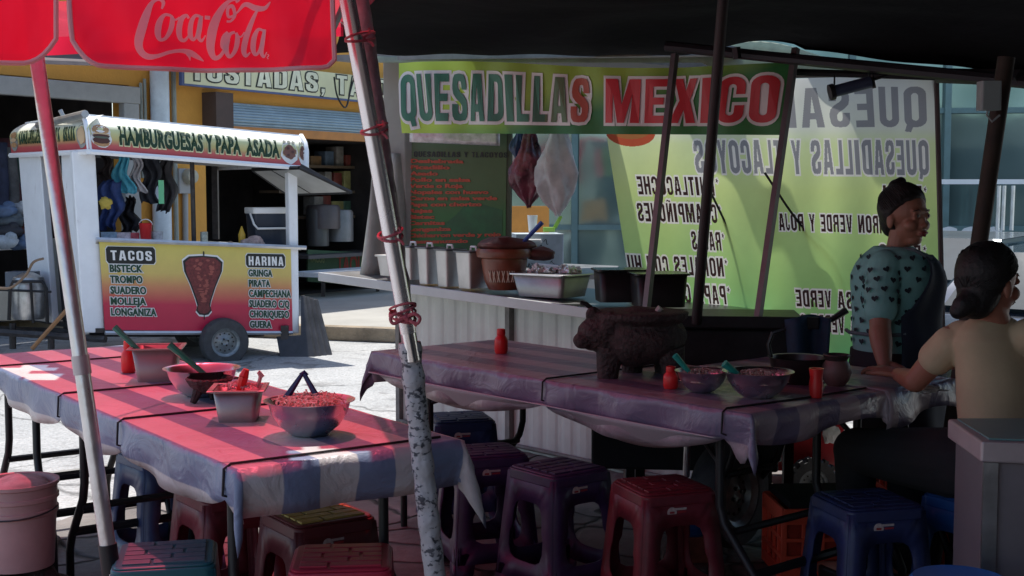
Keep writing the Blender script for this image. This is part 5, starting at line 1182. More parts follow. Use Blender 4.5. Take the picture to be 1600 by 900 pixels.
# banner posts
for i,(a,b2,l,r,mt) in enumerate([(P(1041,206,5.75),P(1010,482,5.6),'square metal post between the green banners, left of the middle','post_l',.019),(P(1226,200,5.62),P(1186,485,5.45),'square metal post at the right end of the front banner','post_r',.019)]):
    d=(a-b2); b0=b2-d*((b2.z-.86)/d.z); m=MB(); m.tube([b0,a+d*.45],mt,4); tag(m.build('post',mat('post_grey',(.12,.11,.11),.4,.5,.2,6)),l,'post','posts holding the front banner')
m=MB(); m.tube([P(1088,505,5.3),P(1130,0,5.0),P(1134,-60,4.95)],.022,10); tag(m.build('canopy_pole',mat('pole_dark',(.03,.022,.022),.6,.2,.3,10),smooth=40),'dark leaning tent pole in front of the letter I of MEXICO','pole')
m=MB(); top=P(1568,120,4.6); bo=P(1524,420,4.6); d=top-bo; f0=bo-d*(bo.z/d.z); m.tube([f0,top+d*.1],.03,10); tag(m.build('canopy_pole',mat('pole_rusty',(.035,.022,.016),.7,.2,.5,8),smooth=40),'thick dark rusty tent pole behind the seated woman','pole')
m=MB(); c=P(1562,150,4.55); m.rrect(.035,.03,-.05,.05,.008,1,P(1545,150,4.5)); m.tube([P(1545,165,4.5),P(1542,180,4.5),P(1550,190,4.5),P(1562,180,4.5)],.004,6); tag(m.build('junction_box',mat('box_grey',(.25,.28,.28),.5)),'small grey box with wire fixed to the rusty pole','junction box')
# ------------------------------------------------------------------ canopy tarp
tarp=mat('tarp_black',(.006,.006,.008),.9,0,.35,3,bump=.01,bscale=6,spec=.08)
tp=thing('canopy','large black tarpaulin canopy stretched above the stall','canopy',(1,4,0))
pts=[(-1.02,7.0),(-.8,5.2),(-.36,3.8),(-.05,1.5),(0,-1.2)]
def tarpf(u,v):
    # v along depth 0 near .. 1 far ; u left .. right
    k=(1-v)*4; i=min(3,int(k)); f=k-i; xl=pts[i][0]*(1-f)+pts[i+1][0]*f; yl=pts[i][1]*(1-f)+pts[i+1][1]*f
    yr=-1.2+v*7.6 ; xr=6.5
    x=xl+(xr-xl)*u; y=yl+(yr-yl)*u
    if v>.5: ye=6.9 if x<.5 else (6.9-.6*(x-.5) if x<2 else 6.0); y=y+(ye-y)*(v-.5)/.5
    z=2.2-.07*(v>.8)*(v-.8)/.2+.1*math.sin(PI*u)*(1-v)+.04*math.sin(u*19+v*3)*(.4+.6*(1-v))+.05*noise.noise(V(x*1.2,y*1.2,0))+.12*(1-v)
    z-=.10*min(1,max(0,(u-.2)/.25))*(v>.8)*(v-.8)/.2
    z+=(.07*math.exp(-((x-1.6)/.45)**2)+.02)*max(0,(v-.75)/.25)
    if v>.72:
        px=800+F*x/y; yp=90 if px<1080 else (90-22*math.exp(-((px-1190)/75)**2) if px<1250 else 84+ (px-1250)*.115)
        ze=CH+(305-yp)*y/F; k_=(v-.72)/.28; k_=k_*k_*(3-2*k_); z=z*(1-k_)+ze*k_+.004*math.sin(x*13)*k_
    z+=.02*math.sin(x*9+y*5)*noise.noise(V(x,y*.7,2))+.012*abs(math.sin(y*3.1+x*.6))
    return V(x,y,z)
m=MB(); m.grid(tarpf,150,120); m.build('sheet',tarp,tp,smooth=True,solid=.004)
m=MB()
m.tube([P(1040,72,5.9),P(1215,90,5.7),P(1600,128,4.7),P(1720,142,4.5)],.024,8); m.tube([P(1215,112,5.9),P(1470,120,5.5)],.018,6); m.tube([P(1470,118,5.3),P(1600,122,4.7)],.035,6)
m.tube([P(1150,74,5.7),P(1152,92,5.7)],.02,6); m.tube([tarpf(0,1)+V(0,0,-.02),tarpf(0,.5)+V(0,0,-.02),tarpf(0,0)],.015,6)
m.build('frame_tube',mat('frame_dark',(.02,.02,.024),.5,.4),tp,smooth=40)
# pale fringe sheet above banner
m=MB()
def pale(u,v):
    px=560+(1480-560)*u; hump=40*math.exp(-((px-1190)/110)**2) ; py=98+ (8 if px>1100 else 0) + (px-1100)*.05*(px>1100)-v*(10+hump*.9)
    return P(px,py,7.25-1.25*u+.25)
m.grid(pale,60,4); tag(m.build('pale_sheet',cloth('sheet_pale',(.4,.46,.38),.5,0,None,.2,6),smooth=True,solid=.003),'pale translucent sheet showing between the black canopy and the banner','sheet')
m=MB(); c=P(1303,143,5.3); d=P(1360,128,5.3); m.tube([c,d],.025,14); m.build; o=thing('tube_lamp','small cylindrical lamp hanging from wires under the canopy frame','lamp',c)
m.build('housing',mat('lamp_blue',(.06,.08,.14),.4,.3),o,smooth=40); MB().tube([c-(d-c)*.12,c],.034,14).build('end_cap',blackp,o,smooth=40)
k=MB(); k.tube([c,P(1304,118,5.4)],.004,5); k.tube([d,P(1358,115,5.4)],.004,5); k.tube([P(1362,118,5.3),P(1366,138,5.3)],.008,5); k.tube([P(1366,124,5.3),P(1390,117,5.3)],.006,5); k.build('wire',blackp,o)
# ------------------------------------------------------------------ umbrella
redc=cloth('umbrella_red',(.75,.015,.06),.5,.12,(.95,.03,.09),.08,3,bump=.003)
redtop=cloth('umbrella_red_top',(.8,.02,.06),.5,.55,(.98,.10,.16),.06,3,bump=.003)
pipem=cloth('piping',(.85,.5,.5),.4,0,None,.05,8,bump=0)
um=thing('umbrella','red market umbrella with a white script soft drink logo on its hanging flap','umbrella',P(150,900,3.3))
ED=2.75
def flap(lx,D0,D1,outline_b,ytop,pad=0):
    pass
def FL(px,py): return P(px,py,2.62+ (px-0)*.00035)
# big flap 105..525
def big(u,v,l=0):
    # v=1 top seam (py=-60), v=0 bottom
    px=118+ (524-118)*u + (-14*(v))*(1-u) - 6*v*u
    bot=103+6*math.sin(u*PI*.8)
    e=min(u,1-u); 
    if u<.12: bot-= 38*(1-u/.12)**2
    if u>.96: bot-= 12*((u-.96)/.04)**2
    py=bot+( -62-bot)*v
    p=FL(px,py); w=.018*math.sin(u*7+1)*(1-v)+.006*math.sin(u*23+v*5)*(1-v)
    return p+V(0,-1,0)*(l+w)
m=MB(); m.grid(lambda u,v:big(u,v),60,16); m.build('valance',redc,um,smooth=True)
def big2(u,v,l=0):
    px=-330+(86+330)*u + 2*v*u; bot=98
    if u>.86: bot-=38*((u-.86)/.14)**2.2
    py=bot+(-62-bot)*v; p=FL(px,py); return p+V(0,-1,0)*(l+.015*math.sin(u*12)*(1-v))
m=MB(); m.grid(lambda u,v:big2(u,v),50,14); m.build('valance',redc,um,smooth=True)
m=MB()
m.tube([big(0,1-k/10,.002) for k in range(11)]+[big(k/40,0,.002) for k in range(1,41)]+[big(1,k/10,.002) for k in range(1,11)],.0055,6)
m.tube([big2(k/40,0,.002) for k in range(41)]+[big2(1,k/10,.002) for k in range(1,11)],.0055,6)
m.build('piping',pipem,um,smooth=40)
# canopy: front edge, back edge
A=FL(-330,-62); Bc=FL(519,-62); Ec=V(-.22,3.75,2.14); Cc=P(545,42,6.1); Dc=P(-330,72,6.0); pk=V((A.x+Bc.x+Cc.x+Dc.x)/4,3.8,2.62)
def canopy():
    m=MB(); cs=[A,Bc,Ec,Cc,Dc]
    for i in range(5):
        a=cs[i]; b=cs[(i+1)%5]
        def fn(u,v,a=a,b=b):
            e=a.lerp(b,u); p=e.lerp(pk,v); p.z-=.07*math.sin(PI*v)*.6+.02*math.sin(PI*u)*(1-v)*.0; return p
        m.grid(fn,40,30)
    sv_=V(math.sin(math.radians(SUN_AZ))*math.cos(math.radians(SUN_EL)),math.cos(math.radians(SUN_AZ))*math.cos(math.radians(SUN_EL)),math.sin(math.radians(SUN_EL)))
    hs=[(G(520,716,.745),.075),(G(497,706,.745),.05),(G(28,580,.745),.11),(G(66,590,.745),.07)]  # openings added out of view so sun patches fall on the table
    keep=[]
    for f in m.f:
        c=sum((m.v[i] for i in f),V(0,0,0))/4; ok=True
        for p,r in hs:
            d=c-p; e=(d-sv_*d.dot(sv_)); 
            if e.length<r*(1+.5*noise.noise(c*9)): ok=False
        keep.append(ok)
    m.m=[x for x,k in zip(m.m,keep) if k]; uv2={}; nf=[]
    for i,(f,k) in enumerate(zip(m.f,keep)):
        if k: uv2[len(nf)]=m.uv[i]; nf.append(f)
    m.f=nf; m.uv=uv2
    return m
canopy().build('cloth_top',redtop,um,smooth=40)
m=MB()
for a,b,h0 in ((Bc,Ec,.03),(Cc,Dc,.085),(Dc,A,.2)):
    for s in range(3):
        m.grid(lambda u,v,a=a,b=b,s=s,h0=h0: a.lerp(b,(s+.03+.94*u)/3)-V(0,0,(h0*(.75+.25*math.sin(PI*u)) if not (b is Dc and s==0) else h0*.5)*v)+V(.01*math.sin(u*9)*v,.02*math.sin(u*11)*v,0),14,5)
m.build('valance',redc,um,smooth=True)
m=MB()
for e in (A,Bc,Ec,Cc,Dc): m.tube([e.lerp(pk,.02),pk-V(0,0,.03)],.007,6)
m.build('rib',steel,um)
p0=P(168,850,3.3); p1=P(60,108,3.35); d=(p1-p0); 
MB().tube([p0-d*.15,p0+d*.14,p1,pk-V(0,0,.02)],[.0205,.0205,.019,.019],16).build('pole',mat('pole_steel',(.66,.63,.63),.3,.85,.15,9,bump=.001),um,smooth=40)
MB().tube([p0+d*.36,p0+d*.40],.023,16).build('pole_joint',mat('joint',(.5,.45,.46),.4,.5),um,smooth=40)
MB().tube([V(p0.x,p0.y,0)+V(.05,0,0),p0],.024,16).build('pole_sleeve',blackp,um,smooth=40)
MB().lathe([(.2,0),(.2,.05),(.06,.08),(.03,.12),(0,.12)],(p0.x+.05,p0.y,0),24).build('base',mat('base_black',(.03,.03,.03),.7),um,smooth=40)
# logo in brush strokes, pixel coords of the photo flap zoom (3x) -> uv
def lg(x,y,l=0):
    px=x/3.0; py=y/3.0; u=(px-118)/(406); 
    for _ in range(6):
        bot=103+6*math.sin(max(0,min(1,u))*PI*.8)
        if u<.12: bot-=38*(1-u/.12)**2
        v=(bot-py)/(bot+62); u=(px-118+14*v*(1-u)+6*v*u)/406
    return big(u,v,l)
m=MB(); K=[
 [(758,42,6),(765,10,14),(742,-4,12),(712,16,16),(690,70,28),(668,150,34),(657,205,32),(668,245,26),(700,268,22),(745,264,15),(790,246,13),(840,236,14),(880,243,22),(915,262,18),(946,283,3)],
 [(872,248,14),(880,262,9),(884,281,2)],
 [(800,72,10),(770,70,12),(748,105,22),(742,155,22),(752,186,14),(775,180,12),(797,140,18),(806,95,18),(800,70,8)],
 [(805,80,5),(820,92,7),(840,80,5)],
 [(884,86,8),(872,72,12),(848,90,20),(836,140,22),(842,180,16),(862,186,12),(884,160,6)],
 [(940,78,10),(915,74,12),(895,105,18),(888,155,20),(898,182,14),(915,172,10),(932,120,12),(944,76,10)],
 [(944,74,14),(934,130,20),(928,172,16),(942,190,10),(962,165,4)],
 [(960,82,14),(985,84,14)],
 [(1105,12,8),(1120,-2,10),(1080,2,12),(1040,40,22),(1005,110,34),(988,180,36),(985,230,30),(1000,268,20),(1030,262,14),(1062,215,12),(1075,185,6)],
 [(1068,150,12),(1048,175,16),(1042,215,16),(1052,232,6)],
 [(1100,150,10),(1078,160,12),(1062,200,20),(1062,245,18),(1078,266,12),(1102,235,16),(1112,185,18),(1106,152,8)],
 [(1112,165,4),(1128,172,6),(1145,150,4)],
 [(1062,100,8),(1082,98,8),(1100,70,12),(1090,30,14),(1068,40,12),(1072,80,10),(1110,60,6),(1150,22,16),(1200,40,22),(1245,42,16),(1272,12,4)],
 [(1212,44,8),(1178,110,18),(1152,180,22),(1142,235,20),(1152,262,12),(1172,245,4)],
 [(1235,145,8),(1212,140,12),(1192,175,20),(1186,225,20),(1196,256,12),(1214,240,10),(1232,190,12),(1242,142,10)],
 [(1244,140,12),(1232,200,18),(1226,245,16),(1238,268,8),(1252,245,3)],
 [(1256,255,3),(1262,262,3),(1254,270,3),(1260,278,3)]]
for i,s in enumerate(K): stroke(m,[(a_,b_,c_*1.22+1) for a_,b_,c_ in s],lg,0,.004+.0004*i)
m.build('lettering',cloth('logo_pink',(.92,.6,.62),.45,0,None,.1,8,bump=0),um,merge=False)
# ------------------------------------------------------------------ chrome tube + wrapped pole
pa=P(532,-60,3.02); pb=P(638,520,3.1); q0=P(556,-60,3.12); q1=P(676,905,3.12)
o=thing('wrapped_pole','leaning pole wrapped in printed paper and tape beside the left table','pole',(q1.x,q1.y,0))
dq=(q1-q0).normalized(); qe=q1+dq*((q1.z)/-dq.z)
def wrapm():
    m_,n,out=nt('newsprint'); b=n.nodes.new('ShaderNodeBsdfPrincipled'); b.inputs['Roughness'].default_value=.6
    tc=n.nodes.new('ShaderNodeTexCoord'); mp=n.nodes.new('ShaderNodeMapping'); mp.inputs['Scale'].default_value=(70,70,110); n.links.new(tc.outputs['Object'],mp.inputs[0])
    no=n.nodes.new('ShaderNodeTexNoise'); no.inputs['Scale'].default_value=1; no.inputs['Detail'].default_value=2; n.links.new(mp.outputs[0],no.inputs[0])
    r=n.nodes.new('ShaderNodeValToRGB'); r.color_ramp.elements[0].color=(.06,.065,.08,1); r.color_ramp.elements[1].color=(.44,.44,.45,1); r.color_ramp.elements[0].position=.36; r.color_ramp.elements[1].position=.46
    nc=n.nodes.new('ShaderNodeTexNoise'); nc.inputs['Scale'].default_value=14; nc.inputs['Detail'].default_value=4; n.links.new(tc.outputs['Object'],nc.inputs[0])
    ma=n.nodes.new('ShaderNodeMath'); ma.operation='MULTIPLY_ADD'; ma.inputs[1].default_value=.9; ma.inputs[2].default_value=-.42; n.links.new(nc.outputs['Fac'],ma.inputs[0]); mb2=n.nodes.new('ShaderNodeMath'); n.links.new(ma.outputs[0],mb2.inputs[0]); n.links.new(no.outputs['Fac'],mb2.inputs[1]); n.links.new(mb2.outputs[0],r.inputs[0]); n.links.new(r.outputs[0],b.inputs['Base Color'])
    n2=n.nodes.new('ShaderNodeTexNoise'); n2.inputs['Scale'].default_value=22; n.links.new(tc.outputs['Object'],n2.inputs[0])
    bp=n.nodes.new('ShaderNodeBump'); bp.inputs['Distance'].default_value=.015; n.links.new(n2.outputs[0],bp.inputs['Height']); n.links.new(bp.outputs[0],b.inputs['Normal']); n.links.new(b.outputs[0],out.inputs[0]); return m_
n_=60; pts_=[]; rs=[]
s0=P(640,535,3.12)
for k in range(n_+1):
    t=k/n_; p=s0.lerp(qe,t); pts_.append(p); rs.append(.027+.003*noise.noise(V(t*30,1,0))+.0015*math.sin(t*90))
MB().tube(pts_,rs,18).build('paper_wrap',wrapm(),o,smooth=50)
pts_=[];rs=[]
for k in range(n_+1):
    t=k/n_; p=q0.lerp(s0,t); pts_.append(p); rs.append(.02+.004*noise.noise(V(t*22,5,0)))
MB().tube(pts_,rs,14).build('tape_wrap',mat('tape_pinkgrey',(.3,.2,.21),.4,0,.4,9,bump=.02,bscale=14),o,smooth=50)
cordp=mat('cord_pink',(.45,.1,.12),.7)
o2=thing('steel_tube','bright chrome tube strapped to the wrapped pole','pole',pb)
MB().tube([pa,pb],.0195,20).build('tube',mat('tube_chrome',(.8,.76,.77),.24,.85,.04,4),o2,smooth=40)
MB().tube([pb-V(0,0,.0),pb+(pb-pa).normalized()*.07],.0165,16).build('tube_end',chrome,o2,smooth=40)
dt=(pb-pa).normalized()
for i,(py,l) in enumerate([(58,'pink cord tying the chrome tube near the umbrella edge'),(198,'pink cord tying the chrome tube beside the blue shutter'),(362,'pink cord tying the chrome tube halfway down'),(490,'knotted pink cord at the lower end of the chrome tube')]):
    t=(py+60)/580; a=pa.lerp(pb,t); b=q0.lerp(q1,(py+60)/965); mid=(a+b)/2; x=(b-a); x.z=0; x.normalize(); y=V(-x.y,x.x,0)
    m=MB()
    for j in range(2 if i<3 else 4):
        rr0=.024; m.tube([mid+x*math.cos(2*PI*k/16)*(rr0+ (b-a).length*.5)+y*math.sin(2*PI*k/16)*.03+V(0,0,.008*j+.012*math.cos(2*PI*k/16+j)) for k in range(17)],.003,6)
    kn=mid+x*.03-y*.05 if True else mid
    kn=mid+V(.01,-.032,0)
    m.tube([kn,kn+V(.02,-.006,.012),kn+V(.014,-.008,.022)],.003,6); m.tube([kn,kn+V(.02,-.006,-.012),kn+V(.026,-.006,-.02)],.003,6)
    if i==3: [m.tube([Vector(p) for p in catmull([tuple(kn),tuple(kn+V(sx_*.02,-.012,.011)),tuple(kn+V(sx_*.035,-.012,.002)),tuple(kn+V(sx_*.03,-.012,-.012)),tuple(kn+V(sx_*.015,-.01,-.008)),tuple(kn)])],.0045,6) for sx_ in (-1,1)]; ball0=blob(m,kn,.012,(1,1,1),2,.5,6)
    tag(m.build('tie_cord',cordp,smooth=40),l,'cord','pink cords round the chrome tube')
# ================================================================== stools
def stool(name,mt,label,loc,rz,seatm=None,sticker=True,grp='plastic stools'):
    o=thing(name,label,'stool',(0,0,0),0,grp)
    H=.45; hb=.165; ht=.128
    m=MB()
    for q in range(4):
        R=Matrix.Rotation(q*PI/2,4,'Z')
        def pt(x,z):   # x in -1..1 across the side, z height
            h=hb+(ht-hb)*(z/.43); return R@V(x*h,-h,z)
        n=28; outer=[];inner=[]
        for k in range(n):
            a=2*PI*(k+.5)/n; cx=math.cos(a); cz=math.sin(a); mxx=max(abs(cx),abs(cz)); 
            ox=cx/mxx; oz=cz/mxx; outer.append(pt(ox*.97,.245+oz*.185))
            e=4.5; rr_=(abs(cx)**e+abs(cz)**e)**(-1/e); ix=cx*rr_; iz=cz*rr_
            inner.append(pt(ix*(.57+.06*(iz<0)),.235+iz*.105))
        m.add(outer+inner,[(k,(k+1)%n,(k+1)%n+n,k+n) for k in range(n)])
        m.add([pt(-.97,.06),pt(-.55,.06),pt(-.62,0),pt(-.97,0)],[(0,1,2,3)]); m.add([pt(.97,.06),pt(.55,.06),pt(.62,0),pt(.97,0)],[(0,1,2,3)])
        # rounded corner strip
        cv=[]
        for z in (0,.06,.2,.32,.43):
            h=hb+(ht-hb)*(z/.43)
            for k in range(5):
                a=-PI/2+ (PI/2)*k/4; c_=h*.90; cv.append(R@V(c_+ (h-c_)*math.cos(a) if True else 0, -c_+(h-c_)*math.sin(a), z))
        m.add(cv,[(i*5+k,i*5+k+1,(i+1)*5+k+1,(i+1)*5+k) for i in range(4) for k in range(4)])
    m.build('leg_frame',mt,o,smooth=35,solid=.006,merge=True)
    s=MB(); s.rrect(ht+.004,ht+.004,.405,.44,.03,1.02); s.rrect(ht-.004,ht-.004,.44,.447,.028,1.03); so=s.build('seat',mt,o,smooth=35,bevel=.004)
    s=MB(); rows=5; w=(ht-.02)*2/rows
    for i in range(rows):
        y=-ht+.02+w*(i+.5); cuts_=[-ht+.02,-.03+.05*(i%2),ht-.02] if i!=2 else [-ht+.02,-.05,.05,ht-.02]
        for a,b in zip(cuts_,cuts_[1:]): s.box(((a+b)/2,y,.449),(b-a-.008,w-.008,.006))
    s.build('seat_tread',seatm or mt,so,bevel=.0015)
    if sticker:
        s=MB(); h=hb+(ht-hb)*(.385/.43)
        s.box((-.01,-h-.001,.385),(.055,.003,.026)); 
        for q in range(10): pass
        s.lathe([(.017,-.0015),(.017,.0015)],(-.035,-h-.002,.385),16,M=Matrix.Rotation(PI/2,4,'X')); so2=s.build('sticker',mat('sticker',(.5,.42,.4),.5,0,.3,90),o)
        s=MB(); s.box((0,-h-.0035,.385),(.03,.002,.006)); s.box((-.035,-h-.0045,.385),(.016,.002,.006)); s.build('sticker_print',mat('sticker_red',(.35,.03,.04),.5),so2)
    o.location=loc; o.rotation_euler=(0,0,rz); return o
navy=mat('stool_navy',(.02,.03,.1),.45,0,.3,11,bump=.0008); purple=mat('stool_purple',(.045,.022,.08),.45,0,.3,11,bump=.0008); maroon=mat('stool_maroon',(.16,.02,.03),.45,0,.3,11,bump=.0008)
slate=mat('stool_slate',(.05,.07,.16),.42,0,.12,8); teals=mat('stool_teal',(.015,.12,.14),.4,0,.15,8); redst=mat('stool_red',(.42,.02,.05),.4,0,.12,8); blues=mat('stool_blue',(.01,.06,.2),.4,0,.1,8); brownst=mat('stool_brown',(.12,.02,.025),.45,0,.15,8)
yel=mat('seat_yellow',(.5,.36,.1),.6,0,.3,20); tealtop=mat('seat_greyteal',(.08,.12,.15),.5,0,.2,10)
D2R=math.radians
r35=D2R(-38)
first=stool('plastic_stool',slate,'slate blue plastic stool under the middle of the left table',(-1.30,4.72,0),D2R(40))
SL=[(maroon,'brownish maroon plastic stool with a sticker under the left table',(-.93,4.12,0),D2R(36),None),
(brownst,'maroon stool with a straw yellow seat under the near end of the left table',(-.585,3.80,0),D2R(35),yel),
(teals,'teal plastic stool with grey top nearest the umbrella pole foot',(-.925,3.36,0),D2R(12),tealtop),
(redst,'bright red plastic stool cut off by the photo bottom left of the wrapped pole',(-.45,3.33,0),D2R(5),None),
(navy,'navy blue plastic stool farthest back against the kiosk wall',(-.225,5.48,0),D2R(14),None),
(purple,'dark purple stool immediately right of the wrapped pole',(-.10,4.75,0),D2R(18),None),
(purple,'purple plastic stool in the middle, between the wrapped pole and the maroon stool',(.165,4.46,0),D2R(38),None),
(maroon,'dark maroon plastic stool with a sticker in front of the spare wheel',(.50,4.18,0),D2R(20),None),
(navy,'navy plastic stool with a pink sticker in front of the orange crates',(1.12,3.98,0),D2R(14),None),
(blues,'blue plastic stool the seated woman sits on',(1.50,4.03,0),D2R(30),None)]
for mt_,lb,lc,rz_,st_ in SL:
    o=copy_tree(first,lc,rz_,lb)
    for ch in [x for x in C.objects if x.parent==o]:
        def setm(ob,mm):
            ob.data=ob.data.copy(); ob.data.materials[0]=mm
        if ch.name.startswith('leg_frame'): setm(ch,mt_)
        if ch.name.startswith('seat'):
            setm(ch,mt_)
            for g in [x for x in C.objects if x.parent==ch]: setm(g,st_ or mt_)
# round blue stool top near bottom right
c=G(1487,893,.46); o=thing('round_stool','bright blue round plastic stool at the bottom edge near the metal counter','stool',(c.x,c.y-.0,0))
MB().lathe([(.155,.0),(.16,.02),(.125,.40),(.12,.43)],(c.x,c.y-.06,0),40).build('leg_frame',mat('stool_bright_blue',(.02,.16,.5),.35,0,.1,8),o,smooth=40)
MB().lathe([(.12,.42),(.122,.45),(.112,.462),(.095,.458),(0,.456)],(c.x,c.y-.06,0),48).build('seat',MATS['stool_bright_blue'],o,smooth=40)
# ------------------------------------------------------------------ metal counter at the right edge
o=thing('steel_counter','pale metal counter with a teal top at the right edge of the photo','counter',(1.9,3.1,0))
a=P(1538,690,3.3); z_=a.z
m=MB(); m.hexa([V(a.x-.008,a.y,z_-.055),V(a.x+1.2,a.y-.25,z_-.055),V(a.x+1.2,a.y+.35,z_-.055),V(a.x+.02,a.y+.34,z_-.055)],(0,0,.055)); m.build('counter_top',mat('counter_rim',(.5,.4,.4),.4,.2,.1,8),o,bevel=.006)
m=MB(); m.hexa([V(a.x+.02,a.y+.02,z_+.001),V(a.x+1.18,a.y-.22,z_+.001),V(a.x+1.18,a.y+.33,z_+.001),V(a.x+.04,a.y+.32,z_+.001)],(0,0,.004)); m.build('top_sheet',mat('sheet_teal',(.15,.28,.28),.3,0,.15,6),o)
m=MB(); m.hexa([V(a.x+.015,a.y+.02,0),V(a.x+1.2,a.y-.22,0),V(a.x+1.2,a.y+.3,0),V(a.x+.03,a.y+.3,0)],(0,0,z_-.057)); m.build('cabinet',mat('cabinet_grey',(.3,.26,.28),.35,.5,.12,4),o,bevel=.004)
m=MB(); m.hexa([V(a.x+.005,a.y+.012,0),V(a.x+.04,a.y+.004,0),V(a.x+.04,a.y+.012,0),V(a.x+.005,a.y+.02,0)],(0,0,z_-.058)); m.build('corner_strip',steel,o)
m=MB(); m.box((a.x+.33,a.y-.058,.40),(.006,.006,.6),-.2); m.box((a.x+.36,a.y-.075,.52),(.012,.02,.14),-.2); m.box((a.x+.1,a.y-.01,.06),(.12,.01,.012),-.2); m.build('door_seam',darkm,o)
# ------------------------------------------------------------------ crates and things under the right table
orc=mat('crate_orange',(.85,.1,.05),.45,0,.12,8)
def crate(x,y,rz,label,z=0,h=.26,w=.36,dp=.28):
    o=thing('plastic_crate',label,'crate',(x,y,z),rz,'orange plastic crates under the table'); R=Matrix.Translation((x,y,z))@Matrix.Rotation(rz,4,'Z')
    m=MB()
    def bx(cx,cy,cz,dx,dy,dz): m.box(R@V(cx,cy,cz),(dx,dy,dz),rz)
    for s in (-1,1):
        for k in range(6): bx(-w/2+w*k/5,s*dp/2,h/2,.012 if 0<k<5 else .02,.012,h)
        for k in range(5): bx(s*w/2,-dp/2+dp*k/4,h/2,.012,.013,h)
        for j,zz in enumerate((.01,.075,.14,.205,h-.03)): bx(0,s*(dp/2+.002),zz+.01,w,.012,.014 if 0<j<4 else .05); bx(s*(w/2+.002),0,zz+.01,.012,dp,.014 if 0<j<4 else .05)
    bx(0,0,.008,w,dp,.01); m.build('basket',orc,o,bevel=.0015)
    m=MB(); 
    m.box(R@V(0,0,h*.46),(w-.03,dp-.03,h*.86),rz); m.build('lining',mat('crate_lining',(.5,.04,.02),.6,0,.3,10),o)
    m=MB(); m.box(R@V(0,-dp/2-.008,h-.05),(.09,.004,.022),rz); m.build('handle_slot',blackp,o); return o
crate(1.16,4.72,.05,'orange plastic crate under the table left of the pink stickered navy stool')
crate(1.56,4.78,-.05,'second orange crate mostly hidden behind the navy stool')
crate(1.58,4.80,.04,'orange crate stacked on top of the hidden crate',.265,.17)
m=MB(); m.box((1.2,4.74,.276),(.40,.3,.025),.06); tag(m.build('black_board',mat('board_matt',(.02,.02,.02),.9,spec=.1)),'black board lying on the left orange crate','board')
# red wheeled machine in sun
b=P(1250,770,6.15); b.z=-.12; o=thing('wheeled_cart','small red machine with a knobbly black tyre seen sunlit under the table','cart',b)
rm=mat('machine_red',(.55,.02,.03),.3,0,.1,6,coat=.4)
bz=V(b.x,b.y,0)
m=MB(); m.box(bz+V(.03,.1,.22),(.34,.28,.3)); m.box(bz+V(.03,-.045,.09),(.33,.01,.012)); m.box(bz+V(.0,-.045,.3),(.012,.01,.14)); m.box(bz+V(.06,-.045,.3),(.012,.01,.14)); m.build('body',rm,o,bevel=.008)
axm=V(.15,-.98,0)
k=wheel(o,bz+V(-.0,-.1,.02)+V(.03,0,0),.125,.07,axm)
m=MB()
for i in range(18):
    a=2*PI*i/18; R=Matrix.Translation(bz+V(.03,-.1,.02))@axm.to_track_quat('Z','Y').to_matrix().to_4x4()@Matrix.Rotation(a,4,'Z'); m.box(R@V(.125,0,.015),(.018,.02,.04),M=(R.to_3x3().to_4x4()))
m.build('tread',rubber,k)
m=MB(); blob(m,bz+V(.13,-.05,.25),.045,(.8,.3,1),3,.6); m.build('white_label',inkw,o); 
m=MB(); m.tube([bz+V(-.115,-.05,.12),bz+V(-.12,-.05,.36)],.012,8); m.build('lever',inkw,o)
# spare wheel, plates, jug
o=thing('trailer_wheel','dark dusty wheel standing under the table behind the maroon stool','wheel',(.88,4.98,0)); wheel(o,V(.86,5.0,.22),.21,.13,V(.75,-.66,0))
m=MB(); m.box((.72,5.35,.44),(.75,.5,.3),-.1); tag(m.build('steel_cabinet',mat('dark_cab',(.02,.02,.022),.6,.3,.4,6),bevel=.01),'black steel cabinet in the shade under the griddle','cabinet')
m=MB(); p=G(978,700,.3); m.box((.585,6.28,.42),(.05,.05,.84),.2); tag(m.build('kiosk_post',mat('rusty',(.1,.07,.05),.8,0,.5,12)),'rust stained post at the right end of the kiosk wall','post')
m=MB(); m.tube([P(1074,690,4.9),P(1072,745,4.9)],.014,10); tag(m.build('gas_pipe',steel,smooth=40),'short bright steel pipe under the right table','pipe')
o=thing('water_jug','blue plastic jug on a brick coloured base under the table','jug',(.67,4.85,0))
MB().lathe([(.055,.1),(.07,.12),(.07,.2),(.05,.24),(.03,.26),(0,.26)],(.69,4.85,0),20).build('jug',mat('jug_blue',(.01,.09,.3),.3,0,.3,18),o,smooth=40)
MB().box((.69,4.85,.05),(.16,.12,.1)).build('base',mat('brick_col',(.22,.08,.05),.8,0,.4,20),o,bevel=.005)
m=MB(); blob(m,V(1.66,4.45,.27),.13,(1,.8,1.6),11,.35,12); tag(m.build('black_bag',mat('bag_black',(.02,.022,.028),.3,0,.4,10,bump=.03,bscale=14),smooth=True),'bunched black plastic bag beside the metal counter','bag')
m=MB(); m.box((1.545,4.38,.46),(.05,.02,.13)); tag(m.build('blue_packet',mat('packet_blue',(.2,.4,.6),.4,0,.5,40)),'pale blue packet above the black bag','packet')
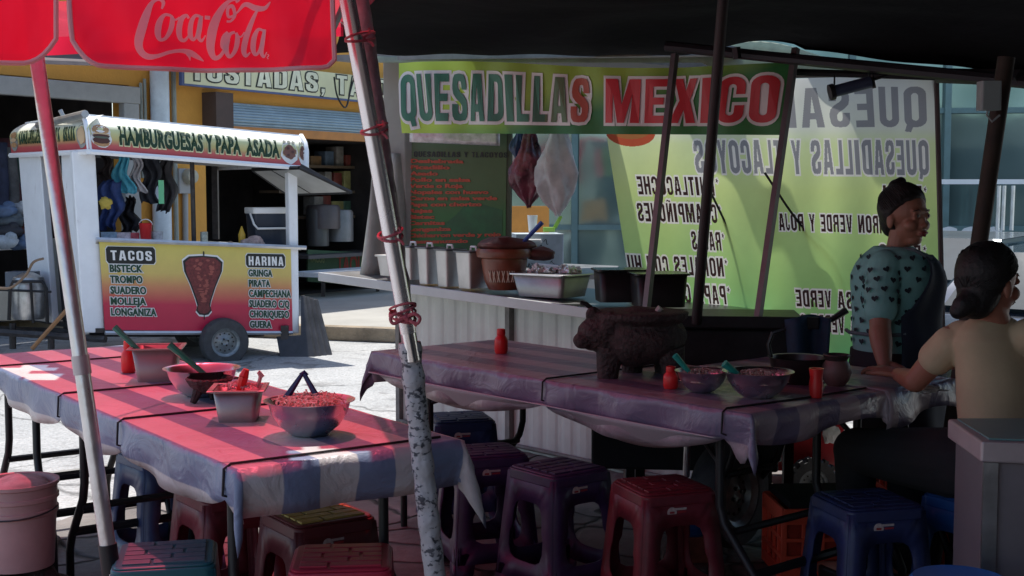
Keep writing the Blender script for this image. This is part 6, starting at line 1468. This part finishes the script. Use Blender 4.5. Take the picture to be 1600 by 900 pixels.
# bucket at left
b=G(18,792,.0); b.z=.12; o=thing('plastic_bucket','pinkish white plastic bucket on a dark stone at the left edge','bucket',(b.x-.02,4.35,b.z))
X,Y=(14-800)/F*4.3,4.3
k=MB(); blob(k,V(X-.02,Y,.02),.17,(1.15,1,.85),5,.4,10); tag(k.build('base_stone',stone,smooth=True),'dark rough stone under the bucket at the left edge','stone')
o.location=(X,Y,.13)
bm_=mat('bucket_pink',(.5,.33,.31),.5,0,.12,6)
MB().lathe([(.118,.14),(.128,.30),(.13,.32),(.137,.325),(.137,.34),(.131,.342),(.132,.37),(.139,.373),(.139,.385),(.133,.388),(.134,.415),(.141,.42),(.141,.432),(.128,.43),(.12,.36),(.11,.16),(0,.15)],(X,Y,-.0),40).build('pail',bm_,o,smooth=35)
MB().tube([V(X+.14*math.cos(PI+PI*k/14),Y+.14*math.sin(PI+PI*k/14),.345-.02*math.sin(PI*k/14)) for k in range(15)],.003,5).build('handle',darkm,o)
k=MB(); blob(k,V(X,Y,.41),.11,(1,1,.3),2,.3); tag(k.build('bucket_rag',mat('rag_grey',(.3,.33,.3),.7,0,.3,20),smooth=True),'grey rag lying in the top of the pink bucket','rag')
# loose paving stone lumps at the sidewalk edge
m=MB(); pts=[G(-20,838),G(50,822),G(95,848),G(82,870),G(60,905),G(-30,915)]
m.hexa([p+V(0,0,.0) for p in pts],(0,0,.03)); tag(m.build('loose_slab',mat('slab_pinkgrey',(.12,.085,.085),.8,0,.4,5,bump=.01,bscale=20),bevel=.012),'loose reddish grey paving slab at the table foot in the lower left corner','paving slab')
# ================================================================== people
def ball(m,c,r,sq=(1,1,1)): blob(m,c,r,sq,0,0,10)
def limb(m,pts,rs):
    m.tube(pts,rs,16,caps=True)
    for p,r in zip(pts,rs): ball(m,Vector(p),r*.995)
def loft(m,rings,n=32,yaw=0,caps=True):
    vs=[]
    for c,rx,ry in rings:
        for k in range(n):
            a=2*PI*k/n; x=rx*math.cos(a); y=ry*math.sin(a); vs.append(Vector(c)+V(x*math.cos(yaw)-y*math.sin(yaw),x*math.sin(yaw)+y*math.cos(yaw),0))
    fs=[(i*n+k,i*n+(k+1)%n,(i+1)*n+(k+1)%n,(i+1)*n+k) for i in range(len(rings)-1) for k in range(n)]
    if caps: fs+=[tuple(range(n))[::-1],tuple((len(rings)-1)*n+k for k in range(n))]
    m.add(vs,fs)
def head(m,c,yaw,s=1.0,tilt=0):
    """c = centre of the skull; yaw = direction the face looks"""
    f=V(math.cos(yaw),math.sin(yaw),0); l=V(-f.y,f.x,0); u=V(0,0,1)
    def b(df,dl,du,r,sq=(1,1,1)):
        mm=MB(); blob(mm,V(0,0,0),r*s,sq,0,0,12)
        m.add([c+(f*p.x+l*p.y+u*p.z)+(f*df+l*dl+u*du)*s for p in mm.v],mm.f)
    b(-.01,0,.03,.092,(1.05,.86,1.0)); b(.028,0,-.033,.064,(1,.9,1.05)); b(.042,0,-.085,.036,(1,1.0,.75)); b(.015,0,-.062,.047,(1,1,.85))
    b(.078,0,.028,.026,(.5,1.9,.45)); 
    for sd in (-1,1): b(.058,sd*.034,-.03,.03,(1,1,.9)); b(-.005,sd*.079,-.012,.022,(.8,.45,1.4)); b(.084,sd*.03,.008,.016,(.5,1.2,.75))
    m.add([c+(f*p[0]+l*p[1]+u*p[2])*s for p in [(.085,-.008,.02),(.085,.008,.02),(.092,-.018,-.033),(.092,.018,-.033),(.111,0,-.028),(.07,-.012,-.045),(.07,.012,-.045),(.05,-.012,.01),(.05,.012,.01)]],[(0,1,4),(0,4,2),(1,3,4),(2,4,3),(2,3,6,5),(0,2,5,7),(1,8,6,3),(0,7,8,1),(5,6,8,7)])
    b(.104,0,-.03,.0115,(1,1.2,.8)); b(.098,.012,-.034,.009); b(.098,-.012,-.034,.009)
    b(.092,0,-.055,.012,(.9,2.0,.5)); b(.088,0,-.067,.012,(.9,1.8,.55))
    def at(df,dl,du): return c+(f*df+l*dl+u*du)*s
    return at,f,l
def face_parts(body,at,f,skin,s=1):
    for sd in (-1,1):
        m=MB(); ball(m,at(.0835,sd*.031,.008),.0095); m.build('eye',mat('eye_white',(.2,.17,.16),.2),body,smooth=True)
        m=MB(); ball(m,at(.0888,sd*.031,.008),.0056); m.build('iris',mat('iris',(.02,.01,.008),.1),body,smooth=True)
        m=MB(); m.tube([at(.090,sd*.014,.026),at(.0935,sd*.03,.033),at(.080,sd*.048,.026)],[.0014,.0024,.0012],6); m.build('eyebrow',hairm,body,smooth=True)
    m=MB(); m.tube([at(.092,-.024,-.061),at(.1045,-.008,-.057),at(.1045,.008,-.057),at(.092,.024,-.061)],[.002,.005,.005,.002],8); m.tube([at(.091,-.02,-.064),at(.101,0,-.069),at(.091,.02,-.064)],[.002,.0055,.002],8); m.build('lips',mat('lips',(.22,.05,.045),.4),body,smooth=True)
def hand(m,w,d,n,size=1,curl=.5,side=1):
    d=d.normalized(); n=(n-d*n.dot(d)).normalized(); t=d.cross(n)*side
    pc=w+d*.045*size
    mm=MB(); blob(mm,V(0,0,0),1,(1,1,1),0,0,10); m.add([pc+(d*p.x*.052+t*p.y*.041+n*p.z*.017)*size for p in mm.v],mm.f)
    for i,(o_,L_) in enumerate(((-.032,.062),(-.011,.074),(.011,.07),(.031,.054))):
        a=w+(d*.078+t*o_)*size; sp=t*o_*.45
        p1=a+(d*L_*.45+sp*.3-n*L_*.1*curl)*size; p2=p1+(d*L_*.33*(1-.3*curl)+sp*.2-n*L_*.3*curl)*size; p3=p2+(d*L_*.22*(1-.6*curl)-n*L_*.25*curl)*size
        limb(m,[a-d*.02*size,a,p1,p2,p3],[.0095*size,.0092*size,.0085*size,.0078*size,.0065*size])
    a=w+(d*.018-t*.03)*size; limb(m,[a,a+(d*.028-t*.024)*size,a+(d*.052-t*.034-n*.008)*size,a+(d*.072-t*.034-n*.014)*size],[.013*size,.0115*size,.0095*size,.0075*size])
skin=mat('skin',(.3,.13,.085),.5,0,.12,12,bump=.0006,bscale=60); skin2=mat('skin_light',(.34,.13,.085),.5,0,.12,12,bump=.0006,bscale=60)
hairm=mat('hair_black',(.01,.007,.007),.62,0,.5,40,bump=.004,bscale=70)
# ---- standing woman
W=V(P(1398,450,5.15).x,5.15,0); yw=D2R(-12)
def Z(y,D=5.15): return P(1400,y,D).z
po=thing('person','standing woman with a hair bun, in a teal shirt printed with black hearts and apron','person',(W.x,W.y,0))
def X1(px,D=5.15): return P(px,450,D).x
# torso surface: yaw facing, heights
TR=[(.02,.105,.14),(.80,.155,.17),(.90,.155,.165),(1.0,.15,.16),(1.08,.155,.165),(1.14,.135,.16),(1.18,.09,.125),(1.205,.06,.08),(1.22,.052,.058)]
def trk(z):
    for (a,b,c),(d,e,f_) in zip(TR,TR[1:]):
        if z<=d: t=(z-a)/(d-a); return b+(e-b)*t, c+(f_-c)*t
    return TR[-1][1:]
def cx(z): return W+V(-.005+.02*(1.0-z),0,0)
def tsurf(a,z,o=0):
    rx,ry=trk(z); rx+=.022*math.exp(-((z-1.03)/.09)**2)*max(0,math.cos(a)); p=V((rx+o)*math.cos(a),(ry+o)*math.sin(a),0); return cx(z)+V(p.x*math.cos(yw)-p.y*math.sin(yw),p.x*math.sin(yw)+p.y*math.cos(yw),z)
hc=V(X1(1408),5.12,Z(340)); 
m=MB(); at,f_,l_=head(m,hc,D2R(-58),1.0)
limb(m,[V(W.x+.005,5.15,1.14),hc+V(-.012,.01,-.06)],[.05,.045])
loft(m,[(cx(z)+V(0,0,z),max(.03,r1-.02),max(.03,r2-.02)) for z,r1,r2 in [(.75,.15,.17),(.9,.15,.165),(1.08,.15,.17),(1.15,.12,.15),(1.19,.06,.07)]],24,yw)
sh=V(X1(1362),5.02,1.10); el=V(X1(1352),4.93,Z(520,4.93)); wr=V(X1(1382,4.88),4.86,Z(568,4.88)); 
limb(m,[sh,sh.lerp(el,.5),el],[.05,.046,.04]); limb(m,[el,el.lerp(wr,.35),wr],[.044,.042,.027]); hand(m,wr-V(0,0,.0),V(.25,-.1,-.45),V(-.5,-.8,0),.95,.5,1)
sh2=V(X1(1425),5.30,1.10); el2=V(X1(1450),5.28,.86); wr2=V(X1(1440),5.1,.80); limb(m,[sh2,el2],[.06,.045]); limb(m,[el2,wr2],[.044,.028]); hand(m,wr2,V(-.5,-.8,-.1),V(0,0,1),.95,.3,-1)
for s in (-1,1):
    hp=W+V(.0,s*.08,.72); limb(m,[hp,hp+V(.02,0,-.32),hp+V(0,0,-.64)],[.1,.07,.045]); limb(m,[hp+V(0,0,-.66),hp+V(.15,0,-.68)],[.042,.03])
body=m.build('body',skin,po,remesh=.0045,smoothmod=2)
face_parts(body,at,f_,skin)
def hair_cap(at,parent,extra,s=1,back=1):
    m=MB(); mm=MB(); blob(mm,V(0,0,0),.103*s,(1,.875,.99),2,.05,18)
    c=at(-.016,0,.038); f=(at(1,0,0)-at(0,0,0)).normalized(); l=(at(0,1,0)-at(0,0,0)).normalized(); vs=[]
    for p in mm.v:
        q=V(p.x,p.y,p.z)
        lim=(.012 if s>1 or back==1 else -.012)+.078*min(1,max(0,(q.z+.02)/.06))
        if q.x>lim: q.x=lim+(q.x-lim)*.12
        vs.append(c+f*q.x+l*q.y+V(0,0,q.z))
    m.add(vs,mm.f); extra(m); h=m.build('hair',hairm,parent,remesh=.005,smoothmod=2)
    m=MB(); random.seed(31); tgt=V(-.75,0,.65 if back==1 else -.45).normalized()
    for k in range(170):
        a=random.uniform(-1.9,1.9); st=V(math.cos(a)*.72,math.sin(a)*.9,.62+.2*random.random()-.75*abs(math.sin(a))**2).normalized()
        if st.z<-.1: st.x=min(st.x,-.1)
        pts=[]
        for j in range(9):
            t=j/8; d=(st*(1-t)+tgt*t).normalized(); r_=.1045*s+.0015*math.sin(t*PI)+random.uniform(-.0008,.0008)
            pts.append(c+(f*d.x+l*d.y*.875+V(0,0,1)*d.z*.99)*r_)
        m.tube(pts,[.0012]+[.0022]*7+[.0015],4)
    m.build('hair_strands',hairm,h,smooth=True); return h
def ex1(m):
    b_=at(-.04,.0,.12); ball(m,b_,.04,(1,1,.9)); ball(m,at(-.07,0,-.03),.05,(.8,1,1)); ball(m,at(-.005,0,.075),.07,(1.15,1,.5)); ball(m,b_+V(.012,0,.022),.022); m.tube([b_+V(0,0,.01),b_+V(.03,0,.035)],[.014,.004],8)
    ball(m,at(-.06,0,-.01),.062,(.9,1,1)); 
hair_cap(at,body,ex1)
# shirt with sleeves
tealc=mat('shirt_teal',(.2,.43,.41),.85,0,.1,10,bump=.004,bscale=8)
m=MB()
loft(m,[(cx(z)+V(0,0,z),trk(z)[0]+.006+.022*math.exp(-((z-1.03)/.09)**2)*.5,trk(z)[1]+.006) for z in [.70,.76,.82,.88,.94,1.0,1.04,1.08,1.12,1.15,1.18,1.195]],40,yw)
limb(m,[sh+V(.02,.02,.02),sh.lerp(el,.35),sh.lerp(el,.62)],[.068,.064,.064]); limb(m,[sh2,sh2.lerp(el2,.55)],[.075,.07])
shirt=m.build('shirt',tealc,po,remesh=.006,smoothmod=3)
m=MB(); random.seed(12)
def heart(c,n,s,rot):
    x,y=frame(n); y=V(0,0,1)-n*n.z; y.normalize(); x=y.cross(n); pts=[]
    for k in range(16):
        t=2*PI*k/16; hx=16*math.sin(t)**3/17; hy=(13*math.cos(t)-5*math.cos(2*t)-2*math.cos(3*t)-math.cos(4*t))/17
        pts.append(c+(x*(hx*math.cos(rot)-hy*math.sin(rot))+y*(hx*math.sin(rot)+hy*math.cos(rot)))*s)
    m.add(pts,[tuple(range(16))])
for i in range(9):
    z=.82+.042*i
    for j in range(11):
        a=-2.9+j*.45+(i%2)*.22; 
        p=tsurf(a,z,.016); q=tsurf(a,z,.06); heart(p,(q-p).normalized(),.0145,random.uniform(-.5,.5))
dd=(el-sh).normalized()
for i in range(4):
    for j in range(7):
        c_=sh.lerp(el,.05+.16*i); x,y=frame(dd); a=j*.9+i*.4; n_2=(x*math.cos(a)+y*math.sin(a)); heart(c_+n_2*.073,n_2,.0145,random.uniform(-.4,.4))
m.build('heart_print',mat('print_heart',(.012,.02,.03),.8),shirt,merge=False)
# apron : facing half
apm=mat('apron_navy',(.012,.018,.035),.8,0,.2,12,bump=.003,bscale=12)
m=MB()
def ap(u,v):
    z=.30+.86*v; wd=1.5 if z<.93 else 1.5-.85*((z-.93)/.23)**.7; a=-wd+2*wd*u*.97; return tsurf(a,max(.7,z),.03+.02*(z<.85)+.006*math.sin(u*20+z*8))+V(0,0,min(0,z-.7))
m.grid(ap,30,26); apo=m.build('apron',apm,po,smooth=True,solid=.006)
m=MB(); pn=hc+V(-.04,.02,-.12)
m.tube([tsurf(.35,1.15,.03),tsurf(.9,1.19,.02),pn+V(-.02,.05,.0)],.008,6); m.tube([tsurf(-.5,1.15,.03),tsurf(-.9,1.185,.03),pn+V(-.02,-.05,.0)],.008,6); m.tube([tsurf(-1.4,.86,.035),tsurf(-2.0,.85,.03),tsurf(-2.8,.85,.03),tsurf(-3.3,.85,.03)],.008,6); m.build('strap',mat('strap_grey',(.1,.12,.14),.7),apo,smooth=40)
m=MB(); loft(m,[(W+V(0,0,z),a,b_) for z,a,b_ in ((.04,.10,.13),(.4,.13,.17),(.7,.175,.2),(.78,.17,.195))],28,yw); m.build('trousers',mat('trouser_black',(.014,.014,.02),.85,0,.3,9),po,smooth=True)
# ---- seated woman seen from behind
DD=4.02
def PX(px,py,D=DD): return P(px+9,py,D)
po2=thing('person','seated woman in a tan shirt seen from behind, leaning an elbow on the table','person',(1.5,4.0,0))
fy=D2R(118)   # body faces away and to the left
hc2=PX(1537,444,3.98)
m=MB(); at2,f2_,l2_=head(m,hc2,D2R(28),.97)
limb(m,[PX(1545,520),hc2+V(0,.0,-.05)],[.055,.048])
rr2=[(PX(1552,700),.13,.10),(PX(1552,640),.125,.095),(PX(1547,580),.13,.095),(PX(1542,530),.14,.085),(PX(1541,505),.09,.06),(PX(1541,490),.05,.045)]
loft(m,rr2,24,fy-PI/2)
shl=PX(1478,532,4.05); ell=P(1430,610,4.14); ell.z=.795; hwl=P(1404,598,4.33); hwl.z=.79
limb(m,[shl,shl.lerp(ell,.5),ell],[.05,.043,.036]); limb(m,[ell,ell.lerp(hwl,.4),hwl],[.037,.034,.024]); hand(m,hwl,V(-.35,.5,.1),V(0,0,1),.95,.7,1)
shr=PX(1608,530,3.95); elr=V(shr.x+.08,shr.y+.12,.80); limb(m,[shr,elr],[.05,.038]); wrr=elr+V(-.12,.2,.02); limb(m,[elr,wrr],[.037,.025]); hand(m,wrr,V(-.3,.8,0),V(0,0,1),.95,.4,-1)
hip=V(1.50,4.02,.55)
for s in (-1,1):
    h1=hip+V(s*.09,0,0); kn=h1+V(-.22,.36,-.03); ft=kn+V(.02,.05,-.44); limb(m,[h1,kn],[.09,.06]); limb(m,[kn,ft],[.055,.035]); limb(m,[ft,ft+V(-.08,.13,-.03)],[.035,.026])
body2=m.build('body',skin2,po2,remesh=.0045,smoothmod=2)
face_parts(body2,at2,f2_,skin2)
def ex2(m):
    ball(m,at2(-.045,0,-.01),.075,(.9,.95,1.15)); ball(m,at2(-.03,.05,-.01),.045,(1,.7,1.4))
    a=PX(1507,470,3.93); limb(m,[a,PX(1496,478,3.92),PX(1488,486,3.92),PX(1482,488,3.93)],[.04,.034,.026,.012]); ball(m,at2(-.06,0,-.05),.06,(1,1,1))
hair_cap(at2,body2,ex2,.98,0)
tan=mat('shirt_tan',(.52,.39,.25),.85,0,.08,8,bump=.006,bscale=7)
m=MB(); rs2=[(PX(1552,676),.135,.105),(PX(1552,640),.145,.11),(PX(1549,600),.142,.108),(PX(1546,565),.14,.1),(PX(1543,530),.145,.09),(PX(1542,513),.122,.07),(PX(1541,500),.085,.06),(PX(1541,495),.06,.05)]
loft(m,rs2,36,fy-PI/2); limb(m,[shl+V(.03,0,.012),shl+V(-.005,0,-.01),shl.lerp(ell,.42)],[.054,.057,.057]); limb(m,[shr+V(-.02,0,.01),shr,shr.lerp(elr,.45)],[.057,.057,.057])
m.build('shirt',tan,po2,remesh=.006,smoothmod=4)
m=MB(); blk=mat('trouser_black2',(.01,.01,.013),.85,0,.3,9)
loft(m,[(V(1.5,4.03,.47),.17,.14),(V(1.5,4.03,.52),.19,.16),(V(1.5,4.03,.6),.185,.14),(PX(1552,668),.155,.12),(PX(1552,655),.14,.105)],30,fy-PI/2)
for s in (-1,1):
    h1=hip+V(s*.09,0,0); kn=h1+V(-.22,.36,-.03); ft=kn+V(.02,.05,-.40); limb(m,[h1,kn],[.115,.078]); limb(m,[kn,ft],[.075,.055])
m.build('trousers',blk,po2,remesh=.007,smoothmod=3)
for s in (-1,1):
    kn=hip+V(s*.09,0,0)+V(-.22,.36,-.03); ft=kn+V(.02,.05,-.47); MB().rrect(.04,.1,0,.07,.03,1,V(ft.x-.03,ft.y+.05,.0),D2R(30)).build('shoe',blackp,po2,smooth=40,bevel=.01)
# ================================================================== unseen walls added to darken the stall, light, camera
m=MB(); m.box((3.2,-1.6,1.6),(9,.2,3.2)); tag(m.build('rear_light_blocker',mat('rear_blocker_dark',(.17,.16,.15),.9)),'unseen wall added behind the camera to darken the stall','wall')  # unseen blocker added to cut light from behind the camera
m=MB(); m.box((6.9,1.9,1.3),(.1,6.5,2.6)); tag(m.build('side_light_blocker',mat('side_blocker_dark',(.09,.09,.09),.9)),'unseen dark panel added at the right to shade the stall','blocker')  # added out of view to keep side light off the stall
m=MB(); m.hexa([(2.25,5.0,0.0),(3.6,4.0,0.0),(3.6,4.0,1.0),(2.25,5.0,1.0)],(.05,.07,0)); 
S.world=bpy.data.worlds.new('World'); S.world.use_nodes=True
wn=S.world.node_tree; bg=wn.nodes['Background']; sky=wn.nodes.new('ShaderNodeTexSky'); sky.sky_type='NISHITA'; sky.sun_disc=False
EL=math.radians(SUN_EL); AZ=math.radians(SUN_AZ)   # AZ measured from +Y towards +X
sky.sun_elevation=EL; sky.sun_rotation=AZ; wn.links.new(sky.outputs[0],bg.inputs[0]); bg.inputs[1].default_value=SKY
sd=bpy.data.lights.new('sun','SUN'); sd.energy=SUNE; sd.angle=math.radians(.53); sd.color=(1,.96,.9)
so=bpy.data.objects.new('sun',sd); C.objects.link(so)
sv=V(math.sin(AZ)*math.cos(EL),math.cos(AZ)*math.cos(EL),math.sin(EL)); so.rotation_euler=sv.to_track_quat('Z','Y').to_euler(); so.location=sv*30
cd=bpy.data.cameras.new('camera'); cd.lens=45; cd.sensor_width=36; cd.clip_end=500; cd.clip_start=.05
co=bpy.data.objects.new('camera',cd); C.objects.link(co); co.location=(0,0,CH); co.rotation_euler=(PI/2-PIT,0,0); S.camera=co
S.view_settings.view_transform='Standard'; S.view_settings.look='None'; S.view_settings.gamma=1; S.view_settings.exposure=EXPO
